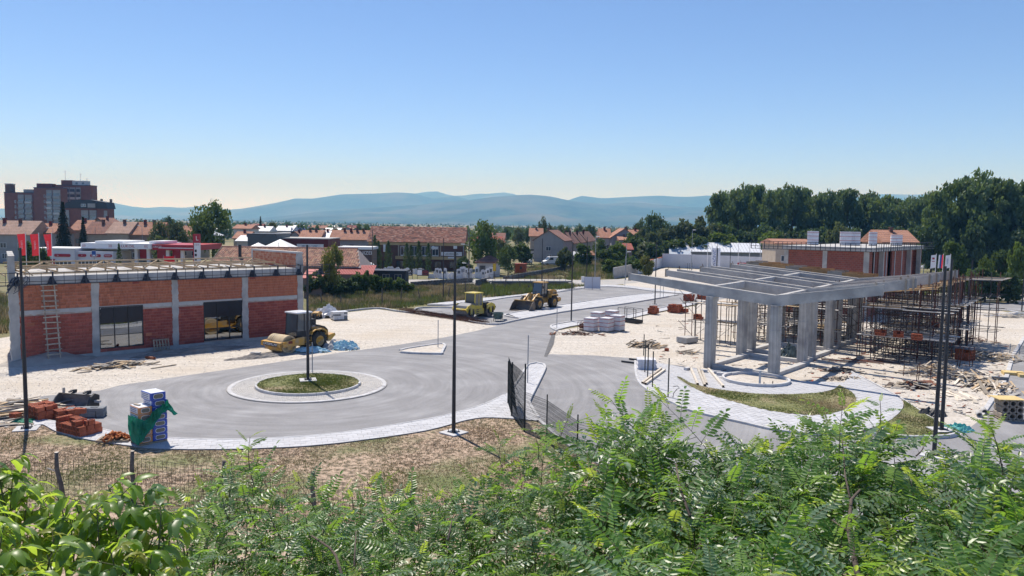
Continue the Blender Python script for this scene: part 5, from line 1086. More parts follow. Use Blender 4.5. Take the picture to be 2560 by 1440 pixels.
lamp_pole('black lamp post at the left edge beside the clay bricks', 67, 1073, 9.4, z=.03); lamp_pole('black lamp post standing on the grassy roundabout island', 770, 951, 9.2, z=.22)
lamp_pole('black lamp post on the front lawn in the middle of the picture', 1134, 1083, 9.5, z=.05); lamp_pole('nearer left one of the twin black lamp posts at the right', 2335, 1140, 9.3)
lamp_pole('farther right one of the twin black lamp posts at the right', 2354, 1076, 9.35, z=.13)
for px, py, h, lab in ((1428,806,9.1,'black lamp post at the tip of the site road beside the white pallets'),(1637,762,8.9,'black lamp post behind the small red brick stack'),(1108,752,8.9,'black lamp post on the grass left of the yellow tandem roller'),(1354,741,8.9,'black lamp post behind the wheel loader'),(1466,712,8.9,'black lamp post behind the pale hoarding boards'),(1791,682,7.2,'black lamp post before the white banners'),(1824,690,7.,'black lamp post right of the white banners'),(2554,781,9,'black lamp post at the right edge by the ring road'),(698,700,7,'black lamp post behind the old tiled shed'),(2392,700,7,'black lamp post behind the flags at the right')):
    lamp_pole(lab, px, py, h, base=py > 740, r0=.085, r1=.055)
def street_lamp(label, px, py, h, arms, z=0., lean=0., wood=False):
    t = thing('street_lamp', label, 'street lamp', P(px,py,z)); obj('mast', MB().tube((0,0,0),(lean,0,h),.11 if wood else .09,.07 if wood else .05,10), mOldWood if wood else mGalv, t)
    for dx, dz in arms:
        obj('arm', MB().tube((lean*.98,0,h+dz),(lean+dx,-.1,h+dz+.25),.035,n=6), mGalv, t); obj('lamp_head', MB().box((lean+dx*1.35,-.1,h+dz+.28),(.75,.26,.13)), mWhite, t, bev=.04)
street_lamp('tall grey street lamp before the white yard wall', 1728, 679, 10, [(.3,0)]); street_lamp('leaning street lamp with two heads right of the back building', 2308, 684, 9.6, [(-1.,0),(1.,0)], lean=.9)
street_lamp('utility mast with two lamp heads before the big dark tree', 1172, 703, 10, [(.3,0),(-.9,-3.2),(-.7,-6.8)], wood=True); street_lamp('wooden utility mast left of the gravestones', 931, 705, 9.5, [], wood=True)
for px, py, h, arms, lab in ((26,655,9,[(-.8,0),(1,0)],'double headed street lamp at the left edge above the red flags'),(135,658,8.2,[(-.8,0)],'street lamp beside the rightmost red flag'),(240,652,8.6,[],'thin mast behind the blue road sign'),(357,655,9,[(-.5,0)],'street lamp behind the filling station canopy'),(418,655,8,[(-.5,0)],'street lamp over the red canopy edge'),(540,640,9,[(-.5,0)],'street lamp before the large maple'),(802,640,8,[(.4,0)],'street lamp beside the dark red shop'),(1487,700,8.5,[(.3,0)],'street lamp with round head behind the hoarding boards'),(1564,700,7.5,[(.4,-2)],'pale thin mast at the end of the concrete wall')):
    street_lamp(lab, px, py, h, arms)
for px, py, top, lab in ((781,936,856,'thin grey sign post on the roundabout kerb'),(1095,868,800,'thin grey sign post on the triangle island'),(1319,957,838,'thin grey sign post on the tip of the front pavement'),(1392,820,764,'thin grey sign post on the tip of the site pavement'),(1650,748,700,'thin post at the far end of the divider, left'),(1658,745,698,'thin post at the far end of the divider, middle'),(1687,741,702,'thin post at the far end of the divider, right'),(1562,716,640,'thin pale post by the concrete wall')):
    p = P(px,py,.1); q = at(px,top,p.y); o = obj('sign_post', MB().tube((0,0,0),(0,0,q.z-.1),.036,n=8), mGalv); o.location = p; tag(o, lab, 'post')
for px, py, top, lab in ((1609,889,837,'farthest of five loose black fence posts beside the paver stack'),(1612,930,851,'second of five loose black fence posts, before the paver stack'),(1619,943,861,'third of five loose black fence posts, at the crossed timbers'),(1631,967,880,'fourth of five loose black fence posts, on the plaza edge'),(1670,992,897,'nearest of five loose black fence posts, beside the cable loop')):
    p = P(px,py,.12); q = at(px,top,p.y); o = obj('fence_post', MB().b2((-.035,-.035,0),(.035,.035,q.z-.12)).b2((-.04,-.04,q.z-.12),(.04,.04,q.z-.08)), mFenceG); o.location = p; tag(o, lab, 'fence post', 'loose black fence posts')
# green-black panel fence along the gate kerb and the open gate
def wire_panel(par, a, b, h, z0=.06, sp=.055, w=.009, mat=None):
    a, b = Vector(a), Vector(b); d = (b-a); l = d.length; e = d/l; mb = MB(); n = max(2, int(l/sp)); nv = Vector((-e.y,e.x,0))
    for k in range(n+1):
        q = a+e*(l*k/n); v = [(q.x-e.x*w/2,q.y-e.y*w/2,z0),(q.x+e.x*w/2,q.y+e.y*w/2,z0)]; mb.add(v+[(x,y,z0+h) for x,y,_ in v][::-1],[(0,1,2,3)]); mb.add([(q.x-nv.x*w/2,q.y-nv.y*w/2,z0),(q.x+nv.x*w/2,q.y+nv.y*w/2,z0),(q.x+nv.x*w/2,q.y+nv.y*w/2,z0+h),(q.x-nv.x*w/2,q.y-nv.y*w/2,z0+h)],[(0,1,2,3)])
    zz = [z0+.02, z0+.2]; k = .42
    while k < h-.1: zz += [z0+k, z0+k+.07 if (k*10)%3 < 1.6 else z0+k]; k += .2
    for z in sorted(set(zz+[z0+h-.02])):
        if z < z0+h: mb.bar((a.x,a.y,z),(b.x,b.y,z),w*1.2,w*1.2)
    return struct('wire_mesh', mb, mat or mFenceG, par, kind='stuff')
FE = thing('panel_fence', 'anthracite wire panel fence running along the road behind the leaves', 'fence')
fps = [P(1311,1082,0), P(1366,1108,0), P(1442,1172,0), P(1566,1080,2.35), P(1720,1195,2.35)]; fps = [Vector((p.x,p.y,0)) for p in fps]
for i, p in enumerate(fps[1:]): obj('post', MB().b2((p.x-.03,p.y-.03,0),(p.x+.03,p.y+.03,2.5)), mFenceG, FE)
for a, b in zip(fps, fps[1:]): wire_panel(FE, a, b, 2.15)
GT = thing('gate', 'open wire mesh gate with tall black posts at the pavement tip', 'gate'); gp = [P(1311,1082,0), P(1279,1044,0), P(1270,1012,0), P(1284,1020,0)]; gh = [3.7,3.2,2.7,2.6]
for p, h in zip(gp[:3], gh): obj('gate_post', MB().b2((p.x-.045,p.y-.045,0),(p.x+.045,p.y+.045,h)), mFenceG, GT)
wire_panel(GT, gp[0], gp[1], 3.1, sp=.06); wire_panel(GT, gp[1], gp[2], 2.9, sp=.06, w=.011)
bp_ = MB()
for k in range(22):
    a = gp[2].lerp(gp[1], .05+.95*k/21)+Vector((.06,0,0)); bp_.pipe([(a.x,a.y,2.6-.02*k),(a.x+.04+.002*k,a.y-.05,1.7),(a.x+.12+.003*k,a.y-.15,.7),(a.x+.24+.004*k,a.y-.25,.05)], .011, 4)
for z, f in ((2.4,.02),(1.6,.12),(.9,.25),(.3,.45)): bp_.pipe([(gp[2].x+.12+f,gp[2].y-f,z),(gp[1].x+.3+f,gp[1].y-f,z*.85)], .014, 4)
struct('bent_panel', bp_, mFenceG, GT, kind='stuff')
for z in (.2,1.2): obj('gate_rail', MB().bar((gp[0].x,gp[0].y,z),(gp[1].x,gp[1].y,z+.3),.03,.03), mFenceG, GT)
# rustic wire fence in front
RF = thing('wire_fence', 'old wire mesh fence on rough wooden posts in front of the lawn', 'fence')
tops = [(-60,1136),(141,1131),(331,1128),(560,1152),(783,1179),(1033,1203),(1250,1235),(1420,1270)]; rp = [P(x,y,2.0) for x,y in tops]
for i, p in enumerate(rp):
    lx = (-.25 if i == 1 else rnd.uniform(-.12,.12)); pts = [(p.x-lx*.9,p.y,0),(p.x-lx*.4+.04,p.y,.7),(p.x-lx*.1-.03,p.y,1.35),(p.x,p.y,2.0)]
    po = obj('post', MB().pipe(pts, .095, 8, r2=.075), mOldWood, RF, smooth=True)
    if i in (1,2): obj('cut_end', MB().tube((p.x,p.y,1.99),(p.x,p.y,2.012),.074,n=8), mPale[0], po)
p = rp[1]; obj('peg', MB().tube((p.x-.02,p.y,1.25),(p.x-.35,p.y-.05,1.4),.03,.02), mPale[0], RF)
for a, b in zip(rp, rp[1:]):
    mb = MB(); l = (b-a).length; n = int(l/.19); sg = lambda t: -.06*math.sin(PI*t)
    for k in range(n+1):
        t = k/n; x, y = a.x+(b.x-a.x)*t, a.y+(b.y-a.y)*t; mb.bar((x,y,.1),(x+rnd.uniform(-.02,.02),y,1.78+sg(t)),.009,.009)
    for z in (.15,.35,.55,.75,.95,1.15,1.35,1.55,1.76):
        for k in range(6): t0, t1 = k/6, (k+1)/6; mb.bar((a.x+(b.x-a.x)*t0,a.y+(b.y-a.y)*t0,z+sg(t0)),(a.x+(b.x-a.x)*t1,a.y+(b.y-a.y)*t1,z+sg(t1)),.009,.009)
    struct('wire_mesh', mb, mWire, RF, kind='stuff')
# weathered posts along the ditch
for i, (px, py, top) in enumerate(((804,764,731),(851,762,738),(956,763,720),(1002,757,721),(1048,753,722),(1080,748,737),(1122,746,717),(1164,741,701),(1197,738,718),(1235,735,701),(1262,730,690),(1300,728,702),(1331,727,704),(1366,726,703))):
    p = P(px,py); q = at(px,top,p.y); o = obj('fence_post', MB().pipe([(0,0,0),(rnd.uniform(-.06,.06),0,q.z*.5),(rnd.uniform(-.25,.25),0,q.z)],.085,6,r2=.07), mOldWood); o.location = p
    tag(o, 'weathered wooden post standing in the tall grass along the ditch', 'fence post', 'wooden posts along the ditch')
# stone retaining walls, bridge
mStone = M('dark_rubble_stone', (.11,.115,.12), (.19,.19,.185), rough=1, scale=2, rand=.3, bump=.5)
def stone_wall(label, px0, py0, px1, py1, h, step=.8):
    a, b = P(px0,py0), P(px1,py1); l = (b-a).length; d = (b-a)/l; t = thing('stone_wall', label, 'stone wall', a, math.atan2(d.y,d.x)); obj('core', MB().b2((0,.05,0),(l,.4,h*.95)), mStone, t); me = [MB().b2((-step/2+.03,-.07,-h/6+.02),(step/2-.03,.09,h/6-.02)).mesh('stone', mStone) for _ in (0,)][0]
    for j in range(3):
        n = int(l/step)
        for i in range(n): o = link('stone', me, t); o.location = (step*(i+.5+.5*(j % 2)), rnd.uniform(-.05,.04), h*(j+.5)/3); o.scale = (rnd.uniform(.85,1),1,rnd.uniform(.85,1.05)); o.rotation_euler = (rnd.gauss(0,.05),rnd.gauss(0,.05),0)
stone_wall('low dark rubble wall below the gravestone yard', 1030, 718, 1182, 706, .95); stone_wall('short dark rubble wall at the left end of the bridge', 1194, 718, 1226, 709, 1.3); stone_wall('long dark rubble wall rising behind the bridge', 1262, 703, 1434, 671, 1.0)
br = thing('bridge', 'low footbridge with thin railing across the ditch behind the loader', 'bridge', P(1222,716), math.atan2(*((P(1428,716)-P(1222,716)).yx))); LB = (P(1428,716)-P(1222,716)).length
obj('deck', MB().b2((0,-.1,.75),(LB,4.2,1.0)), mRoadPale, br); obj('shade_block', MB().b2((.5,.1,.05),(LB-.5,.5,.75)), M('bridge_shade', (.05,.05,.055)), br); obj('water_pipe', MB().tube((.5,-.25,.55),(LB-.5,-.25,.55),.09), mStone, br)  # dark block under the deck, shade of the opening put into its colour
for k in range(15): obj('railing_post', MB().b2((LB*k/14-.03,-.08,1.0),(LB*k/14+.03,-.02,2.1)), mRebar, br)
for z in (1.5,2.05): obj('railing', MB().b2((0,-.075,z),(LB,-.03,z+.04)), mRebar, br)
# concrete and white boundary walls
def run_wall(name, label, a, b, h0, h1, th, mat, n, cat='wall', cop=None):
    d = b-a; l = d.length; t = thing(name, label, cat, a, math.atan2(d.y,d.x))
    for k in range(n):
        x0, x1 = l*k/n+.01, l*(k+1)/n-.01; ha = h0+(h1-h0)*k/n; hb_ = h0+(h1-h0)*(k+1)/n
        obj('wall_panel', MB().xz([(x0,0),(x1,0),(x1,hb_),(x0,ha)], 0, th), mat, t)
        if cop and k in cop: obj('tile_coping', MB().b2((x0,-.12,hb_),(x1,th+.12,hb_+.16)), M('coping_tile', (.50,.19,.09), (.40,.14,.07), rough=.9, scale=3), t)
    return t
mWW = M('white_render', (.70,.70,.72), (.62,.62,.65), rough=.9, scale=.5, detail=6)
Wa, Wb, Wc = P(1534,697), P(1596,685), P(1655,668)
run_wall('concrete_wall', 'grey concrete wall in front of the green bank', Wa, Wb, 2.3, 2.5, .2, mConcL, 6); run_wall('white_wall', 'lower white wall with orange tile coping joining the tall white wall', Wb, Wc, 2.5, 2.6, .2, mWW, 5, cop=(1,2,4)); run_wall('white_wall', 'tall long white wall in front of the pale shed roofs', Wc, P(2010,683), 3.7, 3.6, .25, mWW, 8)
for k in range(2):
    o = thing('hoarding_board', ('left','right')[k]+' one of two pale hoarding boards on a frame beyond the parking', 'hoarding', at(1471+20*k, 706, 133)-Vector((0,0,0))); o.location.z = .2; obj('board', MB().b2((-.66,-.03,0),(.66,.03,2.)), mWW, o); obj('frame', MB().b2((-.7,.04,-.2),(-.64,.1,2.1)).b2((.64,.04,-.2),(.7,.1,2.1)).b2((-.7,.04,.9),(.7,.08,1.0)), mMortar, o)
o = obj('utility_box', MB().b2((-.3,-.2,0),(.3,.2,1.1)).b2((-.33,-.23,1.1),(.33,.23,1.16)), mWhite); o.location = P(1457,706); tag(o, 'small pale utility box left of the hoarding boards', 'utility box')
for k, (px, py, lab) in enumerate(((1719,676,'left of three thin bars before the white wall'),(1724,676,'middle of three thin bars before the white wall'),(1730,675,'right of three thin bars before the white wall'))):
    o = obj('thin_bar', MB().tube((0,0,0),(0,0,1.9),.05,n=6), mPole); o.location = P(px,py); tag(o, lab, 'bar')
# ================================================================ the town beyond the site
def tilemat(name, a, b, c=None, bw=.28, bh=.36):
    return wallbrick(name, a, b, tuple(x*.45 for x in a), bw, bh, .03)
mTileO = tilemat('orange_roof_tile', (.46,.235,.155), (.39,.19,.125)); mTileP = tilemat('pale_roof_tile', (.50,.33,.255), (.42,.27,.20)); mTileD = tilemat('weathered_roof_tile', (.33,.16,.115), (.22,.115,.09)); mTileR = tilemat('red_roof_tile', (.36,.10,.07), (.29,.085,.06)); mTin = M('pale_metal_roof', (.55,.56,.58), (.46,.47,.49), rough=.5, scale=.6)
mWallG = M('grey_render', (.34,.325,.32), (.28,.27,.265), rough=.95, scale=.7, detail=6); mWallW = M('pale_render', (.56,.54,.52), (.49,.47,.45), rough=.95, scale=.7, detail=6); mWallB = M('beige_render', (.42,.36,.29), (.36,.30,.24), rough=.95, scale=.7, detail=6); mWallK = M('brown_render', (.27,.20,.165), (.22,.16,.135), rough=.95, scale=.7)
mBrk = wallbrick('dark_red_brick', (.27,.085,.06), (.21,.065,.05), (.16,.11,.09), .28, .085, .012); mBrk2 = wallbrick('brown_brick', (.18,.075,.055), (.14,.06,.045), (.12,.09,.08), .28, .085, .012)
mWin = M('window_glass', (.035,.045,.06), (.06,.075,.09), rough=.08, spec=.8, scale=.3); mSignR = M('sign_red', (.42,.025,.04), (.37,.02,.035), rough=.45); mFlag = M('flag_red', (.66,.035,.05), (.55,.025,.04), rough=.7, scale=.8, trans=.35, tcol=(.75,.05,.06)); mDkRed = M('maroon_cladding', (.13,.018,.022), (.11,.016,.02), rough=.6)
mCream = M('cream_band', (.55,.42,.22), (.48,.36,.19), rough=.9, scale=1); mSignB = M('sign_black', (.02,.02,.022), rough=.5); mBlueS = M('sign_blue', (.02,.09,.35), rough=.5)
def win(par, x, z, w, h, y=0., frame=None, sill=False):
    f = MB(); t = .07
    for a, b, c, d in ((x-w/2,x+w/2,z,z+t),(x-w/2,x+w/2,z+h-t,z+h),(x-w/2,x-w/2+t,z+t,z+h-t),(x+w/2-t,x+w/2,z+t,z+h-t)): f.b2((a,y-.06,c),(b,y+.02,d))
    if w > 1: f.b2((x-.04,y-.055,z+t),(x+.04,y+.015,z+h-t))
    o = obj('window', f, frame or mWhite, par); obj('pane', MB().b2((x-w/2+t,y-.03,z+t),(x+w/2-t,y-.012,z+h-t)), mWin, o)
    if sill: obj('sill', MB().b2((x-w/2-.08,y-.14,z-.06),(x+w/2+.08,y,z)), mConcL, o)
    return o
def house(label, px0, px1, Y, ev, rg, wall, roof, d=9., wins=2, chim=1, gable=False, rz=0., over=.45, cat='house', hip=0., group=None):
    pm = (px0+px1)/2; a, b = at(px0, ev, Y), at(px1, ev, Y); w = b.x-a.x; he = at(pm, ev, Y).z; hr = at(pm, rg, Y+d/2 if not gable else Y).z; hr = max(hr, he+.8)
    t = thing('house', label, cat, (a.x+w/2, Y, 0), rz, group); hw = w/2
    if gable:
        obj('wall', MB().xz([(-hw,0),(hw,0),(hw,he),(0,hr),(-hw,he)], 0, d), wall, t); rf = MB(); k = (hr-he)/hw; e = over
        rf.xz([(-hw-e,he-e*k+.02),(0,hr+.02),(0,hr+.24),(-hw-e,he-e*k+.24)], -e, d+e); rf.xz([(hw+e,he-e*k+.02),(0,hr+.02),(0,hr+.24),(hw+e,he-e*k+.24)], -e, d+e); ro = obj('roof', rf, roof, t)
    else:
        obj('wall', MB().b2((-hw,0,0),(hw,d,he)).xz([(0,0)]*0 or [(-hw,he),(-hw+.01,he),(-hw+.01,he+.01),(-hw,he+.01)],0,.01), wall, t); e = over; k = (hr-he)/(d/2); hx = hip
        A = [(-hw-e,-e,he-e*k),(hw+e,-e,he-e*k),(hw+e,d+e,he-e*k),(-hw-e,d+e,he-e*k)]; rl, rr_ = (-hw-e+hx,d/2,hr),(hw+e-hx,d/2,hr); up = lambda q: (q[0],q[1],q[2]+.22)
        vs = A+[rl,rr_]+[up(q) for q in A]+[up(rl),up(rr_)]
        rf = MB().add(vs, [(6,7,11,10),(8,9,10,11),(7,8,11),(9,6,10),(0,1,7,6),(1,2,8,7),(2,3,9,8),(3,0,6,9),(0,3,2,1)]); ro = obj('roof', rf, roof, t)
        if hip == 0:
            for s in (-1,1): x = s*hw; obj('gable', MB().add([(x,0,he),(x,d,he),(x,d/2,hr-.02),(x-s*.25,0,he),(x-s*.25,d,he),(x-s*.25,d/2,hr-.02)],[(0,1,2),(3,5,4),(0,2,5,3),(2,1,4,5)]), wall, t)
    for k in range(chim):
        x = (-.6+1.2*(k+.5)/chim)*hw if not gable else rnd.choice((-.3,.3))*hw; y = d*.42; zt = hr+.65; c = MB().b2((x-.3,y-.3,he),(x+.3,y+.3,zt)).b2((x-.38,y-.38,zt),(x+.38,y+.38,zt+.12)); obj('chimney', c, mBrk2 if rnd.random() < .6 else mDkRed, ro)
    n = wins
    for k in range(n):
        x = -hw+2*hw*(k+.5)/n; win(t, x, max(.9,he*.52) if he > 4 else 1., min(1.5, w/n*.5), 1.25, 0, None if rnd.random() < .6 else mFrame)
        if he > 5: win(t, x+.3, 1.0, min(1.4, w/n*.5), 1.3, 0)
    return t
H = house
H('pale tiled terrace house at the left edge above the flags', -60, 74, 185, 585, 553, mWallG, mTileP, wins=3, chim=2); H('low tiled house between the left terrace and the spruce', 76, 133, 190, 582, 560, mWallG, mTileO, wins=2)
H('terrace house with darker brown roof right of the slim spruce', 212, 268, 200, 584, 556, mWallB, mTileD, wins=2); H('terrace house with bright pinkish roof above the filling station', 268, 320, 199, 583, 556, mWallB, mTileP, wins=2); H('terrace house with long red roof above the station canopy', 320, 396, 200, 586, 557, mWallK, mTileO, wins=3, chim=2)
H('house with orange roof behind the dark spruce', 176, 214, 215, 575, 552, mWallK, mTileO, wins=1); H('tall dark roofed house peeking over the terrace', 222, 270, 240, 562, 546, mWallK, mTileD, wins=1, gable=True)
H('orange roofed house half hidden left of the big maple', 447, 492, 215, 590, 566, mWallB, mTileO, wins=2)
H('flat roofed pale house right of the big maple', 584, 626, 270, 572, 563, mWallW, mTileO, wins=2); H('low white house below the grey shop box', 592, 625, 215, 603, 590, mWallW, mTin, wins=2); H('orange roofed cottage right of the maple', 584, 618, 230, 596, 580, mWallB, mTileO, wins=1)
H('pale metal roofed house left of the blue sign', 636, 672, 290, 578, 567, mWallW, mTin); H('pale metal roofed house under the blue sign', 690, 730, 300, 577, 566, mWallW, mTin); H('grey gabled house right of the blue sign', 722, 752, 240, 592, 580, mWallG, mTileD, gable=True, wins=1, d=7)
H('orange roofed row house behind the dark red shop', 750, 800, 235, 594, 577, mWallG, mTileO, chim=2); H('grey metal roofed row house among the orange roofs', 798, 826, 238, 594, 578, mWallG, mTin, chim=1); H('long orange roofed row house with four chimneys', 826, 932, 230, 599, 577, mWallG, mTileO, wins=5, chim=4)
# grey gabled houses in the middle
H('large grey gable house with two small windows facing the site', 1334, 1409, 230, 601, 577, mWallG, mTileD, gable=True, wins=1, chim=1, d=14, rz=R(-14))
for k, (a, b, y, e, r_) in enumerate(((1393,1432,246,606,583),(1412,1450,260,604,582),(1428,1466,274,602,581),(1442,1478,288,600,580))): H(('first','second','third','fourth')[k]+' dark roofed row house receding right of the grey gable', a, b, y, e, r_, mWallG, mTileD, gable=True, wins=1, chim=2, d=11, rz=R(-14))
H('orange roofed house left behind the grey gable house', 1326, 1356, 275, 590, 572, mWallB, mTileO, wins=1); H('house with bright orange roof left of the pale gable', 1502, 1526, 245, 594, 573, mWallW, mTileO, wins=2); H('pale grey gable house before the dark trees', 1529, 1592, 240, 594, 573, mWallG, mTileO, gable=True, wins=1, d=12); H('orange roofed wing right of the pale gable house', 1578, 1606, 246, 591, 576, mWallG, mTileO, wins=1); H('small orange roofed lean to before the pale gable house', 1550, 1578, 235, 601, 592, mWallW, mTileO, wins=0)
H('low red roofed annex right of the bushes', 1556, 1580, 205, 624, 610, mWallK, mTileR, wins=0, chim=0); H('small summer house with orange hipped roof on the meadow', 1453, 1497, 232, 637, 621, mWallB, mTileO, d=7, hip=3.0, wins=2, chim=0); H('grey flat shed left of the summer house', 1437, 1462, 226, 638, 634, mWallG, mTin, d=4, wins=1, chim=0)
H('orange roofed house right behind the block building', 2208, 2291, 150, 605, 578, mWallK, mTileO, wins=2, chim=1); H('low pink roofed house left behind the block building', 1940, 2030, 165, 610, 600, mWallB, mTileO, wins=2, chim=0)
# small far houses along the plain share one look
r = random.Random(21)
for k in range(46):
    px = r.choice((r.uniform(420,1000), r.uniform(1180,1660), r.uniform(560,940))); Y = r.uniform(330, 900); e = 560.5+ (px-1280)*.0149+ (11-r.uniform(3,5))*1944/Y; hw = r.uniform(4,8)/Y*1944
    H('small tiled house far out among the trees of the plain', px-hw, px+hw, Y, e, e-2.4/Y*1944, r.choice((mWallW,mWallB,mWallG)), r.choice((mTileO,mTileR,mTileO,mTileD,mTin)), wins=0, chim=1 if r.random() < .5 else 0, gable=r.random() < .25, group='small far houses on the plain', rz=r.uniform(-.3,.3))
# ---- long brick hall with cypresses
Yh = 180; a, b = at(922,602,Yh), at(1160,604,Yh); Wd = b.x-a.x; hz_e, hz_r = 6.75, 10.0
hl = thing('brick_hall', 'long brown brick hall with a weathered tile roof and cream bands', 'building', (a.x, Yh, 0)); dh = 11.
obj('wall', MB().b2((0,0,0),(Wd,dh,hz_e)), mBrk2, hl); rf = MB(); k_ = (hz_r-hz_e)/(dh/2)
rows = 18
for j in range(rows):                                                # every tile row its own step
    y0, y1 = -.5+(dh/2+.5)*j/rows, -.5+(dh/2+.5)*(j+1)/rows; z0, z1 = hz_e+y0*k_, hz_e+y1*k_; inset = 1.1*(j/rows)
    n = 46
    for i in range(n):
        x0, x1 = -.4+(Wd+.8)*i/n, -.4+(Wd+.8)*(i+1)/n; o_ = rnd.uniform(0,.03); rf.add([(x0+.01,y0,z0+.14+o_),(x1-.01,y0,z0+.14+o_),(x1-.01,y1+.03,z1+.06+o_),(x0+.01,y1+.03,z1+.06+o_),(x0+.01,y0,z0+.02),(x1-.01,y0,z0+.02)],[(0,1,2,3),(4,5,1,0)], rnd.randrange(4))
mT4 = [M('hall_tile_%s' % s, c, tuple(v*.8 for v in c), rough=.95, scale=2) for s, c in (('brown',(.30,.15,.11)),('red',(.36,.165,.115)),('dark',(.20,.105,.085)),('pale',(.42,.25,.19)))]
struct('roof_tiles', rf, mT4, hl, kind='stuff'); obj('roof', MB().add([(-.4,-.5,hz_e-.5*k_),(Wd+.4,-.5,hz_e-.5*k_),(Wd+.4,dh/2,hz_r),(-.4,dh/2,hz_r),(Wd+.4,dh+.5,hz_e-.5*k_),(-.4,dh+.5,hz_e-.5*k_)],[(0,1,2,3),(3,2,4,5),(0,5,4,1),(0,3,5),(1,4,2)]), mTileD, hl)
obj('gable', MB().add([(Wd+.01,0,hz_e),(Wd+.01,dh,hz_e),(Wd+.01,dh/2,hz_r-.2)],[(0,1,2)]), mCream, hl)
obj('eaves_band', MB().b2((-.05,-.12,hz_e-.95),(Wd+.05,0,hz_e-.02)), mCream, hl); obj('floor_band', MB().b2((6.2,-.5,2.6),(Wd+.3,0,3.3)), mCream, hl)
for x in (6.9,9.3,11.6,14.2,16.6): obj('pilaster', MB().b2((x-.15,-.14,3.31),(x+.15,-.001,hz_e-.96)), mWallB, hl)
for x in (8.1,10.5,13.0,15.4): win(hl, x, 3.5, 1.5, 2.1, -.02); obj('parapet_panel', MB().b2((x-.75,-.05,3.32),(x+.75,-.01,3.5)), mWhite, hl)
for x in (1.5,4.,7.2,10,13,16,19.5,21): win(hl, x, .6, 1.6, 1.6, -.02, mFrame)
sg = obj('shop_sign', MB().b2((16.8,-.6,3.5),(21.6,-.52,4.4)), mSignW, hl); text('lettering', 'UZORNIČAR', .55, mSignB, sg, (19.2,-.615,3.95), (R(90),0,0)); obj('shop_sign', MB().b2((18.4,-.6,2.9),(20,-.52,3.3)), mSignW, hl)
for x, z in ((15.6,5.3),(20,5.5)): obj('air_conditioner', MB().b2((x-.4,-.35,z-.35),(x+.4,-.01,z+.3)), mWhite, hl)
obj('drain_pipe', MB().tube((21.9,-.2,0),(21.9,-.2,6.4),.1), mGalv, hl); obj('wall_lamp_box', MB().b2((3.4,-.4,4.2),(3.9,-.02,5.9)), mWhite, hl); obj('satellite_dish', MB().lathe([(0,0),(.25,.03),(.45,.12)],(14.9,-.5,5.3),'y',12), mWhite, hl)
# plaza shop with white letters
kz = at(889,650,165); ks = thing('shop', 'low brown shop with big white letters left of the brick hall', 'shop', (kz.x, 165, 0)); kw = 82*165/1944/2
obj('wall', MB().b2((-kw,0,0),(kw,6,5.2)), mWallK, ks); obj('roof_slab', MB().b2((-kw-.3,-.5,5.2),(kw+.3,6,5.75)), mWhite, ks); fa = obj('sign_wall', MB().b2((-kw,-.25,2.4),(kw,-.02,5.19)), M('sign_brown',(.13,.085,.075),(.10,.07,.06),rough=.8), ks)
text('lettering', 'KANIZEI', 1.05, mSignW, fa, (1.5,-.27,4.45), (R(90),0,0), sx=1.05); text('lettering', 'PLAŽA', 1.05, mSignW, fa, (.75,-.27,3.05), (R(90),0,0), sx=1.05)
kq = at(917,668,150); ki = thing('kiosk', 'red and white kiosk left of the gravestones', 'kiosk', (kq.x,150,0)); obj('wall', MB().b2((-1,0,0),(1,2,2.4)), mWhite, ki); obj('band', MB().b2((-1.1,-.1,2.1),(1.1,2.1,2.7)), mSignR, ki); obj('roof', MB().xz([(-1.1,2.71),(1.1,2.71),(.7,3.1),(-.7,3.1)],-.1,2.1), mWhite, ki); win(ki,0,.9,1.4,1.0,-.02)
# ---- maroon shop, grey box, cafe with white roofs, roof letters
ms_ = at(752,622,205); sh = thing('shop', 'dark maroon flat shop with a pale banner wall', 'shop', (ms_.x,205,0)); obj('wall', MB().b2((-6.4,0,0),(7.2,14,6.3)), mDkRed, sh); obj('roof_edge', MB().b2((-6.6,-.15,6.3),(7.4,14.1,6.55)), mConcL, sh); bn_ = obj('banner', MB().b2((-1.,-.12,3.1),(6.,-.02,5.0)), mSignW, sh); obj('banner_picture', MB().b2((.2,-.135,3.3),(5.2,-.121,4.7)), M('banner_print',(.30,.38,.42),(.68,.70,.70),rough=.6,scale=.9,lo=.45,hi=.55), bn_)
gx = at(654,600,200); gbx = thing('shop', 'plain dark grey shop box left of the maroon shop', 'shop', (gx.x,200,0)); obj('wall', MB().b2((-3.6,0,0),(3.8,12,7.4)), M('slate_cladding',(.10,.11,.12),(.085,.095,.105),rough=.6), gbx); obj('roof_edge', MB().b2((-3.7,-.1,7.4),(3.9,12.1,7.6)), mSteel, gbx)
cx = at(668,615,160); cf = thing('cafe', 'glazed cafe with two white pyramid roofs', 'cafe', (cx.x,160,0))
obj('wall', MB().b2((-3.4,.4,0),(5.2,7,4.9)), M('cafe_dark',(.06,.065,.07),rough=.5), cf)
for (x0,x1,z0,z1) in ((-4.8,-.6,5.0,6.4),(-1.2,5.0,5.35,7.2)): xm = (x0+x1)/2; obj('pyramid_roof', MB().add([(x0,-.6,z0),(x1,-.6,z0),(x1,6,z0),(x0,6,z0),(xm,2.7,z1),(x0,-.6,z0-.25),(x1,-.6,z0-.25),(x1,6,z0-.25),(x0,6,z0-.25)],[(0,1,4),(1,2,4),(2,3,4),(3,0,4),(5,6,1,0),(6,7,2,1),(7,8,3,2),(8,5,0,3),(5,8,7,6)]), mWhite, cf)
for k in range(9): x = -3.2+1.02*k; obj('mullion', MB().b2((x-.06,.25,2.4),(x+.06,.39,4.88)), mWhite, cf)
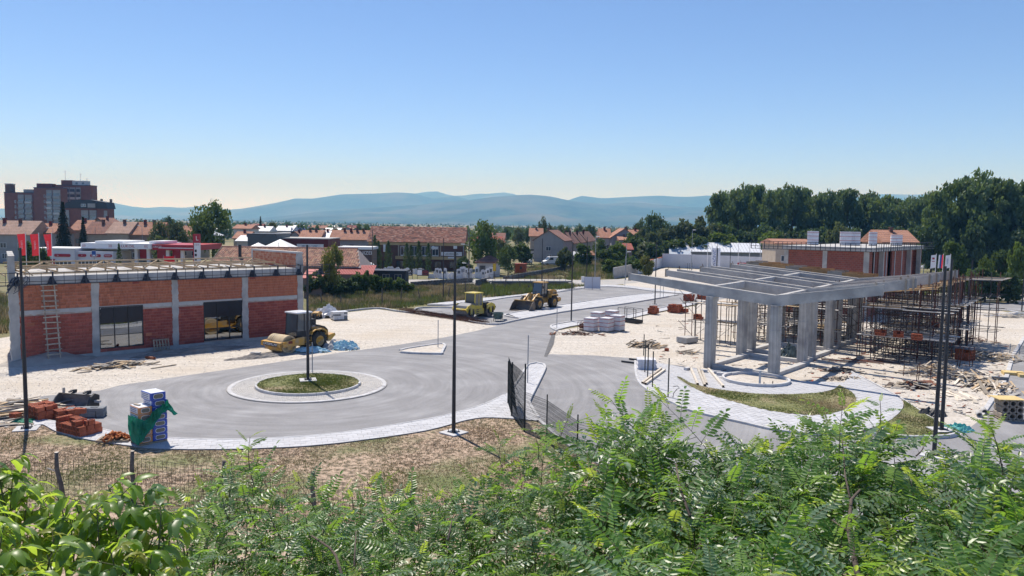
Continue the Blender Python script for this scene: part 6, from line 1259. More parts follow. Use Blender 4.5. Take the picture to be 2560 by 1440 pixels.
rs = at(746,572,262); rt = thing('roof_sign', 'big blue letters standing on a shop roof', 'roof sign', (rs.x,262,0)); obj('shop_block', MB().b2((-9,2,0),(9,14,6.9)), mWallW, rt); obj('sign_frame', MB().b2((-2.6,.0,6.9),(2.6,.06,7.6)), mSteel, rt); text('lettering', 'RODA', 1.75, mSignW, rt, (0,.02,8.15), (R(90),0,0), sx=1.08); text('lettering', 'RODA', 1.55, mBlueS, rt, (0,-.04,8.15), (R(90),0,0), sx=1.14)
# ---- old tiled shed behind the left building
sa, sb = at(522,660,126), at(902,668,126); sw = sb.x-sa.x; sd_ = thing('tiled_shed', 'long old shed with a rippled clay tile roof behind the left building', 'shed', (sa.x,126,0))
obj('wall', MB().b2((.4,.6,0),(sw-.4,9.4,3.75)), mWallK, sd_); rk = 2.15/5; tl_ = MB(); tiles = []
obj('roof_deck', MB().add([(0,-.2,3.6),(sw,-.2,3.6),(sw-1.4,5,6.4),(.4,5,6.4),(sw,10,3.6),(0,10,3.6)],[(0,1,2,3),(3,2,4,5),(0,5,4,1),(0,3,5),(1,4,2)]), mMortar, sd_)
def tile_geo(): return MB().add([(-.19,-.17,.0),(-.07,-.17,.07),(.07,-.17,.07),(.19,-.17,.0),(-.19,.17,.0),(-.07,.17,.05),(.07,.17,.05),(.19,.17,.0),(-.19,-.17,-.06),(.19,-.17,-.06)],[(0,1,5,4),(1,2,6,5),(2,3,7,6),(8,9,3,2,1,0)])
mT3 = [M('shed_tile_%s' % s, c, tuple(v*.75 for v in c), rough=.95, scale=3) for s, c in (('ochre',(.46,.28,.19)),('rose',(.40,.21,.15)),('brown',(.27,.16,.12)))]
tms = [tile_geo().mesh('roof_tile', m) for m in mT3]; mixed = MB(); tg = tile_geo(); cnt = 0
NR = 15
for j in range(NR):
    y = -.1+5.1*(j+.5)/NR; z = 3.7+(y+.1)*2.75/5.1; x = .25+.03*j
    while x < sw-.25-1.4*j/NR:
        m = rnd.randrange(3); a_ = math.atan2(2.75,5.1)
        if cnt < 300 and j >= NR-7 and rnd.random() < .85: o = link('roof_tile', tms[m], sd_); o.location = (x,y,z+.05); o.rotation_euler = (a_,rnd.gauss(0,.02),rnd.gauss(0,.03)); cnt += 1
        else:
            mt = Matrix.Rotation(a_,3,'X'); mixed.add([mt @ Vector(v)+Vector((x,y,z+.05+rnd.uniform(0,.015))) for v in tg.v], tg.f, m)
        x += .385
struct('roof_tiles', mixed, mT3, sd_, kind='stuff'); obj('ridge_cap', MB().tube((.3,5,6.5),(sw-1.4,5,6.5),.16,n=8), mT3[1], sd_); obj('gable_board', MB().bar((-.05,-.3,3.55),(.35,5,6.5),.06,.25), mTimberW, sd_)
cq = at(599,640,128); o = obj('chimney_pipe', MB().b2((-.2,-.2,0),(.2,.2,2.4)), mBlack, sd_); o.location = (cq.x-sa.x, 2.2, 4.6)
# red awning roof, dark yard building by the hedge
aw = at(895,675,127); at_ = thing('red_roof_shed', 'low shed with a pinkish red ribbed roof beside the tiled shed', 'shed', (aw.x,125,0)); rr2 = MB()
for k in range(24): x0 = -3.+.25*k; rr2.add([(x0,-1.2,2.6),(x0+.22,-1.2,2.6),(x0+.22,2.4,3.9),(x0,2.4,3.9),(x0+.06,-1.2,2.68),(x0+.16,-1.2,2.68),(x0+.16,2.4,3.98),(x0+.06,2.4,3.98)],[(0,4,7,3),(4,5,6,7),(5,1,2,6),(0,1,5,4)])
obj('ribbed_roof', rr2, M('faded_red_roof',(.52,.16,.14),(.45,.13,.11),rough=.7,scale=2), at_); obj('wall', MB().b2((-2.8,-.8,0),(2.8,2.2,2.55)), mWallK, at_)
yb = at(950,690,128); ybt = thing('yard_shed', 'dark low shed with a row of small windows behind the hedge', 'shed', (yb.x,128,0)); obj('wall', MB().b2((-4.2,0,0),(4.2,4,2.9)), M('dark_cladding',(.045,.045,.05),rough=.8), ybt); obj('roof', MB().b2((-4.4,-.3,2.9),(4.4,4.2,3.1)), mSteel, ybt)
for k in range(4): win(ybt, -3.+2.0*k, 1.5, 1.2, 1.0, -.02, mMortar)
pl_ = at(700,690,96); pk = thing('tin_roof', 'small red tin roof behind the right end of the block building', 'shed roof', (at(786,676,112).x,112,0)); obj('roof', MB().add([(-1.6,-1,2.9),(1.4,-1,2.9),(1.4,2,4.0),(-1.6,2,4.0),(-1.6,-1,2.8),(1.4,-1,2.8)],[(0,1,2,3),(4,5,1,0)]), _MC['faded_red_roof'], pk); obj('wall', MB().b2((-1.4,-.6,0),(1.2,1.6,2.75)), mWallK, pk)
# gravestone yard
r = random.Random(9); mGrv = M('polished_pale_granite', (.62,.63,.66), (.52,.53,.57), rough=.35, rand=.12, scale=3); mGrD = M('granite_inset', (.12,.13,.15), rough=.2)
def gravestone(label, px, py, w, h, round_=False):
    p = P(px, py); t = thing('gravestone', label, 'gravestone', p, r.uniform(-.25,.25), 'gravestones for sale in the stone yard')
    pts = [(-w/2,.15),(w/2,.15),(w/2,h)]+([(w/2*math.cos(q),h+w*.35*math.sin(q)) for q in (PI*k/6 for k in range(1,6))] if round_ else [(w*.2,h+.12)])+[(-w/2,h)]
    obj('slab', MB().xz(pts, -.09, .09), mGrv, t); obj('plinth', MB().b2((-w*.7,-.2,0),(w*.7,.2,.15)), mGrv, t)
    if h > 1.2: obj('inset', MB().b2((-w*.3,-.1,h*.55),(w*.3,-.091,h*.85)), mGrD, t)
for k in range(26): gravestone('pale polished gravestone standing in the front row of the stone yard', 1074+6.1*k+r.uniform(-2,2), 697-r.uniform(0,2.5), r.uniform(.55,1.0), r.choice((.8,1.1,1.5,1.9,2.3)), r.random() < .3)
for k in range(16): gravestone('white gravestone in the rear row left of the stone yard', 938+8.*k+r.uniform(-2,2), 686-r.uniform(0,3), r.uniform(.6,1.), r.choice((.8,1.,1.2)), True)
for px, w_, tx, col, lab in ((1022,1.6,'RIJA',mSignW,'black board with white letters at the stone yard fence'),(1058,2.3,'VIP',mSignR,'black board with a red oval emblem at the stone yard fence')):
    p = at(px,690,152); t = thing('sign_board', lab, 'sign', (p.x,151.6,0)); obj('board', MB().b2((-w_/2,-.03,.7),(w_/2,.03,1.95)), mSignB, t); obj('leg', MB().b2((-w_/2,.04,0),(-w_/2+.08,.1,1.9)).b2((w_/2-.08,.04,0),(w_/2,.1,1.9)), mSteel, t)
    if tx == 'RIJA': text('lettering', tx, .62, col, t, (0,-.04,1.45), (R(90),0,0)); obj('white_rule', MB().b2((-.5,-.036,.92),(.5,-.031,1.02)), mSignW, t)
    else:
        obj('white_panel', MB().b2((-1.1,-.036,.85),(-.2,-.031,1.85)), mSignW, t); text('lettering', tx, .55, col, t, (.45,-.045,1.33), (R(90),0,0)); ov = MB()
        for k in range(20): a0, a1 = 2*PI*k/20, 2*PI*(k+1)/20; ov.add([(.45+.6*math.cos(a0),-.036,1.33+.42*math.sin(a0)),(.45+.6*math.cos(a1),-.036,1.33+.42*math.sin(a1)),(.45+.53*math.cos(a1),-.036,1.33+.36*math.sin(a1)),(.45+.53*math.cos(a0),-.036,1.33+.36*math.sin(a0))],[(0,1,2,3)])
        obj('oval_emblem', ov, mSignR, t)
H('stone yard hut with hipped tile roof and pale walls', 1192, 1249, 163, 656, 641, mWallW, mTileD, d=6, hip=2.4, wins=2, chim=0)
ys = at(1236,672,155); t = thing('sign_board', 'narrow yellow upright sign beside the hut', 'sign', (ys.x,155,0)); obj('board', MB().b2((-.32,-.04,1.6),(.32,.04,3.1)), M('yellow_sign',(.62,.42,.04),rough=.5), t); obj('leg', MB().b2((-.05,-.03,0),(.05,.03,1.6)), mSteel, t)
rk_ = P(1299,684); t = thing('kiosk', 'small red wooden kiosk by the rubble wall', 'kiosk', rk_, R(-12)); obj('wall', MB().b2((-1.2,0,0),(1.2,2,2.1)), M('red_boards',(.40,.10,.05),(.33,.08,.04),rough=.8), t); obj('roof', MB().b2((-1.35,-.15,2.1),(1.35,2.15,2.25)), M('red_lid',(.34,.09,.06),rough=.7), t); win(t,.3,1.0,.5,.6,-.02,mFrame)
# ---- vans
def van(label, px, py, rz, s=1.):
    t = thing('van', label, 'van', P(px,py), rz); L, W_ = 5.2, 1.95; prof = [(-L/2,.45),(-L/2,2.25),(-L/2+.15,2.4),(L/2-1.75,2.4),(L/2-.95,1.5),(L/2-.15,1.2),(L/2,.9),(L/2,.45)]
    obj('body', MB().xz(prof, -W_/2, W_/2), mWhite, t, bev=.06); obj('windscreen', MB().add([(L/2-1.68,-.82,2.3),(L/2-1.68,.82,2.3),(L/2-.98,.88,1.55),(L/2-.98,-.88,1.55)],[(0,3,2,1)]).box((0,0,-9),(.01,.01,.01)), mWin, t).location = (.03,0,.03)
    for s_ in (-1,1):
        y = s_*(W_/2+.008); obj('side_window', MB().add([(L/2-2.7,y,1.55),(L/2-1.35,y,1.55),(L/2-1.9,y,2.2),(L/2-2.7,y,2.2)],[(0,1,2,3)]), mWin, t); obj('headlight', MB().box((L/2-.1,s_*.75,1.0),(.2,.3,.2)), M('headlight',(.6,.62,.65),rough=.1), t); obj('sill_strip', MB().b2((-L/2+.1,s_*(W_/2),.5),(L/2-.2,s_*(W_/2+.02),.65)), mBlack, t)
        for x in (-1.5,1.65): w_ = obj('wheel', MB().lathe([(0,-.12),(.24,-.12),(.34,-.1),(.36,0),(.34,.1),(.24,.12),(0,.12)],(0,0,0),'y',16), mTyre, t); w_.location = (x,s_*.88,.36)
    obj('bumper', MB().b2((L/2-.1,-.9,.4),(L/2+.08,.9,.7)).b2((-L/2-.06,-.9,.4),(-L/2,.9,.65)), mBlack, t); obj('grille', MB().b2((L/2-.02,-.5,.8),(L/2+.01,.5,1.05)), mBlack, t)
van('white van facing the site beside the dark trailer', 1319, 661, R(-100)); van('white van seen from its side on the meadow', 1379, 664, R(-160))
tr = thing('trailer', 'black framed trailer with a white cabin behind the vans', 'trailer', P(1350,653), R(-5)); obj('frame', MB().b2((-6,-.5,.6),(6,1.6,1.1)).bar((-4,-.6,1.2),(-1,-.6,3.),.2,.2).bar((2.2,-.6,1.2),(-1,-.6,3.),.2,.2).b2((-6.4,0,3.1),(2.,1.5,3.6)), mBlack, tr); obj('cabin', MB().b2((-4.4,-.3,1.2),(-.6,1.4,3.0)), mWallW, tr); obj('green_cab', MB().b2((-9.5,0,.6),(-7.,1.8,3.2)), M('dull_green',(.05,.17,.12),rough=.6), tr)
for x in (-4,-3,3,4): w_ = obj('wheel', MB().lathe([(0,-.12),(.45,-.12),(.5,0),(.45,.12),(0,.12)],(0,0,0),'y',14), mTyre, tr); w_.location = (x,-.5,.5)
# ---- filling station
Yf = 150; X = lambda px: (px-1280)/1944*Yf
fs = thing('filling_station', 'white and red filling station with a long flat canopy', 'filling station', (0,Yf,0))
obj('canopy_fascia', MB().b2((X(201),0,5.15),(X(376),14,6.2)), mSignW, fs); obj('canopy_fascia_red', MB().b2((X(376)+.01,.6,5.0),(X(486),14,6.05)), mSignR, fs); obj('red_fascia_stripe', MB().b2((X(392),.55,5.35),(X(485),.6,5.5)), mSignW, fs); obj('canopy_top', MB().b2((X(230),1,6.21),(X(300),10,6.6)).b2((X(360),2,6.21),(X(398),8,6.7)), mWhite, fs)
text('lettering', 'LUKOIL', .74, mSignR, fs, (X(319),-.02,5.65), (R(90),0,0), sx=1.05); text('lettering', 'LUKOIL', .62, mSignW, fs, (X(388),.53,5.6), (R(90),0,0))
text('chevrons', ')))', .7, mSignR, fs, (X(209),-.02,5.72), (R(90),0,0)); text('chevrons', ')))', .7, mSignR, fs, (X(275),-.02,5.72), (R(90),0,0)); text('chevrons', '(((', .7, mSignR, fs, (X(364),-.02,5.72), (R(90),0,0))
for px in (326,357,406,443): obj('canopy_column', MB().b2((X(px)-.3,2.,0),(X(px)+.3,2.6,5.14)), mSignW, fs)
for px in (341,385,424): obj('pump_panel', MB().b2((X(px)-.85,3,3.2),(X(px)+.85,3.5,5.0)), mSignR, fs); obj('pump', MB().b2((X(px)-.8,3,0),(X(px)+.8,3.7,2.4)), mFrame, fs); 
st_ = thing('station_shop', 'white station shop with rounded red signs and dark windows', 'shop', (0,Yf-2,0)); 
obj('wall', MB().b2((X(96),0,0),(X(200),8,5.0)).b2((X(200),.8,0),(X(289),8,4.6)), mWW, st_); obj('roof_edge', MB().b2((X(95),-.2,5.0),(X(201),8.2,5.2)), mWhite, st_)
for a, b, y in ((150,190,0),(203,223,.8),(233,259,.8),(267,287,.8)):
    sgn = obj('sign', MB().xz(rounded(X(a),X(b),3.55,4.1,.27), y-.14, y-.01), mSignR, st_)
    text('lettering', ')))' if a == 150 else ('P' if a == 203 else 'MARKET'), .32, mSignW, sgn, ((X(a)+.7) if a == 150 else (X(a)+X(b))/2, y-.15, 3.83), (R(90),0,0))
for k in range(4): win(st_, X(157+10*k), 1.8, .75, 1.1, 0, mWhite)
for k in range(9): win(st_, X(206+9.2*k), 1.6, .68, 1.3, .8, mWhite)
obj('banner', MB().b2((X(92),-.15,1.9),(X(151),-.05,3.1)), mSignR, st_)
for k, px in enumerate((64,97,129)):
    t = thing('flag', ('left','middle','right')[k]+' one of three tall red flags before the filling station', 'flag', ((px-1280)/1944*122,122,0)); obj('flag_pole', MB().tube((0,0,0),(0,0,8.6),.06,n=8), mWhite, t)
    vs = []; n = 8; wd = (1.2,1.25,1.15)[k]
    for j in range(n+1):
        for i in range(5): f = i/4; vs.append((-.06-wd*f*(1-(.45*j/n if k == 2 else .15*j/n)), .12*math.sin(f*5+j*.6)*f, 8.4-3.4*j/n-(.1*f)))
    fl = obj('cloth', MB().add(vs,[(j*5+i,j*5+i+1,(j+1)*5+i+1,(j+1)*5+i) for j in range(n) for i in range(4)]), mFlag, t, smooth=True); text('lettering', 'LUKOIL', .42, mSignW, fl, (-.55,-.16,6.6), (R(90),R(90),0))
pq = at(493,655,140); pyl = thing('price_pylon', 'red and white price pylon right of the filling station', 'sign', (pq.x,140,0)); obj('panel', MB().b2((-.52,0,0),(.52,.35,6.8)), mSignW, pyl); obj('red_head', MB().b2((-.54,-.01,6.8),(.54,.36,8.4)), mSignR, pyl); obj('red_side', MB().b2((-.7,0,0),(-.53,.35,8.4)), mSignR, pyl); text('lettering', 'L', 1.1, mSignW, pyl, (.05,-.02,7.6), (R(90),0,0)); text('lettering', 'LUKOIL', .26, mSignR, pyl, (0,-.012,6.45), (R(90),0,0))
for k in range(4): obj('price_field', MB().b2((-.42,-.012,2.9+.75*k),(-.05,-.002,3.35+.75*k)), mSignB, pyl); text('price', '%d' % (1+k), .4, mSignB, pyl, (.25,-.012,3.12+.75*k), (R(90),0,0)) if False else None
bs = at(235,640,130); t = thing('road_sign', 'blue square road sign with white pictogram before the station', 'sign', (bs.x,130,0)); obj('post', MB().tube((0,.05,0),(0,.05,5.4),.05,n=6), mGalv, t); obj('plate', MB().b2((-.38,-.02,4.55),(.38,.03,5.55)), mSignW, t); obj('blue_field', MB().b2((-.34,-.03,4.6),(.34,-.021,5.5)), mBlueS, t); obj('pictogram', MB().b2((-.22,-.036,4.68),(.22,-.031,4.85)), mSignW, t)
rbn = at(423,655,128); t = thing('banner', 'red banner with white emblem before the station canopy', 'banner', (rbn.x,128,0)); obj('cloth', MB().b2((-.9,0,2.6),(.9,.03,4.9)), mFlag, t); obj('pole', MB().tube((-.95,.02,0),(-.95,.02,5),.04,n=6).tube((.95,.02,0),(.95,.02,5),.04,n=6), mGalv, t); obj('emblem', MB().add([(.25,-.005,2.9),(.6,-.005,2.9),(.48,-.005,3.9)],[(0,1,2)]), mSignW, t)
# ---- apartment towers
def tower(label, px0, px1, Y, ztop_py, wall, d=6., floors=9, bays=(), z0=0.):
    a, b = at(px0,ztop_py,Y), at(px1,ztop_py,Y); h = at((px0+px1)/2,ztop_py,Y).z; w = b.x-a.x; t = thing('apartment_tower', label, 'apartment building', (a.x,Y,0)); obj('wall', MB().b2((0,0,0),(w,d,h)), wall, t); obj('roof_edge', MB().b2((-.15,-.15,h),(w+.15,d+.15,h+.35)), mSteel, t); fh = 2.9
    for (x0, x1, kind) in bays:
        bx0, bx1 = x0*w, x1*w
        if kind == 'strip': obj('grey_bay', MB().b2((bx0,-.5,0),(bx1,-.002,h-1.)), mWallG, t)
        f = int((h-2)/fh)
        for k in range(f):
            z = 1.2+fh*k
            if z < h-18 and z < 8: continue
            if kind == 'strip':
                bal = obj('balcony', MB().b2((bx0+.1,-1.2,z-.3),(bx1-.1,-.51,z+.75)), r.choice((mWallG,mConc,mWallW)), t); obj('loggia', MB().b2((bx0+.2,-.53,z+.76),(bx1-.2,-.505,z+2.3)), mWin, t); 
            else: win(t, (bx0+bx1)/2, z, min(1.5,(bx1-bx0)*.8), 1.4, -.02)
    return t, w, h
G_ = 'strip'
ta, w1, h1 = tower('left red brick apartment tower with grey balcony bays', 10, 84, 425, 482, mBrk, bays=((.34,.40,'w'),(.48,.68,G_),(.72,.95,G_)), floors=8)
obj('stair_head', MB().b2((0,1,h1),(3,5,h1+4.5)), mBrk2, ta); obj('vent_hood', MB().b2((-.2,.8,h1+4.6),(3.2,5.2,h1+5.0)), mConcL, ta); obj('roof_block', MB().b2((10,1,h1),(15,5,h1+2)), mWallG, ta)
tb, w2, h2 = tower('middle red brick apartment tower with a grey bay on its right', 84, 152, 415, 470, mBrk, bays=((.36,.42,'w'),(.48,.68,G_),(.72,.98,G_)))
obj('roof_block', MB().b2((1,1,h2),(9,5,h2+2.4)), mDkRed, tb)
tc_, w3, h3 = tower('tallest red brick apartment tower with a pale roof block', 140, 228, 432, 464, mBrk, bays=((.22,.38,G_),(.40,.55,G_),(.58,.70,G_)))
obj('roof_block', MB().b2((2,1.5,h3),(8,5.5,h3+3)), mBrk, tc_); obj('pale_roof_block', MB().b2((8.2,1.5,h3),(16,5.5,h3+2.8)), mWallW, tc_)
for x in (10,13.5): obj('roof_window', MB().b2((x,1.4,h3+.8),(x+1.2,1.49,h3+2)), mWin, tc_)
for x, hh in ((3,8.5),(11.5,7),(15,4.5)): obj('aerial', MB().tube((x,4,h3+2.5),(x,4,h3+hh),.08,n=5).bar((x-.8,4,h3+hh-.6),(x+.8,4,h3+hh-.6),.08,.08), mGalv, tc_)
td, w4, h4 = tower('lower red brick apartment block with black mansard roof', 165, 268, 345, 520, mBrk, d=6, bays=((.0,.08,G_),(.38,.55,G_),(.58,.74,G_),(.93,1.,G_)))
obj('mansard_roof', MB().xz([(-.5,h4-.2),(w4+.5,h4-.2),(w4-.2,h4+2.6),(w4*.62,h4+3.6),(w4*.3,h4+3.6),(.3,h4+2.2)], -.8, 6.5), M('black_roof_sheet',(.03,.032,.04),(.045,.045,.05),rough=.6), td); win(td, w4*.45, h4+.5, 2.2, 1.3, -.85); obj('dormer', MB().b2((w4*.56,-1.2,h4+.2),(w4*.74,-.85,h4+2)), mWallG, td)
for x in (.18,.5,.72,.95): obj('chimney', MB().b2((w4*x,4,h4+2),(w4*x+.7,5,h4+4.2)), mWallK, td)
# ---- pale sheds and banners on the right
la, lb = at(1724,627,225), at(1962,630,225); lw = lb.x-la.x; ls = thing('long_shed', 'long low shed with a bright metal roof behind the white wall', 'shed', (la.x,225,0)); obj('wall', MB().b2((0,0,0),(lw,9,4.)), M('ribbed_grey_wall',(.33,.34,.36),(.27,.28,.30),rough=.6,scale=1.5), ls); nr = int(lw/.9); rf = MB()
for k in range(nr): x0, x1 = -.5+(lw+1)*k/nr, -.5+(lw+1)*(k+1)/nr; rf.add([(x0+.03,-.9,3.95),(x1-.03,-.9,3.95),(x1-.03,4.5,6.5),(x0+.03,4.5,6.5),(x0,-.85,4.0),(x0,4.5,6.62),(x0+.03,-.9,3.8),(x1-.03,-.9,3.8)],[(0,1,2,3),(4,0,3,5),(6,7,1,0)])
rf.add([(-.5,4.5,6.5),(lw+.5,4.5,6.5),(lw+.5,9.5,4),(-.5,9.5,4)],[(0,1,2,3)]); obj('ribbed_roof', rf, M('bright_metal_roof',(.74,.76,.79),(.68,.70,.73),rough=.45,scale=.5), ls); obj('shade_strip', MB().b2((3,-.05,.6),(lw,-.01,1.3)), mFrame, ls)  # dark strip laid on the wall, shade put in as colour
ra = at(1672,640,222); osd = thing('open_shed', 'open shed with a blotchy grey tin roof left of the long shed', 'shed', (ra.x,222,0)); obj('roof', MB().add([(0,-.5,3.0),(6.4,-.5,3.0),(6.7,5,5.6),(.9,5,5.6),(0,-.5,2.8),(6.4,-.5,2.8)],[(0,1,2,3),(4,5,1,0)]), M('blotchy_tin',(.42,.47,.53),(.30,.24,.22),rough=.6,scale=.5,lo=.52,hi=.66,detail=7), osd); obj('wall', MB().b2((.2,1,0),(1.6,4.5,2.8)).b2((5.2,1,0),(6.2,4.5,2.8)).b2((0.2,4.4,0),(6.2,4.6,3)), mFrame, osd)
for px, wd, lab in ((1786,1.1,'left white upright banner with blue letters before the long shed'),(1795,.7,'right plain white upright banner before the long shed')):
    p = at(px,670,150); t = thing('banner', lab, 'banner', (p.x,150,0)); obj('pole', MB().tube((-wd/2-.05,0,0),(-wd/2-.05,0,7.4),.06,n=6), mWhite, t); c_ = obj('cloth', MB().b2((-wd/2,-.02,2.3),(wd/2,.02,7.)), mSignW, t)
    if wd > 1: text('lettering', 'KOVAČEVIĆ', .75, mBlueS, c_, (0,-.03,4.7), (R(90),R(-90),0), sx=.95)
for px, top, lab in ((1770,607,'flag pole left of the white banners'),(1847,606,'left of three bare flag poles over the red hoarding'),(1875,606,'middle of three bare flag poles over the red hoarding'),(1902,606,'right of three bare flag poles over the red hoarding')):
    p = at(px,top,170); o = obj('flag_pole', MB().tube((0,0,0),(0,0,p.z),.07,.05,n=6), mWhite); o.location = (p.x,170,0); tag(o, lab, 'flag pole')
rh_ = at(1870,655,165); t = thing('hoarding', 'long dark red hoarding before the white wall', 'hoarding', (rh_.x,165,0)); obj('board', MB().b2((-2.2,0,2.6),(2.2,.06,3.6)), mSignR, t); obj('leg', MB().b2((-2.,.07,0),(-1.9,.12,2.6)).b2((1.9,.07,0),(2.,.12,2.6)), mSteel, t)
for k, (px, lab) in enumerate(((2331,'white flag with a red emblem, left of three at the far right'),(2349,'red blue and white flag, middle of three at the far right'),(2367,'white flag with dark lettering, right of three at the far right'))):
    p = at(px,680,135); t = thing('flag', lab, 'flag', (p.x,135,0)); obj('flag_pole', MB().tube((.5,0,0),(.5,0,7.),.05,n=6), mWhite, t)
    if k == 1:
        for q, m_ in enumerate((mSignW, mBlueS, mFlag)): obj('cloth_stripe', MB().add([(-.4+.28*q,-.02*q,4.5),(-.4+.28*(q+1)-.01,-.02*q,4.5),(-.3+.28*(q+1)-.01,-.02*q,6.8),(-.3+.28*q,-.02*q,6.8)],[(0,1,2,3)]), m_, t)
    else:
        obj('cloth', MB().add([(-.45,-.05,4.4),(.45,0,4.6),(.45,0,6.8),(-.4,-.08,6.7)],[(0,1,2,3)]), mSignW, t)
        if k == 0: obj('emblem', MB().b2((-.2,-.1,6.0),(.2,-.09,6.3)).b2((-.25,-.1,5.6),(.25,-.09,5.7)), mSignR, t)
        else: text('lettering', 'PUTEVI', .3, mBlueS, t, (0,-.1,5.7), (R(90),R(-90),0))
p = P(2529,756); t = thing('road_sign', 'dark rectangular road sign seen from behind by the ring road', 'sign', p); obj('plate', MB().b2((-.5,0,2.),(.5,.04,2.7)), mSteel, t); obj('post', MB().b2((-.45,.05,0),(-.39,.1,2.6)).b2((.05,.05,0),(.11,.1,2.6)), mSteel, t)
p = P(2542,690); t = thing('wooden_cross', 'pale wooden cross on the dirt bank at the right', 'cross', p); obj('upright', MB().b2((-.1,-.1,0),(.1,.1,2.4)), mPale[0], t); obj('crossbar', MB().b2((-.7,-.12,1.5),(.7,.08,1.7)), mPale[0], t)
for k, (px, py, w_, lab) in enumerate(((2425,664,3.2,'white covered heap on the bank left of the round bush'),(2470,664,2.4,'white covered heap behind the round bush'),(2520,666,2.6,'white covered heap left of the wooden cross'),(2317,672,3.,'white covered heap behind the leaning street lamp'))): crumple('covered_heap', lab, 'covered heap', px, py, w_, 1.2, 1.1, mFilm, 60+k, 14)
# power lines
for k, (a, b) in enumerate((((931,590),(1172,588)),((931,640),(1172,632)),((931,646),(1466,640)))):
    p, q = at(*a,150), at(*b,150); o = obj('power_line', MB().pipe([p.lerp(q,t/8)-Vector((0,0,.5*math.sin(PI*t/8))) for t in range(9)], .018, 4), mBlack); tag(o, ('uppermost','middle','lowest')[k]+' thin power line before the brick hall', 'power line')
# ================================================================ hills and haze
mHill = M('wooded_hill', (.006,.022,.014), (.04,.078,.04), rough=1, scale=.009, detail=12, coord='World', c3=(.11,.115,.085), scale3=.0012, lo=.42, hi=.58)
def ridge(name, prof, Yc, Yb, seed, depth=14, fall=.5):
    xs = np.linspace(prof[0][0], prof[-1][0], 150); py = np.interp(xs, [p[0] for p in prof], [p[1] for p in prof])
    mb = MB(); n = len(xs); rows = depth+5
    vs = []
    for j in range(rows):
        t = j/depth
        for i, (px, q) in enumerate(zip(xs, py)):
            c = at(px, q, Yc); zc = c.z+2; Y = Yb+(Yc-Yb)*t; X = c.x*(Y/Yc)*(1.0) if t <= 1 else c.x*(1+(t-1)*.3)
            nz = noise.fractal(Vector((X/1500+seed, Y/1500, seed)), 1., 2., 5)
            if t <= 1:
                sh = t**1.15; z = zc*(sh + nz*.55*math.sin(PI*min(1, t))*(.35+.65*t)); z = min(z, zc*(.1+.9*(t**.9))) if t < 1 else zc
                z = z + noise.noise(Vector((X/260, Y/260, seed)))*16*math.sin(PI*t)
            else: z = zc*(1-(t-1)/.36)
            vs.append((X, Y, z-1.5 if j == 0 else z))
    fs = [(j*n+i, j*n+i+1, (j+1)*n+i+1, (j+1)*n+i) for j in range(rows-1) for i in range(n-1)]
    return struct(name, mb.add(vs, fs), mHill, smooth=True)
ridge('near_hills', [(430,559),(560,552),(700,541),(820,527),(930,520),(1040,513),(1115,505),(1177,500),(1240,492),(1280,489),(1305,487.5),(1330,487),(1355,489),(1380,492),(1415,500),(1455,506),(1505,510),(1580,506),(1630,510),(1705,517),(1780,520),(1900,527),(2100,535),(2300,540),(2700,548)], 9500, 5800, 3.1)
ridge('middle_hills', [(380,551),(480,540),(560,529),(640,516),(690,507),(740,496),(780,497),(815,492),(852,486),(940,484),(997,481),(1040,484),(1065,492),(1085,497),(1102,494),(1127,490),(1152,492),(1167,500),(1230,512),(1330,520),(1400,508),(1440,494),(1455,489.5),(1505,496),(1580,492),(1650,489),(1692,492),(1730,492),(1767,489),(1790,490),(1900,494),(2100,500),(2300,512),(2700,530)], 13000, 9800, 8.4)
ridge('far_hills', [(-300,530),(-80,524),(60,520),(180,512),(240,511),(265,507),(287,507),(320,515),(362,520),(412,517),(462,520),(487,516),(525,515),(550,522),(575,524),(612,521),(800,505),(1000,490),(1040,484),(1060,480),(1090,478),(1107,481),(1120,489),(1152,490),(1190,484),(1215,485),(1260,481),(1280,484),(1300,491),(1400,502),(1700,505),(2000,500),(2150,492),(2202,485),(2250,486),(2290,487),(2340,484),(2400,489),(2560,500),(2800,515)], 17500, 13600, 5.7)
hz = MB().box((0, 8900, 449), (24000, 18600, 902)); ho = obj('haze', hz, []); ho['kind'] = 'stuff'
hm = bpy.data.materials.new('haze_air'); hm.use_nodes = True; hn = hm.node_tree.nodes; hn.remove(hn['Principled BSDF'])
pv = hn.new('ShaderNodeVolumePrincipled'); pv.inputs['Color'].default_value = (.18, .52, 1, 1); pv.inputs['Absorption Color'].default_value = (1, 1, 1, 1); pv.inputs['Density'].default_value = .00014; pv.inputs['Anisotropy'].default_value = .08
hm.node_tree.links.new(pv.outputs[0], hn['Material Output'].inputs['Volume']); ho.data.materials.append(hm)
# ================================================================ trees, bushes, grass
def leafmat(name, c, c2, tcol, trans=.28, scale=.9, rough=.6):
    return M(name, c, c2, rough=rough, scale=scale, detail=4, coord='World', rand=.16, trans=trans, tcol=tcol, spec=.3)
mLf = {'mid': leafmat('leaves_mid', (.072,.118,.036), (.048,.085,.029), (.15,.22,.04)), 'dark': leafmat('leaves_dark', (.068,.108,.05), (.048,.082,.04), (.13,.20,.045), .28), 'olive': leafmat('leaves_olive', (.10,.125,.062), (.068,.09,.045), (.16,.20,.06)),
       'light': leafmat('leaves_light', (.10,.15,.035), (.07,.115,.03), (.20,.28,.04)), 'poplar': leafmat('leaves_poplar', (.10,.15,.068), (.068,.11,.052), (.19,.27,.06), .32), 'spruce': leafmat('needles', (.018,.034,.022), (.012,.024,.017), (.03,.05,.02), .1), 'yellow': leafmat('leaves_yellowish', (.15,.16,.045), (.10,.12,.035), (.26,.27,.05))}
mBark = M('bark', (.10,.085,.07), (.15,.13,.11), rough=1, scale=4, bump=.5)
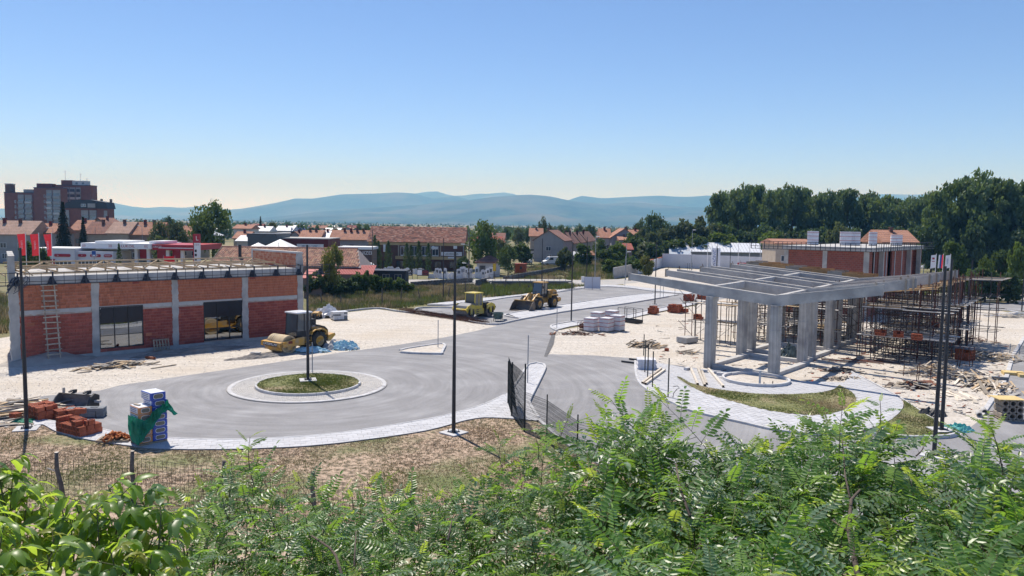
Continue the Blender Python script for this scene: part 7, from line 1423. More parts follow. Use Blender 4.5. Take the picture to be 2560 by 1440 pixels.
def leafquad(mb, c, s, r, up=.35):
    n = Vector((r.gauss(0,1), r.gauss(0,1), r.gauss(0,1)+up)).normalized(); a = n.orthogonal().normalized(); b = n.cross(a); t = r.uniform(0,2*PI); a, b = a*math.cos(t)+b*math.sin(t), b*math.cos(t)-a*math.sin(t); k = s*r.uniform(.6,1.3)
    mb.add([c-a*k*.5, c-b*k*.34, c+a*k*.5+n*k*.08, c+b*k*.34], [(0,1,2,3)])
def crown_mesh(kind, seed, nq=2600):
    r = random.Random(seed); mb = MB(); cl = []
    if kind in ('broad','bush'):
        n = 34 if kind == 'broad' else 22
        for i in range(n):
            while True:
                p = Vector((r.uniform(-1,1), r.uniform(-1,1), r.uniform(-1,1)))
                if .35 < p.length < 1: break
            p.normalize(); p *= r.uniform(.45,.86); z0 = .60 if kind == 'broad' else .5; zs = .40 if kind == 'broad' else .48
            w_ = 1-.25*max(0,p.z); cl.append((Vector((p.x*.5*w_, p.y*.5*w_, z0+p.z*zs)), r.uniform(.10,.2)))
    elif kind == 'poplar':
        for i in range(60):
            z = r.uniform(.05,1)**.9; wd = (.46*math.sin(PI*min(1,(z*.86+.08)))**.55+.05); a = r.uniform(0,2*PI); q = wd*r.uniform(.3,1)
            cl.append((Vector((q*math.cos(a), q*math.sin(a), z*.95)), r.uniform(.08,.135)))
    elif kind == 'cypress':
        for i in range(30): z = (i+.5)/30; wd = .40*min(1,(1-z)*2.2)**.8*min(1,.75+z); a = i*2.4; cl.append((Vector((wd*.55*math.cos(a), wd*.55*math.sin(a), z*.97)), .06+.16*wd))
    per = nq//max(1,len(cl)) if cl else 0
    asp = {'broad':1,'bush':1,'poplar':.28,'cypress':.2}.get(kind,1)
    for c, rad in cl:
        for k in range(per):
            d = Vector((r.gauss(0,1), r.gauss(0,1), r.gauss(0,1))).normalized()*rad*r.random()**.45
            if kind == 'poplar': d = Vector((d.x*1.6, d.y*1.6, d.z*.75))
            if kind == 'cypress': d = Vector((d.x*1.5, d.y*1.5, d.z*.5))
            p = c+d
            leafquad(mb, p, {'broad':.062,'bush':.098,'poplar':.062,'cypress':.06}[kind], r)
    if kind == 'spruce':
        for i in range(26):
            z = .08+.92*i/26; L = .5*(1-z)**.85+.02; m = max(5, int(15*(1-z)+4))
            for j in range(m):
                a = 2*PI*j/m+i*1.3+r.uniform(-.2,.2); ll = L*r.uniform(.75,1.08)
                for k in range(9):
                    f = (k+.6)/9; p = Vector((ll*f*math.cos(a), ll*f*math.sin(a), z-.10*f*f*L*2+.03*f)); 
                    for s in (-1,1): q = p+Vector((-math.sin(a)*s*.03*(1.2-f), math.cos(a)*s*.03*(1.2-f), -.012)); leafquad(mb, q, .055, r, 1.2)
    return mb
_CR = {}
def tree(label, cat, kind, px, top, wpx, Y, leaf='mid', seed=1, base=0., group=None, name=None, dx=1., asp=None):
    q = at(px, top, Y); h = q.z-base; w_ = wpx*Y/1944; k = (kind, seed % 4, leaf)
    if k not in _CR: _CR[k] = crown_mesh(kind, 100+seed % 4*7+len(kind), {'broad':3000,'bush':2700,'poplar':5200,'cypress':1500,'spruce':0}[kind]).mesh('crown', mLf[leaf])
    if kind+'t' not in _CR:
        tb = MB().tube((0,0,-.02),(.01,0,.45),.028,.018,8).tube((.01,0,.45),(0,.01,.85),.018,.006,6)
        for i in range(7): a = i*2.4; z = .28+.07*i; tb.tube((.005,0,z),(.3*math.cos(a),.3*math.sin(a),z+.2),.010,.004,5)
        _CR[kind+'t'] = tb.mesh('trunk', mBark)
    nm = name or {'broad':'tree','bush':'bush','poplar':'poplar_tree','cypress':'cypress_tree','spruce':'spruce_tree'}[kind]
    t = thing(nm, label, cat, (q.x, Y, base), (seed*1.7) % 6.28, group); wk = {'broad':1.12,'bush':1.12,'poplar':1.0,'cypress':.95,'spruce':1.0}[kind]
    c = link('crown', _CR[k], t); c.scale = (w_/wk, w_/wk, h); s = link('trunk', _CR[kind+'t'], t); s.scale = (min(w_,h), min(w_,h), h*.9); return t
T = tree
T('large light maple tree above the price pylon','tree','broad',530,506,122,172,'mid',1); T('tall dark spruce left of the filling station canopy','tree','spruce',156,502,58,164,'spruce',0); T('slim sparse spruce before the terrace roofs','tree','spruce',207,540,40,168,'spruce',1)
T('single dark cypress in front of the station canopy letters','tree','cypress',297,607,22,138,'dark',2)
T('left grey green tree before the right terrace roofs','tree','broad',396,548,62,188,'olive',2); T('right grey green tree before the right terrace roofs','tree','broad',441,546,66,190,'olive',3); T('small tree below the left grey green trees','tree','bush',408,585,60,172,'olive',1)
T('pale shrub behind the red flags','bush','bush',72,592,70,136,'light',1); T('dark shrub between flags and spruce','bush','bush',110,610,40,140,'mid',2)
for i, (px, top, w_, Y, kd, lf) in enumerate(((352,549,30,360,'broad','dark'),(420,541,40,370,'broad','dark'),(380,552,40,380,'broad','mid'),(452,548,34,360,'broad','dark'),(476,540,12,380,'spruce','spruce'),(609,556,36,340,'broad','mid'),(651,540,22,330,'spruce','spruce'),(684,548,34,320,'broad','olive'),(722,556,30,350,'broad','dark'),(752,560,40,420,'broad','dark'),(793,560,18,380,'broad','mid'),(862,566,28,380,'broad','mid'),(898,557,24,330,'broad','dark'),(918,562,38,340,'broad','mid'),(975,563,30,350,'broad','dark'),(1000,563,40,400,'broad','mid'),(1047,562,14,380,'spruce','spruce'),(1266,568,30,420,'broad','mid'),(1296,566,40,330,'broad','olive'),(1320,566,34,360,'broad','mid'),(1360,545,44,310,'broad','olive'),(1380,566,40,320,'broad','olive'),(1404,560,30,420,'broad','mid'),(1418,562,24,400,'broad','light'),(1450,561,34,430,'broad','mid'),(1476,562,36,420,'broad','mid'),(1524,568,30,500,'broad','dark'),(1545,566,32,480,'broad','dark'),(1568,566,36,460,'broad','mid'),(1590,560,34,330,'broad','olive'),(1240,572,36,360,'broad','dark'),(836,566,26,420,'broad','dark'),(560,560,30,400,'broad','mid'),(310,556,30,420,'broad','dark'))):
    T('round tree far out on the plain among small roofs' if kd != 'spruce' else 'thin dark conifer far out on the plain', 'tree', kd, px, top, w_, Y, lf, i, group='far trees on the plain' if kd != 'spruce' else 'far conifers on the plain')
for i, (px, top, w_, lab) in enumerate(((937,586,20,'tallest cypress at the left corner of the brick hall'),(946,600,16,'low cypress beside the corner of the brick hall'),(971,600,18,'cypress before the left window gap of the brick hall'),(1017,606,17,'left one of two close cypresses in the middle of the brick hall'),(1028,611,14,'right one of two close cypresses in the middle of the brick hall'),(1047,601,17,'tall cypress right of the middle of the brick hall'),(1071,606,15,'rightmost cypress before the brick hall'))): T(lab,'tree','cypress',px,top,w_*1.55,172+i*.6,'dark',i,group='cypresses before the brick hall')
T('big dense dark tree at the right end of the brick hall','tree','broad',1206,547,104,168,'mid',2); T('dark tree behind the red kiosk','tree','broad',1271,614,60,150,'dark',1); T('round bush left of the vans','bush','bush',1305,606,62,200,'mid',3); T('dark bush between brick hall and hut','bush','bush',1160,640,50,175,'dark',0); T('dark bush behind the stone yard hut','bush','bush',1236,628,50,175,'dark',2); T('tree below the big dark tree on its right','tree','broad',1250,590,60,195,'olive',3)
T('grey green round willow bush behind the vans','bush','bush',1413,617,52,186,'olive',0); T('bush in front of the dark roofed row houses','bush','bush',1462,606,60,205,'mid',1); T('tree in front of the bright orange roof','tree','broad',1500,592,50,225,'mid',2); T('bright green bush before the pale gable house','bush','bush',1547,604,62,200,'light',3); T('dark bush left of the open shed','bush','bush',1640,606,70,215,'dark',1); T('yellow green bush behind the coping of the white wall','bush','bush',1618,632,42,168,'yellow',2); T('bush right of the summer house','bush','bush',1520,616,60,196,'mid',2); T('bush on the bank above the concrete wall','bush','bush',1580,640,70,176,'mid',0); T('low bush on the bank left of the concrete wall','bush','bush',1535,646,70,172,'light',1)
T('tall round dark tree left of the willows','tree','broad',1642,524,84,265,'dark',3); T('small dark tree left of the willows','tree','broad',1603,548,46,270,'mid',0)
for i, (px, top, w_, Y, lf) in enumerate(((1606,570,70,240,'olive'),(1640,575,60,225,'olive'),(1672,560,84,238,'olive'),(1712,548,96,240,'olive'),(1756,541,108,242,'olive'),(1806,552,96,244,'mid'),(1690,590,90,228,'mid'),(1745,585,90,230,'mid'),(1580,582,80,232,'mid'),(1625,600,90,220,'olive'),(1780,590,100,236,'olive'))):
    T(('leftmost','second','third','fourth','fifth','rightmost','lower left','lower right','far left','lower far left','low middle')[i]+' rounded willow in the clump behind the open shed','tree','bush',px,top,w_,Y,lf,i,name='willow_tree',group='rounded willows behind the sheds')
T('light green round tree behind the long metal roof','tree','bush',1812,577,112,232,'light',1,name='tree'); T('light green round tree left behind the block building','tree','bush',1941,566,100,205,'light',2,name='tree'); T('pale round tree behind the roof pallets','tree','bush',2102,556,84,195,'olive',3,name='tree')
for i, (px, top) in enumerate(((1800,484),(1822,468),(1850,464),(1878,466),(1902,463),(1930,467),(1958,464),(1985,468),(2012,472),(2040,475),(2068,479),(2096,475),(2122,473),(2150,479),(2180,481),(2208,488),(2232,497),(2258,500),(2284,494),(2306,490),(2326,480))):
    T(('leftmost poplar of the tall row at the end of the willows' if i == 0 else '%s poplar from the left of the tall row behind the block building' % ('','second','third','fourth','fifth','sixth','seventh','eighth','ninth','tenth','eleventh','twelfth','thirteenth','fourteenth','fifteenth','sixteenth','seventeenth','eighteenth','nineteenth','twentieth','last')[i]),'tree','poplar',px,top,78,278+(i*37 % 23),'poplar',i,group='poplars in the tall row')
for i in range(15): T('dark lower tree filling the foot of the poplar row','tree','bush',1800+38*i,555+(i*7 % 18),80,262+i%3*4,'dark',i,name='tree',group='undergrowth trees below the poplars')
for i, (px, top, w_) in enumerate(((2352,478,62),(2392,446,80),(2430,431,84),(2478,448,84),(2518,452,78),(2556,444,84),(2600,450,90))): T(('leftmost tree','second tree','tallest tree','fourth tree','fifth tree','tree cut by the frame','outermost tree')[i]+' of the high dark group at the right edge','tree','poplar',px,top,w_*1.5,206+(i*5 % 9),('poplar','mid')[i % 2],i,name='tree',group='high trees at the right edge')
for i in range(8): T('dark undergrowth tree below the high trees at the right edge','tree','bush',2335+34*i,545+(i*11 % 25),90,198+i%3*3,'dark',i,name='tree',group='undergrowth at the right edge')
T('bushy tree behind the flags at the right','tree','bush',2392,596,86,150,'mid',1,name='tree'); T('light bushy tree left of the right edge','tree','bush',2512,612,66,152,'mid',2,name='tree'); T('light round bush at the right edge','bush','bush',2550,606,64,140,'light',3); T('light young tree on the dirt bank','tree','broad',2463,640,48,126,'light',0); T('wide low dark bush on the bank below the dirt track','bush','bush',2468,664,90,121,'dark',1); T('low dark bush below the wooden cross','bush','bush',2525,672,80,120,'dark',2); T('dark bush left on the bank below the dirt track','bush','bush',2430,674,60,119,'mid',3)
# hedge between the block building and the footpath
T('slim yellowish young tree in front of the tiled shed','tree','broad',833,612,66,112,'yellow',1)
for i, (px, top, w_, lf) in enumerate(((792,676,76,'dark'),(838,682,80,'dark'),(872,690,60,'dark'),(893,680,44,'mid'),(918,676,44,'mid'),(945,684,46,'mid'),(972,688,46,'mid'),(1000,694,44,'mid'),(1020,704,36,'mid'))):
    T(('dark leafy mass right of the block building','dark hedge bush under the yellowish tree','dark hedge bush right of the yellowish tree','first glossy bush of the hedge row','second glossy bush of the hedge row','third glossy bush of the hedge row','fourth glossy bush of the hedge row','fifth glossy bush of the hedge row','last low glossy bush of the hedge row')[i],'bush','bush',px,top,w_,112+i*1.2,lf,i)
# far woodland and grasses: nobody could count these
fw = MB(); r = random.Random(55)
for k in range(1500):
    Y = 420*(7000/420)**r.random(); px = r.uniform(-100, 2700); x = (px-1280)/1944*Y; hgt = r.uniform(3,9)*(1 if Y < 2500 else 1.4); wd = hgt*r.uniform(1,3.2)*(1 if Y < 2000 else 3)
    for j in range(9): leafquad(fw, Vector((x+r.gauss(0,.4)*wd, Y+r.gauss(0,.3)*wd, hgt*r.uniform(.15,.8))), hgt*.9, r, .2)
struct('far_wood', fw, mLf['dark'], kind='stuff')
def grass(name, poly, n, hr, mats, seed, wd=.05, zf=None, blades=4, box=None):
    r = random.Random(seed); mb = MB(); xs = [p[0] for p in poly]; ys = [p[1] for p in poly]; k = 0; lim = 0; x0, x1, y0, y1 = min(xs), max(xs), min(ys), max(ys)
    while k < n and lim < n*30:
        lim += 1; x, y = r.uniform(x0,x1), r.uniform(y0,y1)
        if not inside((x,y), poly): continue
        dn = noise.noise(Vector((x*.35,y*.35,seed)))
        if dn < r.uniform(-.6,.25): continue
        k += 1; z = zf or 0.; mi = min(len(mats)-1, int(len(mats)*(.5+.9*noise.noise(Vector((x*.2+9,y*.2,seed)))+r.uniform(-.25,.25)))) if len(mats) > 1 else 0; mi = max(0, mi)
        for b in range(blades):
            a = r.uniform(0,2*PI); h = r.uniform(*hr)*(.8+.5*dn); l = r.uniform(.1,.6)*h; px_, py_ = x+r.gauss(0,wd*1.5), y+r.gauss(0,wd*1.5); c, s = math.cos(a), math.sin(a)
            mb.add([(px_-s*wd/2,py_+c*wd/2,z),(px_+s*wd/2,py_-c*wd/2,z),(px_+c*l,py_+s*l,z+h)],[(0,1,2)], mi)
    return struct(name, mb, mats, kind='stuff')
gStraw = M('straw_grass', (.42,.33,.19), (.33,.26,.15), rough=1, scale=.7, coord='World', trans=.25); gGreen = M('green_grass', (.11,.14,.045), (.08,.11,.035), rough=.9, scale=.7, coord='World', trans=.3, tcol=(.17,.22,.05)); gTan = M('tan_grass', (.33,.245,.165), (.25,.185,.12), rough=1, scale=.7, coord='World', trans=.2); gMid = M('dull_grass', (.21,.19,.095), (.15,.15,.07), rough=1, scale=.7, coord='World', trans=.25)
bankp = PL([(770,735),(1010,722),(1200,720),(1230,716),(1400,714),(1480,716),(1300,736),(1200,748),(1120,756),(1060,762),(1000,772),(940,770),(860,778),(770,782)])
grass('tall_grass', bankp, 9000, (.35,.95), [gStraw, gMid, gGreen], 3, .09); grass('ditch_reeds', PL([(1195,738),(1210,722),(1400,719),(1440,722),(1330,733),(1230,745)]), 1500, (.7,1.4), [gGreen], 4, .08)
grass('dry_grass', PL([(770,735),(770,716),(880,718),(1010,712),(1200,712),(1240,716),(1200,722),(1010,724)]), 2600, (.25,.6), [gStraw, gMid], 5, .09)
grass('meadow_grass', PL([(1420,700),(1440,650),(1500,640),(1650,640),(1655,664),(1540,690),(1530,698)]), 6500, (.5,1.6), [gGreen, gGreen, gMid, gStraw], 6, .16); grass('meadow_grass', PL([(1270,700),(1300,672),(1440,640),(1430,700)]), 3500, (.2,.7), [gStraw, gMid, gGreen], 7, .12)
grass('bank_grass', PL([(2300,738),(2330,705),(2420,700),(2640,690),(2640,741),(2430,731)]), 5000, (.3,.9), [gStraw, gGreen, gMid], 8, .1); grass('verge_grass', PL([(2330,744),(2430,745),(2640,757),(2640,762),(2430,751)]), 900, (.2,.6), [gStraw, gGreen], 9, .07)
grass('weeds', PL([(-120,850),(-120,735),(20,742),(22,832)]), 2200, (.4,1.3), [gGreen, gMid, gStraw], 10, .1)
FLp = PL([(-40,1075),(60,1072)]) + [(p[0], p[1]-.08) for p in LPo] + PL([(1362,1075),(1445,1140),(1560,1215)]) + [(3,27),(-26,27)]
grass('lawn_grass', FLp, 42000, (.03,.10), [gTan, gTan, gStraw, gGreen], 11, .022, .05, 3)
grass('lawn_grass', CG, 6500, (.03,.09), [gStraw, gGreen, gGreen], 12, .025, .14, 3); grass('lawn_grass', CG2, 2800, (.03,.09), [gMid, gGreen, gGreen], 13, .025, .14, 3); grass('lawn_grass', ell(3.3,40), 6500, (.04,.11), [gStraw, gGreen, gGreen, gGreen], 14, .03, .23, 3)
# ================================================================ the leafy trees just below the camera
mRob = [M('locust_leaf_%s' % n, c, c2, rough=.38, scale=7, rand=.22, trans=.45, tcol=t, spec=.6) for n, c, c2, t in (('green',(.105,.195,.05),(.082,.16,.045),(.32,.54,.055)),('blue_green',(.17,.26,.155),(.135,.215,.13),(.27,.43,.10)),('young',(.26,.36,.06),(.22,.31,.05),(.55,.68,.08)))]
mTwig = M('green_twig', (.13,.14,.06), (.10,.10,.05), rough=.8); mBrn = M('brown_branch', (.12,.095,.075), (.085,.065,.055), rough=.95, scale=12, bump=.3)
def leaflet(mb, p, d, n, l, w, m=0, curl=.12, fold=.18):              # folded blade: p base, d direction, n upper side
    s = d.cross(n).normalized(); up = n*fold*w; tip = p+d*l-n*curl*l
    a, b = p+d*l*.28+s*w*.46+up, p+d*l*.68+s*w*.42+up-n*curl*l*.4; c, e = p+d*l*.28-s*w*.46+up, p+d*l*.68-s*w*.42+up-n*curl*l*.4; k1, k2 = p+d*l*.28, p+d*l*.68-n*curl*l*.4
    mb.add([p, k1, k2, tip, a, b, c, e], [(0,4,1),(1,4,5,2),(2,5,3),(0,1,6),(1,2,7,6),(2,3,7)], m)
def frond(seed, L, pairs, droop, lw=.42, ll=.205):
    r = random.Random(seed); mb = MB(); pts = [Vector((L*t, 0, L*(.10*t-droop*t*t))) for t in [i/5 for i in range(6)]]
    mb.pipe(pts, .007, 3, 1, .003)
    def on(t): t = min(t*5, 4.999); i = int(t); return pts[i].lerp(pts[i+1], t-i), (pts[i+1]-pts[i]).normalized()
    for k in range(pairs):
        t = .16+.80*(k+.5)/pairs; p, e = on(t); l = L*ll*(1-.35*abs(t-.45)*1.4)*r.uniform(.9,1.1)
        for s in (-1,1):
            q = (Vector((0,s,0))*1.0+e*.32+Vector((0,0,r.uniform(-.30,.06)))).normalized(); n = Vector((r.uniform(-.15,.15),-s*.12+r.uniform(-.2,.2),1)); n = (n-q*n.dot(q)).normalized(); leaflet(mb, p, q, n, l, l*lw*r.uniform(.9,1.1), 0, r.uniform(.02,.16))
    p, e = on(1); n = Vector((0,0,1)); n = (n-e*n.dot(e)).normalized(); leaflet(mb, p, e, n, L*ll, L*ll*lw)
    return mb
FRM = [[frond(30+i, 1.0, (8,9,8,9,7,10)[i], (.22,.38,.14,.30,.45,.26)[i]).mesh('compound_leaf', [m, mTwig]) for i in range(6)] for m in mRob]
ENV = [(430,1262),(470,1225),(520,1190),(560,1130),(600,1100),(640,1098),(690,1185),(760,1196),(800,1190),(860,1206),(950,1190),(1000,1206),(1060,1215),(1130,1212),(1190,1180),(1230,1120),(1300,1085),(1350,1070),(1400,1055),(1440,1120),(1500,1000),(1560,990),(1610,975),(1650,1010),(1690,1090),(1740,1110),(1800,1060),(1860,1045),(1900,1060),(1960,1060),(2010,1012),(2080,1010),(2140,1020),(2190,1002),(2230,1040),(2280,1110),(2330,1120),(2400,1110),(2450,1085),(2480,1062),(2520,1090),(2600,1110),(2750,1090),(2950,1120)]
def env(px): return float(np.interp(px, [e[0] for e in ENV], [e[1] for e in ENV]))
NT = 12; TC = []
for i in range(NT):
    px = 520+200*i; Y = (7.2,6.6,7.4,6.7,7.0,6.3,6.6,5.9,6.2,5.6,5.9,5.4)[i]; q = at(px, 1330, Y)
    lab = ('leftmost bush like locust tree beside the walnut','second locust tree from the walnut','third locust tree, before the middle of the lawn','fourth locust tree, left of the panel fence','fifth locust tree, over the start of the panel fence','sixth locust tree, before the wire panels','seventh locust tree with the two high arching shoots','eighth locust tree, below the plaza paving','ninth locust tree with the tall pale leader stem','tenth locust tree, before the twin lamp posts','eleventh locust tree, at the right edge with an airy leading shoot','locust tree beyond the right edge of the picture')[i]
    t = thing('locust_tree', lab, 'tree', (q.x, Y, 0), 0, 'locust trees in the foreground'); TC.append((px, q.x, Y, t, MB(), [0], MB()))
rr5 = random.Random(12)
def put_frond(T_, p, direc, L, mat, roll):
    t = T_[3]; e = direc.normalized(); side = e.cross(Vector((0,0,1)))
    if side.length < .05: side = Vector((1,0,0))
    side.normalize(); upv = side.cross(e).normalized(); side, upv = side*math.cos(roll)+upv*math.sin(roll), upv*math.cos(roll)-side*math.sin(roll)
    mt = Matrix((e, -side, upv)).transposed(); v = rr5.randrange(6); loc = p-Vector((T_[1], T_[2], 0))
    if T_[5][0] < 300:
        o = link('compound_leaf', FRM[mat][v], t); T_[5][0] += 1; o.matrix_local = Matrix.Translation(loc) @ (mt*L).to_4x4()
    else:
        me = FRM[mat][v]; fb = T_[6]; k = len(fb.v); fb.v += [tuple(loc+mt @ (Vector(q.co)*L)) for q in me.vertices]; fb.f += [tuple(a+k for a in pl.vertices) for pl in me.polygons]; fb.m += [mat*2+pl.material_index for pl in me.polygons]
def shoot(T_, base, tip, n, L0, young=True, dens=1.):
    base, tip = Vector(base), Vector(tip); r = rr5; o = Vector((T_[1],T_[2],0)); bend = Vector((r.uniform(-.12,.12), r.uniform(-.1,.1), 0)); l = (tip-base).length
    pts = [base.lerp(tip, t)+bend*math.sin(PI*t)*l for t in [i/7 for i in range(8)]]; T_[4].pipe([p-o for p in pts], .0055, 4, 0, .002); a0 = r.uniform(0, 2*PI)
    for k in range(n):
        t = .15+.85*(k+.5)/n; f = min(t*7, 6.99); i = int(f); p = pts[i].lerp(pts[i+1], f-i); ax = (pts[i+1]-pts[i]).normalized(); a = a0+k*2.4; lat = ax.orthogonal().normalized(); lat2 = ax.cross(lat); d = lat*math.cos(a)+lat2*math.sin(a); el = .12+.75*max(0,t-.55)/.45
        d = d*(1-el*.5)+ax*el; L = L0*(1.0-.55*max(0,t-.7)/.3)*r.uniform(.8,1.15); y = 2 if (young and t > .86) else (1 if r.random() < .30 else 0); put_frond(T_, p, d, L, y, r.uniform(-.35,.35))
def nearT(px): return min(TC, key=lambda q: abs(q[0]-px))
# leading shoots along the skyline of the thicket, then the body below, deeper and nearer
def depth(py, px): k = (py-1000)/440; base = 7.6-1.5*(min(px,2560)-430)/2130; return max(3.4, base-2.5*k)
for px in range(440, 2900, 34):
    e = env(px); Y = depth(e, px)+rr5.uniform(-.2,.4); q = at(px+rr5.uniform(-8,8), e+(rr5.uniform(8,40) if px < 1200 else rr5.uniform(26,95)), Y); shoot(nearT(px), q+Vector((rr5.uniform(-.12,.22), rr5.uniform(-.1,.15), -rr5.uniform(.45,.75))), q, 12, rr5.uniform(.26,.36)*(1.28 if px > 1450 else .85))
row = 0; py_ = 46
while py_ < 520:
    for px in range(430+(row % 2)*22, 2880, 46 if py_ < 240 else 58):
        e = env(px)+py_+rr5.uniform(-16,16)+(10 if px < 1200 else 38)
        if e > 1530: continue
        if e < 1330 and noise.noise(Vector((px/150., e/90., 3.3))) < (-.28 if px > 1180 and px < 1520 else -.42): continue
        Y = depth(e, px)+rr5.uniform(-.35,.5); q = at(px+rr5.uniform(-14,14), e, Y); shoot(nearT(px), q+Vector((rr5.uniform(-.2,.25), rr5.uniform(-.15,.15), -rr5.uniform(.35,.6))), q, 9 if py_ < 240 else 7, rr5.uniform(.25,.37)*(1.25 if px > 1450 else .9), young=rr5.random() < .35)
    row += 1; py_ += 40
# distinct tall leaders seen in the photograph
for px0, py0, px1, py1, n, L in ((1700,1175,1528,1000,15,.36),(1830,1240,1650,1000,15,.37),(2125,1330,2106,1015,16,.38),(2180,1120,2200,1000,8,.18),(2290,1140,2312,1108,6,.16),(2510,1200,2478,1068,11,.27),(1260,1180,1252,1108,9,.24),(640,1230,625,1092,10,.25),(1400,1110,1420,1050,9,.25),(1345,1150,1330,1075,9,.27)):
    Y = depth((py0+py1)/2, px1)+.15; shoot(nearT(px1), at(px0,py0,Y-.15), at(px1,py1,Y), n, L)
# bare forked branches showing through, trunks down to the ground
for T_ in TC:
    px, x, Y, t, br_, cnt, fb = T_; r = rr5; zt = 7.6; tk = MB(); pts = [(r.uniform(-.05,.05), r.uniform(-.05,.05), -.02), (.05, .04, 2.5), (-.08, .05, 5.0), (.04, -.04, 7.0), (r.uniform(-.1,.1), 0, zt)]; tk.pipe(pts, .10, 8, 0, .035)
    for k in range(9): a = r.uniform(0,2*PI); z0 = r.uniform(5.0,6.9); rad = r.uniform(.5,1.1); tk.pipe([(0,0,z0),(rad*.5*math.cos(a),rad*.4*math.sin(a),z0+.5),(rad*math.cos(a),rad*.7*math.sin(a),z0+r.uniform(.7,.95))], .028, 6, 0, .008)
    obj('trunk', tk, mBrn, t, smooth=True); 
    # inner leaves below the canopy top
    for k in range(170):
        a = r.uniform(0,2*PI); q = r.random()**.5*1.25; p = Vector((x+q*math.cos(a), Y+q*math.sin(a)*.9, r.uniform(5.6,7.9))); cnt_s = cnt[0]; cnt[0] = 999; put_frond(T_, p, Vector((math.cos(a), math.sin(a), r.uniform(-.3,.3))), r.uniform(.42,.6), 0, r.uniform(-.5,.5)); cnt[0] = cnt_s
    struct('branches', br_, mBrn, t, kind='stuff')
    if fb.v: struct('foliage', fb, [mRob[0], mTwig, mRob[1], mTwig, mRob[2], mTwig], t, kind='stuff')
for pts, r0 in (([(2145,1440),(2122,1330),(2128,1250),(2150,1225)],.016),([(2122,1330),(2080,1300)],.007),([(2125,1245),(2113,1190),(2106,1100)],.008),([(1725,1290),(1700,1220),(1690,1160)],.011),([(855,1440),(840,1390),(825,1370),(780,1340)],.012),([(885,1420),(890,1330)],.007),([(1120,1350),(1130,1300)],.008)):
    T_ = nearT(pts[0][0]); o = Vector((T_[1],T_[2],0)); mb = MB().pipe([at(a,b,depth(b,a)-.25)-o for a, b in pts], r0, 6, 0, r0*.5); obj('bare_branch', mb, mBrn, T_[3], smooth=True)
# ---- walnut tree at the lower left: broad leaves
mWal = [M('walnut_leaf_%s' % n, c, c2, rough=.38, scale=5, rand=.2, trans=.48, tcol=t, spec=.5) for n, c, c2, t in (('green',(.15,.24,.05),(.12,.205,.045),(.52,.72,.07)),('dark',(.10,.17,.07),(.08,.145,.06),(.36,.54,.06)),('young',(.24,.28,.06),(.22,.22,.055),(.6,.64,.10)))]
def walleaf(seed):
    r = random.Random(seed); mb = MB(); L = 1.; W_ = r.uniform(.40,.48); n = 7; c = r.uniform(.4,.95); fold = r.uniform(.18,.40); vs = []
    for i in range(n+1):
        t = i/n; w_ = W_/2*math.sin(PI*min(1,t**.8*.97+.015))**.75; x = L*t; z = .12*t-c*t*t*.75; wz = .025*math.sin(i*2.3)
        vs += [(x,-w_,z+fold*w_+wz),(x,0,z),(x,w_,z+fold*w_-wz)]
    fs = []
    for i in range(n): fs += [(3*i,3*i+3,3*i+4,3*i+1),(3*i+1,3*i+4,3*i+5,3*i+2)]
    mb.add(vs, fs); mb.tube((0,0,-.004),(-.12,0,-.03),.012,n=4); return mb
WLM = [[walleaf(60+i).mesh('leaf', m, True) for i in range(5)] for m in mWal]
wq = at(210, 1380, 4.6); WT = thing('walnut_tree', 'broad leaved walnut tree filling the lower left corner', 'tree', (wq.x, 4.6, 0), 0); wc = [0]; wf = MB(); wb = MB(); WO = Vector((wq.x, 4.6, 0)); r = random.Random(31)
def put_leaf(p, d, L, m):
    e = d.normalized(); side = e.cross(Vector((0,0,1)))
    if side.length < .05: side = Vector((1,0,0))
    side.normalize(); upv = side.cross(e); ro = r.uniform(-.5,.5); side, upv = side*math.cos(ro)+upv*math.sin(ro), upv*math.cos(ro)-side*math.sin(ro); mt = Matrix((e,-side,upv)).transposed(); v = r.randrange(5)
    if wc[0] < 300: o = link('leaf', WLM[m][v], WT); o.matrix_local = Matrix.Translation(p-WO) @ (mt*L).to_4x4(); wc[0] += 1
    else:
        me = WLM[m][v]; k = len(wf.v); wf.v += [tuple(p-WO+mt @ (Vector(q.co)*L)) for q in me.vertices]; wf.f += [tuple(a+k for a in pl.vertices) for pl in me.polygons]; wf.m += [m]*len(me.polygons)
WENV = [(-60,1120),(0,1130),(30,1180),(60,1250),(110,1235),(150,1235),(200,1250),(240,1225),(290,1205),(330,1235),(370,1225),(410,1240),(430,1290),(440,1400),(470,1440)]
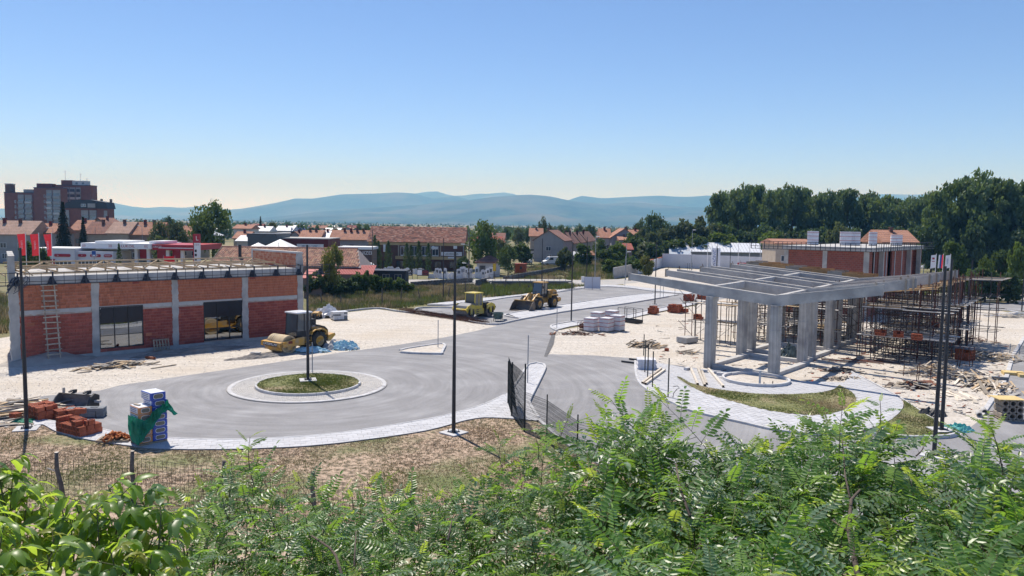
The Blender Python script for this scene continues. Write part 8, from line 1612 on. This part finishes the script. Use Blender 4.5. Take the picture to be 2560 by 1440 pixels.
def wshoot(px, py, Y, n, L):
    q = at(px, py, Y); b = q+Vector((r.uniform(-.12,.12), r.uniform(-.1,.1), -r.uniform(.3,.45))); wb.pipe([b-WO, b.lerp(q,.5)-WO+Vector((r.uniform(-.03,.03),0,0)), q-WO], .007, 5, 0, .003); a0 = r.uniform(0,2*PI)
    for k in range(n):
        t = .2+.8*(k+.5)/n; p = b.lerp(q, t); a = a0+k*2.4; rach = Vector((math.cos(a), math.sin(a), .45+.5*(t > .8))).normalized(); rl = L*r.uniform(1.1,1.5)*(1 if t < .85 else .5); y = 2 if t > .9 and r.random() < .6 else (1 if r.random() < .4 else 0)
        wb.tube(p-WO, p+rach*rl-WO, .003, .002, 4)
        for s, f in ((0,1.),(1,.55),(-1,.55),(1,.88),(-1,.88)):
            sd2 = rach.cross(Vector((0,0,1))).normalized(); d = rach*(.9 if s == 0 else .45)+sd2*s*.75+Vector((0,0,-.45+r.uniform(-.5,.3))); put_leaf(p+rach*rl*f, d, L*r.uniform(.65,1.15)*(.6 if y == 2 else 1), y)
for px in range(-50, 470, 40):
    e = float(np.interp(px, [a for a, _ in WENV], [b for _, b in WENV])); wshoot(px+r.uniform(-8,8), e+r.uniform(0,14), 4.7+r.uniform(-.2,.3), 6, .125)
for py in range(56, 330, 52):
    for px in range(-60, 480, 64):
        e = float(np.interp(px, [a for a, _ in WENV], [b for _, b in WENV]))+py+r.uniform(-14,14)
        if e < 1520: wshoot(px+r.uniform(-18,18), e, 4.7-1.2*py/330+r.uniform(-.2,.25), 5, .125)
for px, py in ((440,1415),(455,1440),(-120,1300),(-180,1250),(-160,1380)): wshoot(px, py, 4.0, 4, .09)
for k in range(160): a = r.uniform(0,2*PI); q = r.random()**.5*1.2; put_leaf(Vector((wq.x+q*math.cos(a), 4.7+q*math.sin(a)*.8, r.uniform(6.8,8.4))), Vector((math.cos(a),math.sin(a),r.uniform(-.6,.2))), .14, 1)
struct('branches', wb, mTwig, WT, kind='stuff'); struct('foliage', wf, mWal, WT, kind='stuff', smooth=True)
tk = MB().pipe([(0,.2,-.02),(.05,.15,3),(-.05,.1,6),(0,0,8.3)], .16, 10, 0, .04)
for k in range(10): a = r.uniform(0,2*PI); z0 = r.uniform(5.5,7.2); tk.pipe([(0,.05,z0),(.5*math.cos(a),.4*math.sin(a),z0+.4),(.9*math.cos(a),.6*math.sin(a),z0+.8)], .035, 6, 0, .01)
obj('trunk', tk, mBrn, WT, smooth=True)
